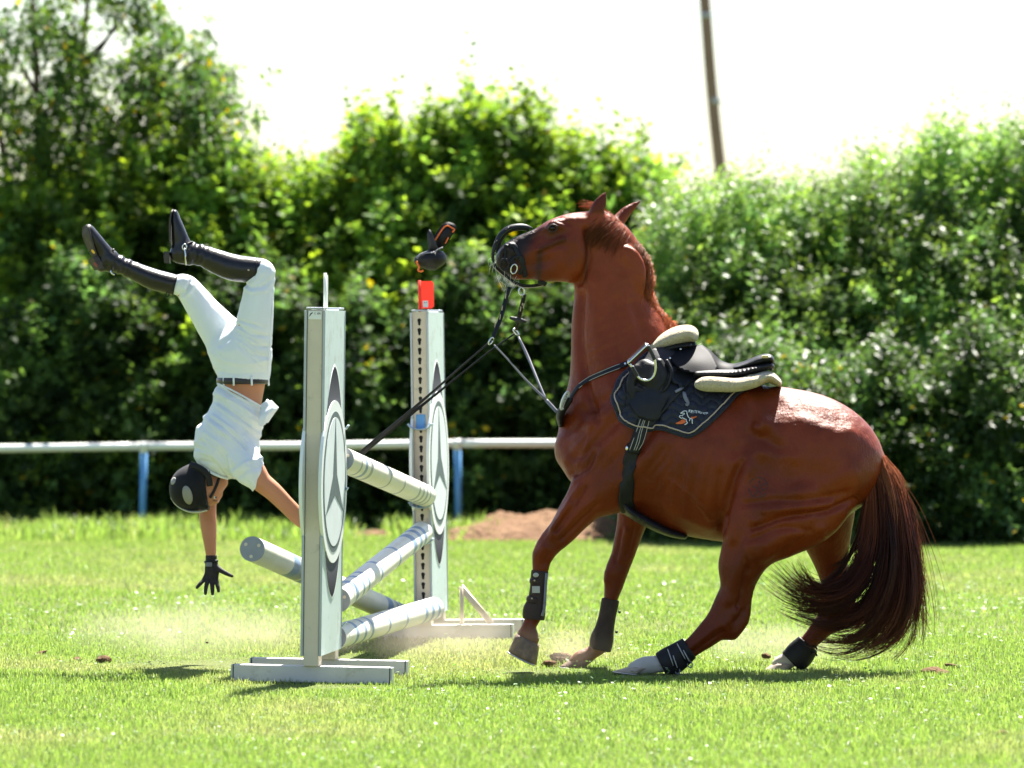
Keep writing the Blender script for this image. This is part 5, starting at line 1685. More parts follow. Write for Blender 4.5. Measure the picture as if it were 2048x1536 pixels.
TORSO = [(487, 735, 50, 25.30, .145), (485, 768, 47, 25.30, .14), (480, 800, 46, 25.30, .138), (466, 850, 54, 25.30, .155), (454, 888, 60, 25.30, .170), (452, 906, 50, 25.30, .150)]
ARM_N = [(488, 925, 30, 25.16, .07), (506, 944, 26, 25.14, .062), (522, 963, 21, 25.14, .052), (545, 982, 19, 25.15, .046), (566, 1003, 17.5, 25.17, .042), (578, 1015, 17, 25.19, .041),
         (598, 1035, 16.5, 25.22, .038), (622, 1055, 13, 25.26, .031), (638, 1066, 11, 25.29, .026)]
ARM_F = [(440, 930, 30, 25.42, .07), (424, 965, 24, 25.45, .058), (416, 1000, 19, 25.45, .048), (415, 1022, 17.5, 25.44, .045), (417, 1050, 16.5, 25.43, .042), (420, 1085, 13, 25.42, .034), (422, 1110, 10.5, 25.42, .027), (422.5, 1124, 10, 25.42, .022)]
LEG_N = [(497, 705, 46, 25.23, .10), (507, 655, 37, 25.20, .088), (515, 605, 31.5, 25.18, .078), (521, 560, 27, 25.17, .066), (522, 545, 25, 25.165, .062)]
LEG_F = [(472, 705, 50, 25.36, .105), (447, 672, 40, 25.38, .092), (420, 638, 33, 25.39, .080), (392, 600, 27, 25.40, .068), (370, 575, 24, 25.40, .062), (362, 568, 22, 25.40, .06)]
def shrink(rows, f):
    return sts([(a, b, c * f, d, e * f) for a, b, c, d, e in rows])
body_me = sdf_mesh([
    (shrink(TORSO, .95), .03), (shrink(LEG_N, .90), .04), (shrink(LEG_F, .90), .04), (sts(ARM_N), .03), (sts(ARM_F), .03),
    (sts([(438, 925, 30, 25.30, .070), (424, 948, 25, 25.29, .060), (410, 965, 26, 25.28, .06)]), .03),
    (sts([(392, 974, 36, 25.28, .072), (404, 978, 36, 25.28, .072)]), .02),
    (sts([(412, 976, 28, 25.275, .062), (430, 970, 20, 25.27, .052), (446, 965, 10.5, 25.265, .032)]), .02),                 # jaw and chin
    (sts([(418, 990, 20, 25.275, .058), (428, 984, 12, 25.272, .040), (431, 1000, 8, 25.272, .038)]), .02),                # cheek and brow
    (sts([(434, 985, 5, 25.27, .014), (441, 990, 4.5, 25.268, .012), (434, 998, 3, 25.27, .010)]), .012),                  # nose
    (sts([(445, 974, 3.6, 25.268, .018), (443, 979, 3.4, 25.268, .018)]), .008),                                          # lips
    (sts([(419, 960, 6.5, 25.205, .008), (424, 968, 5, 25.205, .007)]), .006),                                            # ear
], .0065, name='person')
person = link('person', body_me, M['skin'])
tag(person, 'rider in white shirt and breeches falling upside down with boots in the air', 'person')
# eyes
M['eye_white'] = mat('eye_white', (.7, .68, .65), .3)
for Yq in (25.222, 25.322):
    e = uv_ball('eye', P(429.5, 995, Yq), .0072, M['eye_white'], person)
    uv_ball('iris', P(431.2, 995, Yq - .002), .0052, M['eye'], e)
tube('eyebrow', [P(427, 1001, 25.212), P(431, 1002, 25.222), P(435, 1001, 25.245)], .002, M['hair_dark'], person, sides=6, n=3)
sdf_obj('hair', [(sts([(408, 950, 16, 25.28, .064), (396, 952, 20, 25.28, .068), (386, 962, 20, 25.28, .07)]), .015)], M['hair_dark'], person, .006)

# shirt
sh = sdf_mesh([(sts([(484, 782, 49, 25.30, .146), (478, 812, 51, 25.30, .150), (466, 850, 57, 25.30, .162), (454, 886, 66, 25.30, .182), (452, 903, 55, 25.30, .165)]), .03),
               (sts([(486, 922, 34, 25.17, .080), (502, 942, 31, 25.14, .074), (514, 955, 28, 25.14, .068), (528, 970, 26, 25.145, .064)]), .045),
               (sts([(436, 930, 34, 25.42, .08), (425, 950, 29, 25.45, .07), (421, 962, 25, 25.45, .062)]), .045),
               (sts([(436, 918, 34, 25.30, .10), (424, 928, 26, 25.295, .078)]), .03),
               (sts([(454, 772, 18, 25.32, .10), (446, 800, 22, 25.32, .11)]), .03)],
              .0065, cuts=[(P(434, 763, RY), (.483, 0, .876)), (P(517, 959, 25.14), (.93, 0, -.36))], name='shirt')
def creases(px, py, co):
    d = (px - 430) * .55 + (py - 780) * -.83            # across the folds, which run down towards the right
    along = (px - 430) * .83 + (py - 780) * .55
    a = np.sin(d / 6.5 + 1.6 * fbm2(along / 55, d / 25, 71, 3) * 4)
    w = fbm2(px / 40, py / 40, 72, 3)
    fine = np.sin((px * .8 - py * .6) / 3.1 + 3 * fbm2(px / 30, py / 30, 73, 2))
    env = sstep(960, 900, py) * .6 + .4
    a = np.sign(a) * np.abs(a) ** .7
    return .0075 * a * np.clip((w - .28) * 3, 0, 1) * env + .0028 * fine * np.clip((w - .45) * 4, 0, 1) + .012 * (fbm2(px / 34 + 9, py / 34, 74, 3) - .5)
displace(sh, creases)
zz = lambda zx, zy: (300 + zx * .3125, 740 + zy * .3125)
FOLDS = [([(430, 150), (560, 220), (720, 330)], 3.2, .007), ([(430, 230), (560, 320), (700, 420)], 3.5, .008), ([(400, 290), (560, 410), (640, 520)], 3.2, .008), ([(380, 335), (520, 440), (590, 500)], 2.8, .006),
         ([(350, 400), (480, 500), (540, 590)], 3.2, .006), ([(300, 520), (420, 560), (485, 660)], 4, .009), ([(330, 580), (430, 610), (490, 690)], 3, -.007), ([(540, 650), (620, 590), (705, 572)], 4, .008), ([(560, 690), (630, 640), (710, 620)], 3.5, -.006),
         ([(640, 310), (700, 350), (740, 400)], 3, .006), ([(450, 110), (600, 200), (740, 270)], 3.2, -.006), ([(415, 200), (500, 250), (640, 350)], 3, -.006), ([(390, 310), (500, 390), (610, 500)], 2.6, -.006), ([(320, 450), (440, 520), (500, 620)], 3, -.006),
         ([(500, 560), (520, 640), (545, 690)], 3.5, .007), ([(290, 470), (330, 430), (380, 330)], 4, .006), ([(600, 420), (680, 500), (715, 560)], 4, .007), ([(620, 600), (660, 680), (670, 750)], 3.5, .005), ([(590, 660), (620, 710), (650, 760)], 3, -.005)]
def fold_lines(px, py, co):
    return sum(a_ * np.exp(-(seg_dist(px, py, [zz(*q) for q in l]) / w_) ** 2) for l, w_, a_ in FOLDS) * (co[:, 1] < 25.34)
displace(sh, fold_lines)
shirt = link('shirt', sh, M['shirt'], person)
def sheet3(name, pts, th, mat_, parent, mid=0.0):
    """A small curved sheet: rows of points (r, c, 3), given thickness along y."""
    A = np.asarray(pts, float); n, m, _ = A.shape
    V = np.vstack([A.reshape(-1, 3), A.reshape(-1, 3) + np.array([0, th, 0])])
    f = [(i * m + j, i * m + j + 1, (i + 1) * m + j + 1, (i + 1) * m + j) for i in range(n - 1) for j in range(m - 1)]
    o = n * m
    f2 = [tuple(o + q for q in x[::-1]) for x in f]
    rim = []
    for j in range(m - 1):
        rim += [(j, j + 1, o + j + 1, o + j), ((n - 1) * m + j, (n - 1) * m + j + 1, o + (n - 1) * m + j + 1, o + (n - 1) * m + j)]
    for i in range(n - 1):
        rim += [(i * m, (i + 1) * m, o + (i + 1) * m, o + i * m), (i * m + m - 1, (i + 1) * m + m - 1, o + (i + 1) * m + m - 1, o + i * m + m - 1)]
    me = fix_normals(mesh_np(name, V, f + f2 + rim))
    ob = link(name, me, mat_, parent)
    return ob
tail_rows = [[(520, 812, 25.20), (530, 802, 25.20), (536, 799, 25.23), (543, 802, 25.28)], [(520, 822, 25.185), (534, 812, 25.185), (545, 808, 25.215), (553, 812, 25.275)], [(518, 832, 25.175), (532, 823, 25.17), (546, 817, 25.20), (557, 817, 25.27)],
             [(517, 842, 25.165), (529, 836, 25.165), (541, 829, 25.19), (550, 827, 25.26)], [(515, 852, 25.16), (525, 852, 25.165), (534, 846, 25.19), (541, 840, 25.25)]]
tg = catmull(np.array([catmull(np.array([P(*q) for q in row]), 5).ravel() for row in tail_rows]), 5).reshape(-1, 16, 3)
tg[..., 1] += .006 * np.sin(np.linspace(0, 9, 16))[None, :] * np.linspace(.3, 1, len(tg))[:, None] + .004 * np.sin(np.linspace(0, 7, len(tg)))[:, None]
tg[..., 2] += .003 * np.sin(np.linspace(0, 14, 16))[None, :]
sheet3('shirt_tail', tg, .004, M['shirt'], shirt)
tube('hem', [P(434, 767, 25.17), P(455, 776, 25.155), P(480, 789, 25.15), P(505, 803, 25.155), P(522, 813, 25.175)], .0045, M['shirt'], shirt, sides=8, n=5)
tube('collar', [P(x, y, Y) for x, y, Y in [(405, 936, 25.235), (420, 944, 25.205), (438, 952, 25.20), (455, 957, 25.235)]], [.007] * 13, M['shirt'], shirt, sides=8, n=4)
for x, y in ((534, 838), (530, 848)):
    uv_ball('button', P(x, y, 25.148), .004, M['sticker'], shirt, (1, .5, 1))

# breeches
brm = sdf_mesh([(sts([(486, 762, 51, 25.30, .152), (488, 735, 54, 25.30, .158), (486, 705, 56, 25.30, .165)]), .03),
                (sts([(497, 705, 47, 25.23, .106), (507, 655, 38.5, 25.20, .093), (515, 605, 33, 25.18, .082), (521, 560, 28.5, 25.17, .070), (523, 544, 26.5, 25.165, .066), (512, 538, 22, 25.165, .06)]), .035),
                (sts([(474, 705, 52, 25.36, .110), (447, 670, 42, 25.38, .097), (420, 637, 34.5, 25.39, .084), (392, 600, 28.5, 25.40, .072), (372, 575, 25, 25.40, .066), (354, 570, 20, 25.40, .058)]), .03),
                (sts([(448, 728, 22, 25.34, .10), (444, 700, 26, 25.36, .09)]), .03)],
               .0065, cuts=[(P(486, 761, RY), (0, 0, -1))], name='breeches')
def leg_creases(px, py, co):
    near = co[:, 1] < 25.28
    d = (py - 640) - .28 * (px - 475)
    f = np.zeros(len(px))
    for c_, a_ in ((0, 1), (11, .8), (22, 1), (36, .9), (50, .7)):
        f -= a_ * np.exp(-((d - c_ * (1 + .012 * (px - 475))) / 2.2) ** 2) * sstep(465, 480, px) * sstep(545, 505, px)
    k = np.exp(-((py - 560) / 22) ** 2) * (px > 470) * np.sin((px + py) / 3.2) * .35 + np.exp(-(((px - 372) ** 2 + (py - 585) ** 2) / 600)) * np.sin((px - py) / 3.4) * .35
    return .0075 * f * near + .006 * k + .005 * (fbm2(px / 26, py / 26, 75, 3) - .5)
displace(brm, leg_creases)
BF = [([(488, 566), (505, 575), (530, 570)], 3, -.006), ([(486, 574), (505, 584), (536, 580)], 3, .005), ([(356, 592), (372, 580), (380, 562)], 3, -.006), ([(362, 596), (380, 584), (390, 566)], 3, .005), ([(368, 590), (376, 576), (384, 560)], 2.4, -.005),
      ([(471, 648), (462, 670), (440, 690)], 5, -.008), ([(420, 705), (450, 722), (500, 728), (538, 720)], 4, .004), ([(430, 740), (470, 748), (530, 744)], 3, -.004), ([(475, 650), (500, 668), (540, 672)], 3, -.008), ([(478, 668), (505, 690), (542, 694)], 3.4, -.008), ([(484, 690), (505, 708), (536, 714)], 3, -.006)]
displace(brm, lambda px, py, co: sum(a_ * np.exp(-(seg_dist(px, py, l) / w_) ** 2) for l, w_, a_ in BF) * (co[:, 1] < 25.40))
breeches = link('breeches', brm, M['breeches'], person)
tube('side_seam', [P(541, 575, 25.135), P(544, 610, 25.145), P(540, 660, 25.13), P(537, 710, 25.165), P(534, 750, 25.19)], .0016, M['shirt'], breeches, sides=6, n=5)
# belt with loops
def round_waist(py, rr, rd, w, th, mat_, name, parent):
    c = P(485.5, py, RY)
    pts, nor = [], []
    for a in np.linspace(0, 2 * math.pi, 36, endpoint=False):
        q = np.array([math.cos(a) * rr * MPP(RY), math.sin(a) * rd, 0])
        pts.append(c + q); nor.append(q / np.linalg.norm(q))
    v, f = tube_arrays(np.array(pts), w / 2, th / 2, 8, np.array(nor), closed=True)
    return link(name, fix_normals(mesh_np(name, v, f)), mat_, parent)
belt = round_waist(761.5, 51.5, .153, .030, .008, M['belt'], 'belt', person)
for x in (447, 467, 503, 537):
    a = math.asin(np.clip((x - 485.5) / 52.5, -1, 1))
    yq = RY - .158 * math.cos(a)
    ribbon('belt_loop', [P(x, 752, yq + .001), P(x + .3, 761, yq - .005), P(x + .6, 771, yq + .002)], [(math.sin(a) * .7, -1, 0)] * 3, .010, .005, M['breeches'], belt, 3)

# riding boots
def riding_boot(chains, cuts, wrinkle):
    me = sdf_mesh(chains, .006, cuts=cuts, name='riding_boot')
    displace(me, wrinkle)
    return link('riding_boot', me, M['boot_leather'], person)
def wr(cx, cy, sx):
    def f(px, py, co):
        e = np.exp(-(((px - cx) / sx) ** 2 + ((py - cy) / sx) ** 2))
        return .0055 * e * np.sin((px * .95 + py * .25) / 2.6 + 2.5 * fbm2(px / 14, py / 14, 81, 2)) + .002 * (fbm2(px / 18, py / 18, 82, 3) - .5)
    return f
bootN = riding_boot([(sts([(524, 541, 25, 25.165, .065), (508, 540, 25.5, 25.165, .064), (470, 536, 27, 25.17, .066), (435, 524, 24.5, 25.18, .060), (404, 511, 21.5, 25.19, .053), (380, 508, 22, 25.195, .052), (358, 508, 19, 25.20, .046)]), .02),
                     (sts([(374, 504, 20, 25.195, .048), (363, 486, 17.5, 25.20, .044), (357, 462, 14, 25.205, .046), (352, 440, 9.5, 25.21, .043), (350, 425, 6.0, 25.21, .033)]), .025)],
                    [cutp((521, 543), (536, 546), 25.165)], wr(392, 506, 26))
bootF = riding_boot([(sts([(352, 571, 21, 25.40, .06), (335, 566, 21, 25.40, .06), (305, 558, 21, 25.40, .06), (266, 541, 18, 25.40, .054), (240, 530, 18, 25.395, .05), (216, 524, 19, 25.39, .046), (205, 528, 16, 25.385, .042)]), .02),
                     (sts([(222, 520, 18, 25.39, .046), (205, 500, 16, 25.385, .046), (192, 480, 13, 25.375, .046), (182, 463, 10, 25.37, .042), (178, 455, 7, 25.37, .034)]), .025)],
                    [cutp((352, 571), (372, 577), 25.40)], wr(240, 530, 26))
def sole(parent, pts, wid, th, nor):
    """A sole strip: centre line with half widths and a normal pointing away from the foot."""
    pts = np.array(pts); n = len(pts)
    nor = np.asarray(nor, float); nor /= np.linalg.norm(nor)
    t = pts[-1] - pts[0]; t /= np.linalg.norm(t)
    s = np.cross(nor, t); s /= np.linalg.norm(s)
    A = catmull(np.hstack([pts, np.asarray(wid)[:, None]]), 5)
    L = [q[:3] + s * q[3] for q in A]; R_ = [q[:3] - s * q[3] for q in A]
    ring = np.array(L + R_[::-1]); m = len(ring)
    V = np.vstack([ring, ring + nor * th])
    f = [tuple(range(m)), tuple(range(m, 2 * m))[::-1]] + [(i, (i + 1) % m, m + (i + 1) % m, m + i) for i in range(m)]
    return link('sole', fix_normals(mesh_np('sole', V, f)), M['boot_sole'], parent, False)
sole(bootN, [P(352, 506, 25.20), P(343, 490, 25.20), P(341.5, 468, 25.205), P(342, 445, 25.21), P(345, 426, 25.21), P(348, 419, 25.21)], [.030, .032, .040, .043, .033, .012], .007, (-1, 0, .05))
sole(bootN, [P(340, 527, 25.20), P(339, 516, 25.20), P(339, 504, 25.20)], [.030, .033, .031], .026, (-1, 0, .1))
s2 = sole(bootF, [P(199, 532, 25.385), P(189, 508, 25.375), P(181, 490, 25.365), P(175, 472, 25.355), P(173, 455, 25.355), P(176, 449, 25.355)], [.030, .030, .040, .044, .033, .012], .008, (-.86, -.48, -.28))
s3 = sole(bootF, [P(204, 537, 25.375), P(197, 525, 25.37), P(192, 514, 25.365)], [.030, .034, .031], .028, (-.86, -.48, -.28))
def badge(c, r_, mat_, parent, nor):
    nor = Vector(nor).normalized()
    u = nor.orthogonal().normalized(); w_ = nor.cross(u)
    n = 18
    V = [Vector(c) + (u * math.cos(a) * r_ + w_ * math.sin(a) * r_ * .6) for a in np.linspace(0, 2 * math.pi, n, endpoint=False)]
    V += [q + nor * .002 for q in V]
    link('sole_badge', fix_normals(mesh_np('sole_badge', V, [tuple(range(n)), tuple(range(n, 2 * n))] + [(i, (i + 1) % n, n + (i + 1) % n, n + i) for i in range(n)])), mat_, parent, False)
badge(P(186.5, 503, 25.33), .014, M['yellow_badge'], s2, (-.75, -.6, -.28))
badge(P(191.5, 529, 25.315), .016, M['red_badge'], s3, (-.75, -.6, -.28))
# boot tops, spur straps and spurs
for bt, a, b, Y, rd in ((bootN, (515, 516), (510, 562), 25.165, .067), (bootF, (356, 550), (346, 591), 25.40, .062)):
    wrap('boot_top', a, b, Y, rd, .006, M['leather_matt'], bt, .003)
for bt, pts, Y in ((bootN, [(386, 484), (376, 488), (368, 496), (364, 510), (366, 524)], 25.148), (bootF, [(228, 498), (222, 506), (219, 518), (220, 532), (222, 546)], 25.345)):
    ribbon('spur_strap', [P(x, y, Y + .012 * abs(i - 2)) for i, (x, y) in enumerate(pts)], [(-.2, -1, .1)] * 5, .012, .006, M['leather_matt'], bt, 4)
sp = tube('spur', [P(369, 497, 25.135), P(371, 508, 25.13), P(371, 517, 25.13), P(372, 530, 25.15)], .0042, M['steel'], bootN, sides=8, n=4)
ring3('spur_eye', P(369, 494, 25.133), .010, .0034, M['steel'], bootN, (1, 0, .2), (-.1, 0, 1), 18)
tube('spur', [P(221, 540, 25.34), P(224, 547, 25.335), P(229, 549, 25.34)], .0048, M['steel'], bootF, sides=8, n=3)
uv_ball('zip_pull', P(497, 540, 25.10), .005, M['piping'], bootN)
ring3('boot_loop', P(335, 589, 25.37), .008, .0025, M['leather_matt'], bootF, (1, 0, .2), (0, 0, .6), 16)

# helmet
hel = sdf_mesh([(sts([(392, 970, 44, 25.28, .100), (384, 976, 45, 25.28, .102), (379, 981, 40, 25.28, .094)]), .02),
                (sts([(404, 940, 10, 25.28, .086), (412, 956, 8, 25.28, .092), (416, 980, 8, 25.28, .094), (412, 1004, 9, 25.28, .088)]), .02),
                (sts([(404, 1010, 9, 25.28, .075), (418, 1014, 6, 25.28, .070), (430, 1018, 2.6, 25.28, .055)]), .014)],
               .005, cuts=[(P(414, 972, RY), (.97, 0, .12))], name='helmet')
helmet = link('helmet', hel, M['helmet'], person)
def patch_on(name, cx, cy, rx, ry, rot, bv, mat_, parent, th=.002):
    n = 28; V = []
    ca, sa = math.cos(rot), math.sin(rot)
    ring = [(0, 0)] + [(math.cos(a), math.sin(a)) for a in np.linspace(0, 2 * math.pi, n, endpoint=False)]
    def put(u, v, lift):
        x, y = cx + u * rx * ca - v * ry * sa, cy + u * rx * sa + v * ry * ca
        d = (PV(x, y, 25.2) - CAM).normalized()
        loc, nor, i, dist = bv.ray_cast(CAM, d)
        if loc is None:
            loc, nor, i, dist = bv.find_nearest(PV(x, y, 25.25))
        return loc + nor * lift
    V = [put(0, 0, th)] + [put(u * .6, v * .6, th) for u, v in ring[1:]] + [put(u, v, th) for u, v in ring[1:]] + [put(u, v, -.004) for u, v in ring[1:]]
    f = [(0, 1 + i, 1 + (i + 1) % n) for i in range(n)]
    for k in (0, 1):
        a = 1 + k * n; b = a + n
        f += [(a + i, b + i, b + (i + 1) % n, a + (i + 1) % n) for i in range(n)]
    return link(name, fix_normals(mesh_np(name, V, f)), mat_, parent)
hv = np.empty(len(hel.vertices) * 3); hel.vertices.foreach_get('co', hv)
helBV = BVHTree.FromPolygons([Vector(q) for q in hv.reshape(-1, 3)], [tuple(p.vertices) for p in hel.polygons])
patch_on('vent_panel', 375, 990, 9.5, 19, R(-14), helBV, M['helmet_grey'], helmet)
patch_on('vent_panel', 347, 962, 4, 8, R(20), helBV, M['helmet_grey'], helmet)
tube('pale_rim', [P(345, 998, 25.30), P(352, 1008, 25.29), P(364, 1017, 25.28), P(380, 1023, 25.27), P(398, 1023.5, 25.265), P(414, 1020, 25.265)], [.003, .009, .011, .008, .005, .003] if False else .006, M['helmet_pale'], helmet, .035, 8, n=4)
ribbon('neck_harness', [P(380, 928, 25.20), P(396, 934, 25.185), P(410, 944, 25.185), P(418, 958, 25.19), P(420, 972, 25.195)], [(.2, -1, .2)] * 5, .030, .014, M['leather_matt'], helmet, 5)
ribbon('chin_strap', [P(418, 944, 25.20), P(430, 950, 25.21), P(444, 953, 25.235), P(456, 954, 25.27)], [(.1, -1, .3)] * 4, .018, .008, M['leather_matt'], helmet, 5)
ribbon('chin_strap', [P(438, 955, 25.222), P(434, 968, 25.212), P(428, 982, 25.208), P(420, 996, 25.205)], [(.2, -1, .1)] * 4, .014, .006, M['leather_matt'], helmet, 5)

# gloves
gY = 25.42
glove = sdf_mesh([(sts([(422.5, 1108, 11.5, gY, .030), (422.5, 1120, 11.5, gY, .028), (423, 1130, 13, gY - .004, .024), (424, 1142, 14.5, gY - .008, .021), (424, 1153, 13, gY - .010, .016)]), .012),
                  (sts([(415, 1146, 5, gY - .006, .012), (407, 1160, 4.2, gY - .016, .010), (400, 1168, 3.9, gY - .030, .0095), (394, 1175, 3.1, gY - .038, .008)]), .006),
                  (sts([(417, 1154, 5, gY - .012, .012), (413.5, 1168, 4.4, gY - .028, .0105), (411.5, 1178, 4.0, gY - .044, .010), (411, 1187, 3.2, gY - .052, .008)]), .006),
                  (sts([(424, 1156, 5, gY - .014, .012), (424.5, 1171, 4.5, gY - .030, .0105), (425, 1181, 4.0, gY - .046, .010), (425, 1188, 3.2, gY - .054, .008)]), .006),
                  (sts([(431, 1152, 5, gY - .012, .012), (434, 1166, 4.4, gY - .024, .0105), (436, 1175, 4.0, gY - .036, .010), (437, 1182, 3.2, gY - .044, .008)]), .006),
                  (sts([(431, 1134, 7, gY - .006, .016), (442, 1141, 5.2, gY - .022, .012), (453, 1147, 4.4, gY - .036, .010), (464, 1152, 3.2, gY - .044, .008)]), .008)],
                 .0026, pad=.012, relax=2, cuts=[(P(422, 1110, gY), (0, 0, 1))], name='glove')
g1 = link('glove', glove, M['glove'], person)
wrap('glove_cuff', (410, 1124), (435, 1122), gY, .030, .014, M['leather_matt'], g1, .006)
box('velcro_tab', P(411, 1133, gY - .033) + np.array([0, -.003, 0]), P(424, 1126, gY - .033) + np.array([0, .004, 0.003]), M['strap_grey'], g1, .001)
hx, hy, hY = 646, 1070, 25.29
glove2 = sdf_mesh([(sts([(628, 1058, 11, 25.27, .028), (640, 1066, 12, hY - .01, .026), (652, 1068, 14, hY, .022), (662, 1070, 12, hY + .005, .018)]), .012)] +
                  [(sts([(660 + dx, 1064 + dy, 5, hY - .01, .012), (668 + dx, 1062 + dy * 1.3, 4.5, hY - .02, .011), (670 + dx, 1054 + dy * 1.4, 4.2, hY - .026, .010), (662 + dx, 1052 + dy * 1.5, 3.6, hY - .028, .009)]), .005) for dx, dy in ((0, 0), (1, 8), (-1, 15), (-5, 21))] +
                  [(sts([(646, 1060, 6, hY - .01, .014), (650, 1050, 5, hY - .022, .012), (658, 1045, 4, hY - .03, .010)]), .008)],
                  .003, pad=.012, name='glove')
link('glove', glove2, M['glove'], person)

# ------------------------------------------------------------------ hedge shrubs, tree, fence, soil
def leaf_cloud(pos, axis, up, L, W, fold, cols):
    """pos (n,3) leaf bases; axis, up unit vectors; L, W sizes. Two triangles folded along the midrib."""
    s = np.cross(axis, up); s /= np.linalg.norm(s, axis=1)[:, None] + 1e-9
    n_ = np.cross(s, axis)
    base = pos
    tip = pos + axis * L[:, None]
    mid = pos + axis * (L * .45)[:, None]
    dn = n_ * (W * fold)[:, None]
    a = mid + s * (W / 2)[:, None] + dn
    b = mid - s * (W / 2)[:, None] + dn
    V = np.stack([base, a, tip, b], 1).reshape(-1, 3)
    i = np.arange(len(pos))[:, None] * 4
    f = np.concatenate([i + np.array([[0, 1, 2]]), i + np.array([[0, 2, 3]])], 0)
    return V, f, np.repeat(cols, 4, 0)

def unit(v):
    return v / (np.linalg.norm(v, axis=-1, keepdims=True) + 1e-9)

def shoots_to_leaves(base, d, length, per, L, W, r, droop=.3, palette=None, bright=None):
    """Leaves set alternately along shoots."""
    n = len(base)
    k = np.arange(per)[None, :]
    t = (k + .3 + r.random((n, per)) * .5) / per
    side = unit(np.cross(d, unit(r.normal(0, 1, (n, 3)))))
    oth = np.cross(d, side)
    ang = k * 2.4 + r.uniform(0, 6.28, (n, 1)) + r.normal(0, .3, (n, per))
    out = side[:, None] * np.cos(ang)[..., None] + oth[:, None] * np.sin(ang)[..., None]
    p = base[:, None] + d[:, None] * (t * length[:, None])[..., None]
    p[..., 2] -= (t ** 2 * length[:, None] * droop * .5)
    ax = unit(out + d[:, None] * r.uniform(.1, .9, (n, per, 1)) + np.array([0, 0, -.35 * droop]))
    up = unit(np.array([0, 0, 1.0]) + r.normal(0, .45, (n, per, 3)))
    sz = (1 - .45 * t) * r.uniform(.65, 1.25, (n, per))
    c = palette(n, per, t, r)
    if bright is not None:
        c = c * bright[:, None, None]
    m = n * per
    return p.reshape(m, 3), ax.reshape(m, 3), up.reshape(m, 3), (sz * L).reshape(m), (sz * W).reshape(m), c.reshape(m, 3)

def palette_of(cols, young=None, yellow=.03):
    cols = np.array(cols)
    def f(n, per, t, r):
        c = cols[r.integers(0, len(cols), n)][:, None, :] * r.uniform(.75, 1.3, (n, per, 1))
        if young is not None:
            k = (t ** 2 * r.random((n, 1)))[..., None]
            c = c * (1 - k) + np.array(young) * k
        y = r.random((n, per)) < yellow
        c[y] = np.array([.30, .24, .02]) * r.uniform(.6, 1.2)
        return c
    return f

M['leaf'] = mat('hedge_leaf', (.06, .10, .02), .55, spec=.14, attr='tint', trans=.5)
M['leaf_glossy'] = mat('glossy_leaf', (.05, .09, .03), .42, spec=.24, attr='tint', trans=.42)
M['bark'] = mat('bark', (.07, .05, .038), .9, var=(12, .5), bump=[(40, .6, .02, (1, 1, .3))])
M['bark_red'] = mat('reddish_bark', (.12, .06, .04), .85, var=(12, .5), bump=[(40, .6, .02, (1, 1, .3))])

def profile(pts):
    pts = np.array(pts, float)
    return lambda x: np.interp(x, pts[:, 0], pts[:, 1])

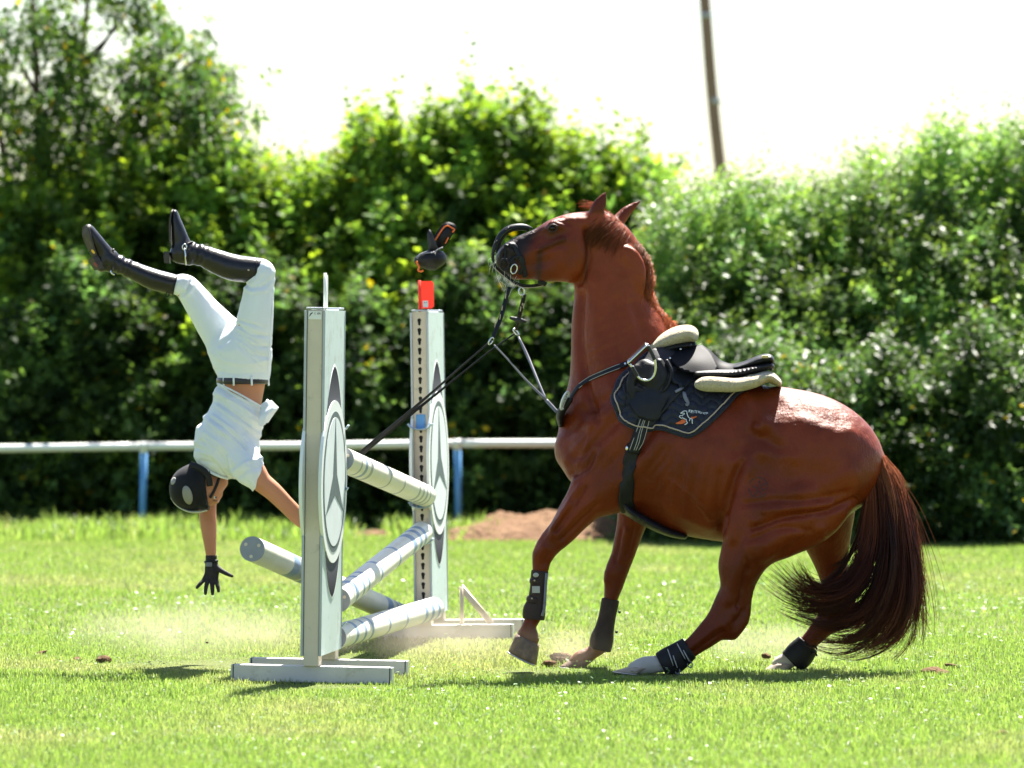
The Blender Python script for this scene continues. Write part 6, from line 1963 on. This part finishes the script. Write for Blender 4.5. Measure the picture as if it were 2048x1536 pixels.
def shrub(name, label, cat, group, prof_px, Y0, depth, n_shoots, per, L, W, pal, leafmat, seed, slope=2.0, stems=6, bark='bark', length=(.22, .48), top_shoots=60, z_bottom=.0,
          hollow=.5, top_len=(.35, .7), droop=.3, inner=.9, crest=22.0):
    """A multi-stemmed shrub: leafy shoots through the volume under a top line given in the photograph."""
    r = np.random.default_rng(seed)
    x0, x1 = prof_px[0][0], prof_px[-1][0]
    prof = profile(prof_px)
    m = MPP(Y0 + depth * .5)
    Yc = Y0 + depth * .5
    zt = lambda px: CAM_H + (HORIZON - prof(px) - crest + 75 * (fbm2(np.atleast_1d(px) / 34. + seed, np.zeros(np.size(px)) + seed, seed + 8, 3) - .5).reshape(np.shape(px))) * m
    N = n_shoots * 3
    px = r.uniform(x0, x1, N)
    top = zt(px)
    z = top * r.random(N) ** .85
    # the front of the shrub leans back with height
    rel = z / top
    edge = np.minimum((px - x0), (x1 - px)) * m
    round_ = np.clip(1 - edge / .7, 0, 1) ** 2 * .8
    yf = Y0 + slope * rel ** 1.6 + round_
    yd = yf + np.abs(r.normal(0, 1, N)) * depth * .45
    X = (px - CX) * m * (yd / Yc)
    # clumps and dark hollows
    clump = fbm2(px / 60 + seed, z * 3.1 + seed * 2, seed, 3)
    keep = (clump + r.normal(0, .10, N)) > (.37 + .16 * hollow * (rel < .85))
    keep &= (z > z_bottom)
    idx = np.flatnonzero(keep)[:n_shoots]
    X, yd, z, px_, rel = X[idx], yd[idx], z[idx], px[idx], rel[idx]
    base = np.stack([X, yd, z], 1)
    d = unit(np.stack([r.normal(0, .55, len(idx)), -.55 + r.normal(0, .45, len(idx)) + .5 * rel, .35 + .9 * rel + r.normal(0, .3, len(idx))], 1))
    ln = r.uniform(length[0], length[1], len(idx))
    # leading shoots standing up out of the top
    pt = r.uniform(x0 + 8, x1 - 8, top_shoots)
    zt_ = zt(pt)
    bt = np.stack([(pt - CX) * m, Y0 + slope + r.uniform(-.3, .6, top_shoots), zt_ - r.uniform(.15, .35, top_shoots)], 1)
    dt = unit(np.stack([r.normal(0, .18, top_shoots), r.normal(0, .2, top_shoots), np.ones(top_shoots)], 1))
    lt = r.uniform(top_len[0], top_len[1], top_shoots) * 1.05
    br = .45 + 1.5 * np.clip((fbm2(px_ / 45 + seed, z * 4.2, seed + 5, 3) - .3) * 2.2, 0, 1)
    A = shoots_to_leaves(base, d, ln, per, L, W, r, droop, pal, br)
    B = shoots_to_leaves(bt, dt, lt, int(per * 1.3), L * .85, W * .85, r, droop * .3, pal)
    # shaded inner foliage
    ni = int(n_shoots * inner)
    pi = r.uniform(x0 + 6, x1 - 6, ni)
    zi = zt(pi) * r.random(ni) ** .7 * .93
    reli = zi / zt(pi)
    ei = np.minimum(pi - x0, x1 - pi) * m
    yi = Y0 + slope * reli ** 1.6 + np.clip(1 - ei / .7, 0, 1) ** 2 * .8 + depth * r.uniform(.25, .8, ni)
    bi = np.stack([(pi - CX) * m * yi / Yc, yi, zi], 1)
    Ci = shoots_to_leaves(bi, unit(r.normal(0, 1, (ni, 3)) + np.array([0, -.3, .4])), r.uniform(.2, .4, ni), 7, L * 1.5, max(W, L * .5) * 1.5, r, droop, pal)
    parts = [np.concatenate([a, b, c_]) for a, b, c_ in zip(A, B, Ci)]
    V, f, c = leaf_cloud(parts[0], unit(parts[1]), unit(parts[2]), parts[3], parts[4], r.uniform(-.05, .25, len(parts[3])), parts[5])
    cx_px = (x0 + x1) / 2
    root = empty(name, ((cx_px - CX) * m, Yc, 0), label, cat, group)
    me = mesh_np('foliage', V, f); set_color(me, c)
    link('foliage', me, M[leafmat], root, smooth=False)
    for i in range(stems):
        sx = x0 + (x1 - x0) * (i + .5 + r.uniform(-.3, .3)) / stems
        h = zt(sx) * r.uniform(.5, .68)
        xb = (cx_px + (sx - cx_px) * .55 - CX) * m
        xt = (sx - CX) * m
        Ys = Yc + .45
        pts = [(xb, Ys, -.05), (xb * .6 + xt * .4 + r.normal(0, .05), Ys + r.normal(0, .15), h * .4), (xb * .2 + xt * .8, Ys + .2 + r.normal(0, .1), h * .72), (xt, Ys + .4 + r.normal(0, .1), h)]
        rr = catmull(np.array([[.045], [.035], [.022], [.008]]) * r.uniform(.6, 1.2), 5)[:, 0]
        tube('stem', pts, rr, M[bark], root, sides=7, n=5)
    return root

hazel = palette_of([(.100, .180, .036), (.130, .215, .036), (.078, .150, .036), (.155, .228, .034)], (.22, .30, .036), .012)
dark_hazel = palette_of([(.048, .092, .026), (.062, .112, .027), (.038, .074, .026)], (.075, .12, .02), .01)  # deep green leaves, darkened further so the hedge foot's shade sits in the colour
priv = palette_of([(.090, .168, .050), (.112, .200, .048), (.076, .142, .050), (.128, .205, .042)], (.19, .27, .044), .003)
G_H = 'shrubs of the tall hedge'
shrub('hazel_shrub', 'yellow-green shrub behind the falling rider, under the tall tree', 'shrub', G_H,
      [(-120, 400), (0, 390), (90, 370), (160, 330), (230, 310), (300, 300), (370, 305), (430, 320), (480, 345), (540, 400), (600, 480)], 42.9, 2.2, 1900, 12, .150, .118, hazel, 'leaf', 101, slope=1.9, top_shoots=100)
shrub('hedge_shrub', 'rounded green shrub with some yellow leaves left of the hazel clump', 'shrub', G_H,
      [(430, 420), (470, 370), (520, 350), (580, 345), (640, 350), (690, 345), (740, 350), (800, 400)], 43.2, 2.2, 1900, 13, .105, .078, hazel, 'leaf', 102, slope=1.9, top_shoots=110)
shrub('hazel_shrub', 'tallest hazel clump with upright leafy shoots behind the horse head', 'shrub', G_H,
      [(640, 400), (690, 300), (705, 235), (760, 265), (830, 270), (900, 245), (940, 215), (985, 205), (1020, 235), (1050, 225), (1085, 260), (1120, 265), (1160, 320), (1205, 290), (1240, 340), (1290, 315), (1330, 370), (1370, 420)],
      43.2, 2.3, 2700, 12, .145, .115, hazel, 'leaf', 103, slope=2.0, top_shoots=170, top_len=(.35, .85))
shrub('glossy_shrub', 'glossy small-leaved shrub right of the leaning pole, lower half of the hedge', 'shrub', G_H,
      [(1290, 450), (1350, 395), (1420, 380), (1500, 385), (1560, 375), (1620, 380), (1680, 365), (1720, 360), (1780, 380)], 39.5, 2.6, 3700, 15, .100, .040, priv, 'leaf_glossy', 104, slope=2.1, top_shoots=140, top_len=(.3, .85))
shrub('glossy_shrub', 'highest glossy shrub at the right end of the hedge', 'shrub', G_H,
      [(1660, 420), (1720, 345), (1790, 330), (1840, 285), (1880, 260), (1930, 270), (1985, 275), (2040, 262), (2100, 270), (2200, 300)], 39.5, 2.6, 4200, 15, .100, .040, priv, 'leaf_glossy', 105, slope=2.1, top_shoots=140, top_len=(.3, .85))
# dark understorey between them
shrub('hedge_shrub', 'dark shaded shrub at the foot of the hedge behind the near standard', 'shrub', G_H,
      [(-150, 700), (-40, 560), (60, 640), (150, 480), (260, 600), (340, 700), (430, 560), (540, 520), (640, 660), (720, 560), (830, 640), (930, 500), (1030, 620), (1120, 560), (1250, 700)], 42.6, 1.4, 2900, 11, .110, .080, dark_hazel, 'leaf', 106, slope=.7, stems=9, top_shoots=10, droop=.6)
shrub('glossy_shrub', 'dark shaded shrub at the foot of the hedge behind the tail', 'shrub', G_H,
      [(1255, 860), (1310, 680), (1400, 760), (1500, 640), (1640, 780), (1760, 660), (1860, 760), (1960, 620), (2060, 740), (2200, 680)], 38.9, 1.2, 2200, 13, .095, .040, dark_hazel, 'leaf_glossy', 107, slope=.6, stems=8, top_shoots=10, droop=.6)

shrub('hazel_shrub', 'shrub continuing the hedge past the left edge', 'shrub', G_H, [(-900, 480), (-760, 360), (-600, 340), (-420, 320), (-260, 350), (-120, 330), (-60, 420)], 43.0, 2.2, 1700, 12, .130, .100, hazel, 'leaf', 108, slope=1.9, top_shoots=50)
shrub('glossy_shrub', 'glossy shrub continuing the hedge past the right edge', 'shrub', G_H, [(2120, 400), (2200, 300), (2350, 290), (2500, 330), (2650, 310), (2780, 420)], 39.5, 2.6, 2100, 15, .100, .040, priv, 'leaf_glossy', 109, slope=2.1, top_shoots=50)

# tall tree on the left
def tall_tree():
    r = np.random.default_rng(201)
    Yt = 45.6
    m = MPP(Yt)
    root = empty('broadleaf_tree', ((110 - CX) * m, Yt, 0), 'tall airy tree at the left edge with sky showing through its crown', 'tree')
    def pt(px, py, dy=0.0):
        p = P(px, py, Yt + dy); return p
    trunks = [[(100, 1080), (95, 800), (88, 500), (78, 280), (70, 80), (60, -120)], [(130, 1080), (140, 780), (150, 520), (155, 330), (165, 120), (185, -100)],
              [(60, 1080), (40, 700), (20, 400), (0, 270), (-30, 120)], [(160, 1080), (190, 700), (215, 480), (250, 300), (300, 180), (330, 60)]]
    ends = []
    for i, t in enumerate(trunks):
        pts = [pt(x, y, .15 * math.sin(i * 2 + j)) for j, (x, y) in enumerate(t)]
        rr = catmull(np.linspace(.062, .014, len(pts))[:, None], 5)[:, 0]
        tube('trunk', pts, rr, M['bark_red'], root, sides=8, n=5)
    limbs = [((85, 420), (40, 300), (-20, 230)), ((150, 480), (240, 380), (350, 290), (460, 250)), ((155, 400), (230, 260), (320, 170), (410, 110)), ((75, 250), (150, 140), (230, 60), (290, -20)),
             ((165, 150), (230, 50), (270, -60)), ((80, 200), (30, 110), (-20, 40)), ((215, 480), (330, 400), (440, 350), (520, 300)), ((250, 300), (340, 240), (430, 190), (470, 160)), ((300, 180), (370, 110), (420, 70)),
             ((88, 500), (20, 420), (-60, 380)), ((150, 520), (100, 380), (60, 330))]
    twig = []
    for l in limbs:
        dy = r.uniform(-.9, .7)
        pts = np.array([pt(x, y, dy * k / (len(l) - 1)) for k, (x, y) in enumerate(l)])
        C = catmull(pts, 6)
        tube('limb', C, np.linspace(.024, .005, len(C)), M['bark'], root, sides=6)
        twig.append(C)
    for t in trunks:
        C = catmull([pt(x, y) for x, y in t], 8)
        twig.append(C[len(C) // 2:])
    pos = np.concatenate(twig)
    S = 2300
    i = r.integers(0, len(pos), S)
    base = pos[i] + r.normal(0, 1, (S, 3)) * np.array([.22, .50, .22])
    bx, bz = (base[:, 0] / m + CX), HORIZON - (base[:, 2] - CAM_H) / m
    ok = ~((bx > 330) & (bz < 60)) & (bx < 530)
    hole = fbm2(bx / 70 + 3, bz / 70, 205, 3)
    ok &= hole > .43
    base = base[ok]
    S = len(base)
    d = unit(np.stack([r.normal(.1, .7, S), r.normal(0, .7, S), r.normal(-.05, .5, S)], 1))
    pal = palette_of([(.045, .090, .026), (.062, .118, .026), (.038, .072, .026), (.085, .140, .022)], (.12, .18, .024), .02)
    A = shoots_to_leaves(base, d, r.uniform(.2, .45, S), 13, .115, .050, r, .8, pal)
    V, f, c = leaf_cloud(A[0], unit(A[1]), unit(A[2]), A[3], A[4], r.uniform(-.05, .2, len(A[3])), A[5])
    me = mesh_np('crown', V, f); set_color(me, c)
    link('crown', me, M['leaf'], root, smooth=False)
tall_tree()

# far trees in the gap above the hedge
def far_tree(px, top, Y, w, label, seed):
    r = np.random.default_rng(seed)
    m = MPP(Y)
    H = CAM_H + (HORIZON - top) * m
    x = (px - CX) * m
    root = empty('distant_tree', (x, Y, 0), label, 'tree', 'trees far behind the hedge')
    tube('trunk', [(x, Y, -.1), (x + .1, Y, H * .4), (x, Y, H * .8)], [.3, .22, .06], M['bark'], root, sides=8)
    n = 1500
    lob = np.array([(r.uniform(-.35, .35) * w, r.uniform(-.3, .3) * w, H * r.uniform(.55, .86)) for _ in range(9)])
    i = r.integers(0, 9, n)
    q = unit(r.normal(0, 1, (n, 3))) * (r.random((n, 1)) ** .4) * np.array([.24 * w, .24 * w, .16 * H])
    base = lob[i] + q + np.array([x, Y, 0]); base[:, 2] = np.minimum(base[:, 2], H)
    pal = palette_of([(.085, .105, .055), (.10, .12, .06), (.075, .09, .05)], None, .02)  # light grey-green leaves; the haze of distance is put into their colour
    A = shoots_to_leaves(base, unit(r.normal(0, 1, (n, 3))), r.uniform(.4, .8, n), 5, .34, .26, r, .4, pal)
    V, f, c = leaf_cloud(A[0], unit(A[1]), unit(A[2]), A[3], A[4], r.uniform(0, .2, len(A[3])), A[5])
    me = mesh_np('crown', V, f); set_color(me, c)
    link('crown', me, M['leaf'], root, smooth=False)
far_tree(1382, 374, 150, 9, 'pale distant tree seen in the gap left of the leaning pole', 301)
far_tree(1558, 366, 165, 9, 'pale distant tree top showing over the hedge right of the leaning pole', 302)

# leaning wooden pole
M['old_wood'] = mat('weathered_wood', (.26, .165, .115), .85, var=(3, .6, (.16, .10, .07)), bump=[(20, .6, .03, (1, 1, .1))])
Yp = 72.0
p0, p1 = P(1459, 480, Yp), P(1402, -60, Yp)
dirp = (p0 - p1) / (p0[2] - p1[2])
pb = p0 - dirp * p0[2]
up_ = empty('utility_pole', pb, 'leaning weathered wooden pole standing against the white sky', 'pole')
C = np.array([pb + (p1 - pb) * t + np.array([.03 * math.sin(t * 7), 0, 0]) for t in np.linspace(0, 1, 14)])
tube('shaft', C, np.linspace(.098, .080, 14), M['old_wood'], up_, sides=12)
for t in (.55, .72, .9):
    q = pb + (p1 - pb) * t
    tube('iron_band', [q, q + np.array([0, 0, .06])], .096 if t < .8 else .090, M['alu_edge'], up_, sides=12)

# rail fence
M['rail_white'] = mat('white_rail', (.80, .80, .76), .5, var=(3, .3, (.70, .70, .62)), dirt=(6, .62, (.42, .42, .32), .5))
M['post_blue'] = mat('blue_post', (.10, .30, .62), .5, var=(8, .3, (.16, .38, .66)), dirt=(14, .62, (.30, .34, .30), .6))
Yf = 42.2
fence = empty('rail_fence', (P(288, 890, Yf)[0], Yf, 0), 'low fence with one white rail on blue posts along the hedge', 'fence')
joints = [(-965, 904), (-340, 898), (288, 892.5), (915, 887), (1545, 882)]
for (a, b) in zip(joints[:-1], joints[1:]):
    A_, B_ = P(*a, Yf), P(*b, Yf)
    mid = (A_ + B_) / 2 + np.array([0, 0, -.008])
    tube('rail', [A_, mid, B_], .032, M['rail_white'], fence, sides=14, n=6)
for (a, lean) in zip(joints, (0, 2, -5, 2, 0)):
    t_ = P(a[0], a[1] + 5, Yf + .05); b_ = np.array([P(a[0] + lean, 1060, Yf)[0], Yf + .05, -.05])
    tube('rail_joint', [P(a[0] - 9, a[1] + .2, Yf), P(a[0] + 9, a[1] - .2, Yf)], .035, M['rail_white'], fence, sides=14)
    post = tube('post', [b_, t_], .028, M['post_blue'], fence, sides=12)
    tube('rail_bracket', [t_ + np.array([-.03, -.05, -.02]), t_ + np.array([.03, -.05, -.02])], .012, M['rail_white'], post, sides=6)

# soil heaps
M['soil'] = mat('reddish_soil', (.20, .122, .074), .95, spec=.05, var=(7, .7, (.125, .072, .045)), bump=[(18, .8, .06), (70, .6, .02)])
def mound(pxs, Y, hs, depth, label, seed):
    r = np.random.default_rng(seed)
    x = np.array([P(p, 900, Y)[0] for p in pxs])
    nx, ny = 90, 34
    X = np.linspace(x[0], x[-1], nx); Yv = np.linspace(Y - depth / 2, Y + depth / 2, ny)
    XX, YY = np.meshgrid(X, Yv, indexing='ij')
    h = np.interp(XX, x, hs) * np.clip(1 - ((YY - Y) / (depth / 2)) ** 2, 0, 1)
    h *= .75 + .5 * fbm2(XX * 5 + seed, YY * 5, seed, 4)
    h += .05 * (fbm2(XX * 16, YY * 16, seed + 3, 3) - .5) * (h > .02)
    Z = h - .02
    V = np.stack([XX, YY, Z], -1).reshape(-1, 3)
    i, j = np.meshgrid(np.arange(nx - 1), np.arange(ny - 1), indexing='ij')
    a = (i * ny + j).ravel()
    o = link('soil_mound', mesh_np('soil_mound', V, np.stack([a, a + ny, a + ny + 1, a + 1], 1)), M['soil'])
    tag(o, label, 'soil heap', 'soil heaps in front of the hedge')
mound([905, 950, 1000, 1045, 1100, 1150, 1200, 1270, 1330], 41.6, [0, .10, .17, .15, .20, .17, .22, .17, 0], 1.3, 'taller darker heap of soil behind the lifted foreleg', 401)
mound([840, 900, 960, 1030, 1110, 1180, 1240], 40.2, [0, .07, .13, .16, .14, .11, 0], 1.1, 'lower pale heap of sandy soil at the edge of the turf', 402)
mound([690, 730, 770, 800], 40.9, [0, .05, .05, 0], .5, 'small patch of bare soil seen between the two standards', 403)

# kicked-up clods
M['clod'] = mat('turf_clod', (.16, .10, .06), .95, spec=.05, var=(40, .6, (.08, .05, .03)), bump=[(60, .9, .02)])
def clod(px, py, r_, label, air=0.0, seed=1, flat_=.6):
    r = np.random.default_rng(seed)
    Y = GY(py) if not air else air
    bm = bmesh.new()
    bmesh.ops.create_icosphere(bm, subdivisions=3, radius=1.0)
    sd = r.uniform(0, 50)
    for v in bm.verts:
        q = v.co.normalized()
        k = .6 + .9 * float(fbm2(np.array([q.x * 1.7 + sd]), np.array([q.y * 1.7 + q.z * 2.3 + sd]), seed, 3)[0])
        v.co = Vector((q.x * k * r_ * 1.25, q.y * k * r_, q.z * k * r_ * flat_))
    o = link('turf_clod', bm_mesh(bm, 'turf_clod'), M['clod'], None, True)
    p = P(px, py, Y)
    o.location = (p[0], p[1], max(p[2], r_ * .25) if not air else p[2])
    o.rotation_euler = (r.uniform(-.4, .4), r.uniform(-.4, .4), r.uniform(0, 6))
    tag(o, label, 'clod', 'clods of turf thrown up by the hooves')
clod(80, 1312, .03, 'dark clod at the left end of the dust, in the turf', 0, 1, .4)
clod(208, 1326, .032, 'clod of earth lying left of the near standard, under the dust', 0, 2, .7)
clod(152, 1322, .02, 'small clod between the two larger ones left of the dust', 0, 3, .6)
clod(1128, 1328, .055, 'crumbling earth heaped against the planted fore hoof', 0, 4, .6)
clod(1100, 1334, .035, 'small clod just left of the planted fore hoof', 0, 5, .6)
clod(1868, 1350, .05, 'torn divot of turf in the grass right of the tail', 0, 6, .35)
clod(1905, 1338, .032, 'smaller divot behind the torn one right of the tail', 0, 7, .4)
clod(2003, 1472, .022, 'little brown clod in the grass near the lower right corner', 0, 8, .7)
clod(1532, 1312, .02, 'clod flying beside the pale hind hoof', 24.8, 9, .6)
clod(414, 1285, .006, 'tiny speck of earth flying over the dust left of the standard', 24.9, 10, .6)

# ------------------------------------------------------------------ dust hanging over the turf
def dust_cloud(name, px0, px1, ztop, Y0, Y1, dens, label, seed):
    xa, xb = P(px0, 1300, (Y0 + Y1) / 2)[0], P(px1, 1300, (Y0 + Y1) / 2)[0]
    bm = bmesh.new()
    bmesh.ops.create_icosphere(bm, subdivisions=4, radius=1.0)
    c = Vector(((xa + xb) / 2, (Y0 + Y1) / 2, ztop * .42))
    for v in bm.verts:
        v.co = Vector((v.co.x * (xb - xa) / 2, v.co.y * (Y1 - Y0) / 2, v.co.z * ztop * .58))
    o = link(name, bm_mesh(bm, name), None, None, True)
    o.location = c
    tag(o, label, 'dust', kind='stuff')
    m = bpy.data.materials.new('dust')
    m.use_nodes = True
    N, L = m.node_tree.nodes, m.node_tree.links
    N.remove(N['Principled BSDF'])
    pv = N.new('ShaderNodeVolumePrincipled')
    pv.inputs['Color'].default_value = (.76, .66, .55, 1)
    pv.inputs['Anisotropy'].default_value = 0.25
    tc = N.new('ShaderNodeTexCoord')
    mp = N.new('ShaderNodeMapping')
    mp.inputs['Scale'].default_value = (2 / (xb - xa), 2 / (Y1 - Y0), 1 / (ztop * .58))
    L.new(tc.outputs['Object'], mp.inputs['Vector'])
    ln = N.new('ShaderNodeVectorMath'); ln.operation = 'LENGTH'
    L.new(mp.outputs['Vector'], ln.inputs[0])
    fall = N.new('ShaderNodeMapRange'); fall.interpolation_type = 'SMOOTHSTEP'
    fall.inputs['From Min'].default_value = 1.0; fall.inputs['From Max'].default_value = .15
    fall.inputs['To Min'].default_value = 0; fall.inputs['To Max'].default_value = 1
    L.new(ln.outputs['Value'], fall.inputs['Value'])
    no = N.new('ShaderNodeTexNoise'); no.inputs['Scale'].default_value = 3.2; no.inputs['Detail'].default_value = 4
    mp2 = N.new('ShaderNodeMapping'); mp2.inputs['Location'].default_value = (seed, seed * 2, 0)
    L.new(tc.outputs['Object'], mp2.inputs['Vector']); L.new(mp2.outputs['Vector'], no.inputs['Vector'])
    nr = N.new('ShaderNodeMapRange'); nr.inputs['From Min'].default_value = .42; nr.inputs['From Max'].default_value = .68
    L.new(no.outputs['Fac'], nr.inputs['Value'])
    mu = N.new('ShaderNodeMath'); mu.operation = 'MULTIPLY'
    L.new(fall.outputs['Result'], mu.inputs[0]); L.new(nr.outputs['Result'], mu.inputs[1])
    m2 = N.new('ShaderNodeMath'); m2.operation = 'MULTIPLY'; m2.inputs[1].default_value = dens
    L.new(mu.outputs['Value'], m2.inputs[0])
    L.new(m2.outputs['Value'], pv.inputs['Density'])
    L.new(pv.outputs['Volume'], N['Material Output'].inputs['Volume'])
    o.data.materials.append(m)
    return o
dust_cloud('dust', 60, 740, .30, 24.6, 27.2, .8, 'pale dust drifting over the turf below the rider', 1.3)
dust_cloud('dust', 560, 1180, .26, 24.7, 26.6, .8, 'thin dust between the jump and the forelegs', 4.1)
dust_cloud('dust', 1050, 1280, .22, 24.6, 25.4, 1.5, 'puff of dust round the planted fore hoof', 6.6)
dust_cloud('dust', 1340, 1760, .22, 24.65, 25.9, 1.1, 'dust kicked up behind the sliding hind hoof', 8.2)
SC.cycles.volume_step_rate = 2.0
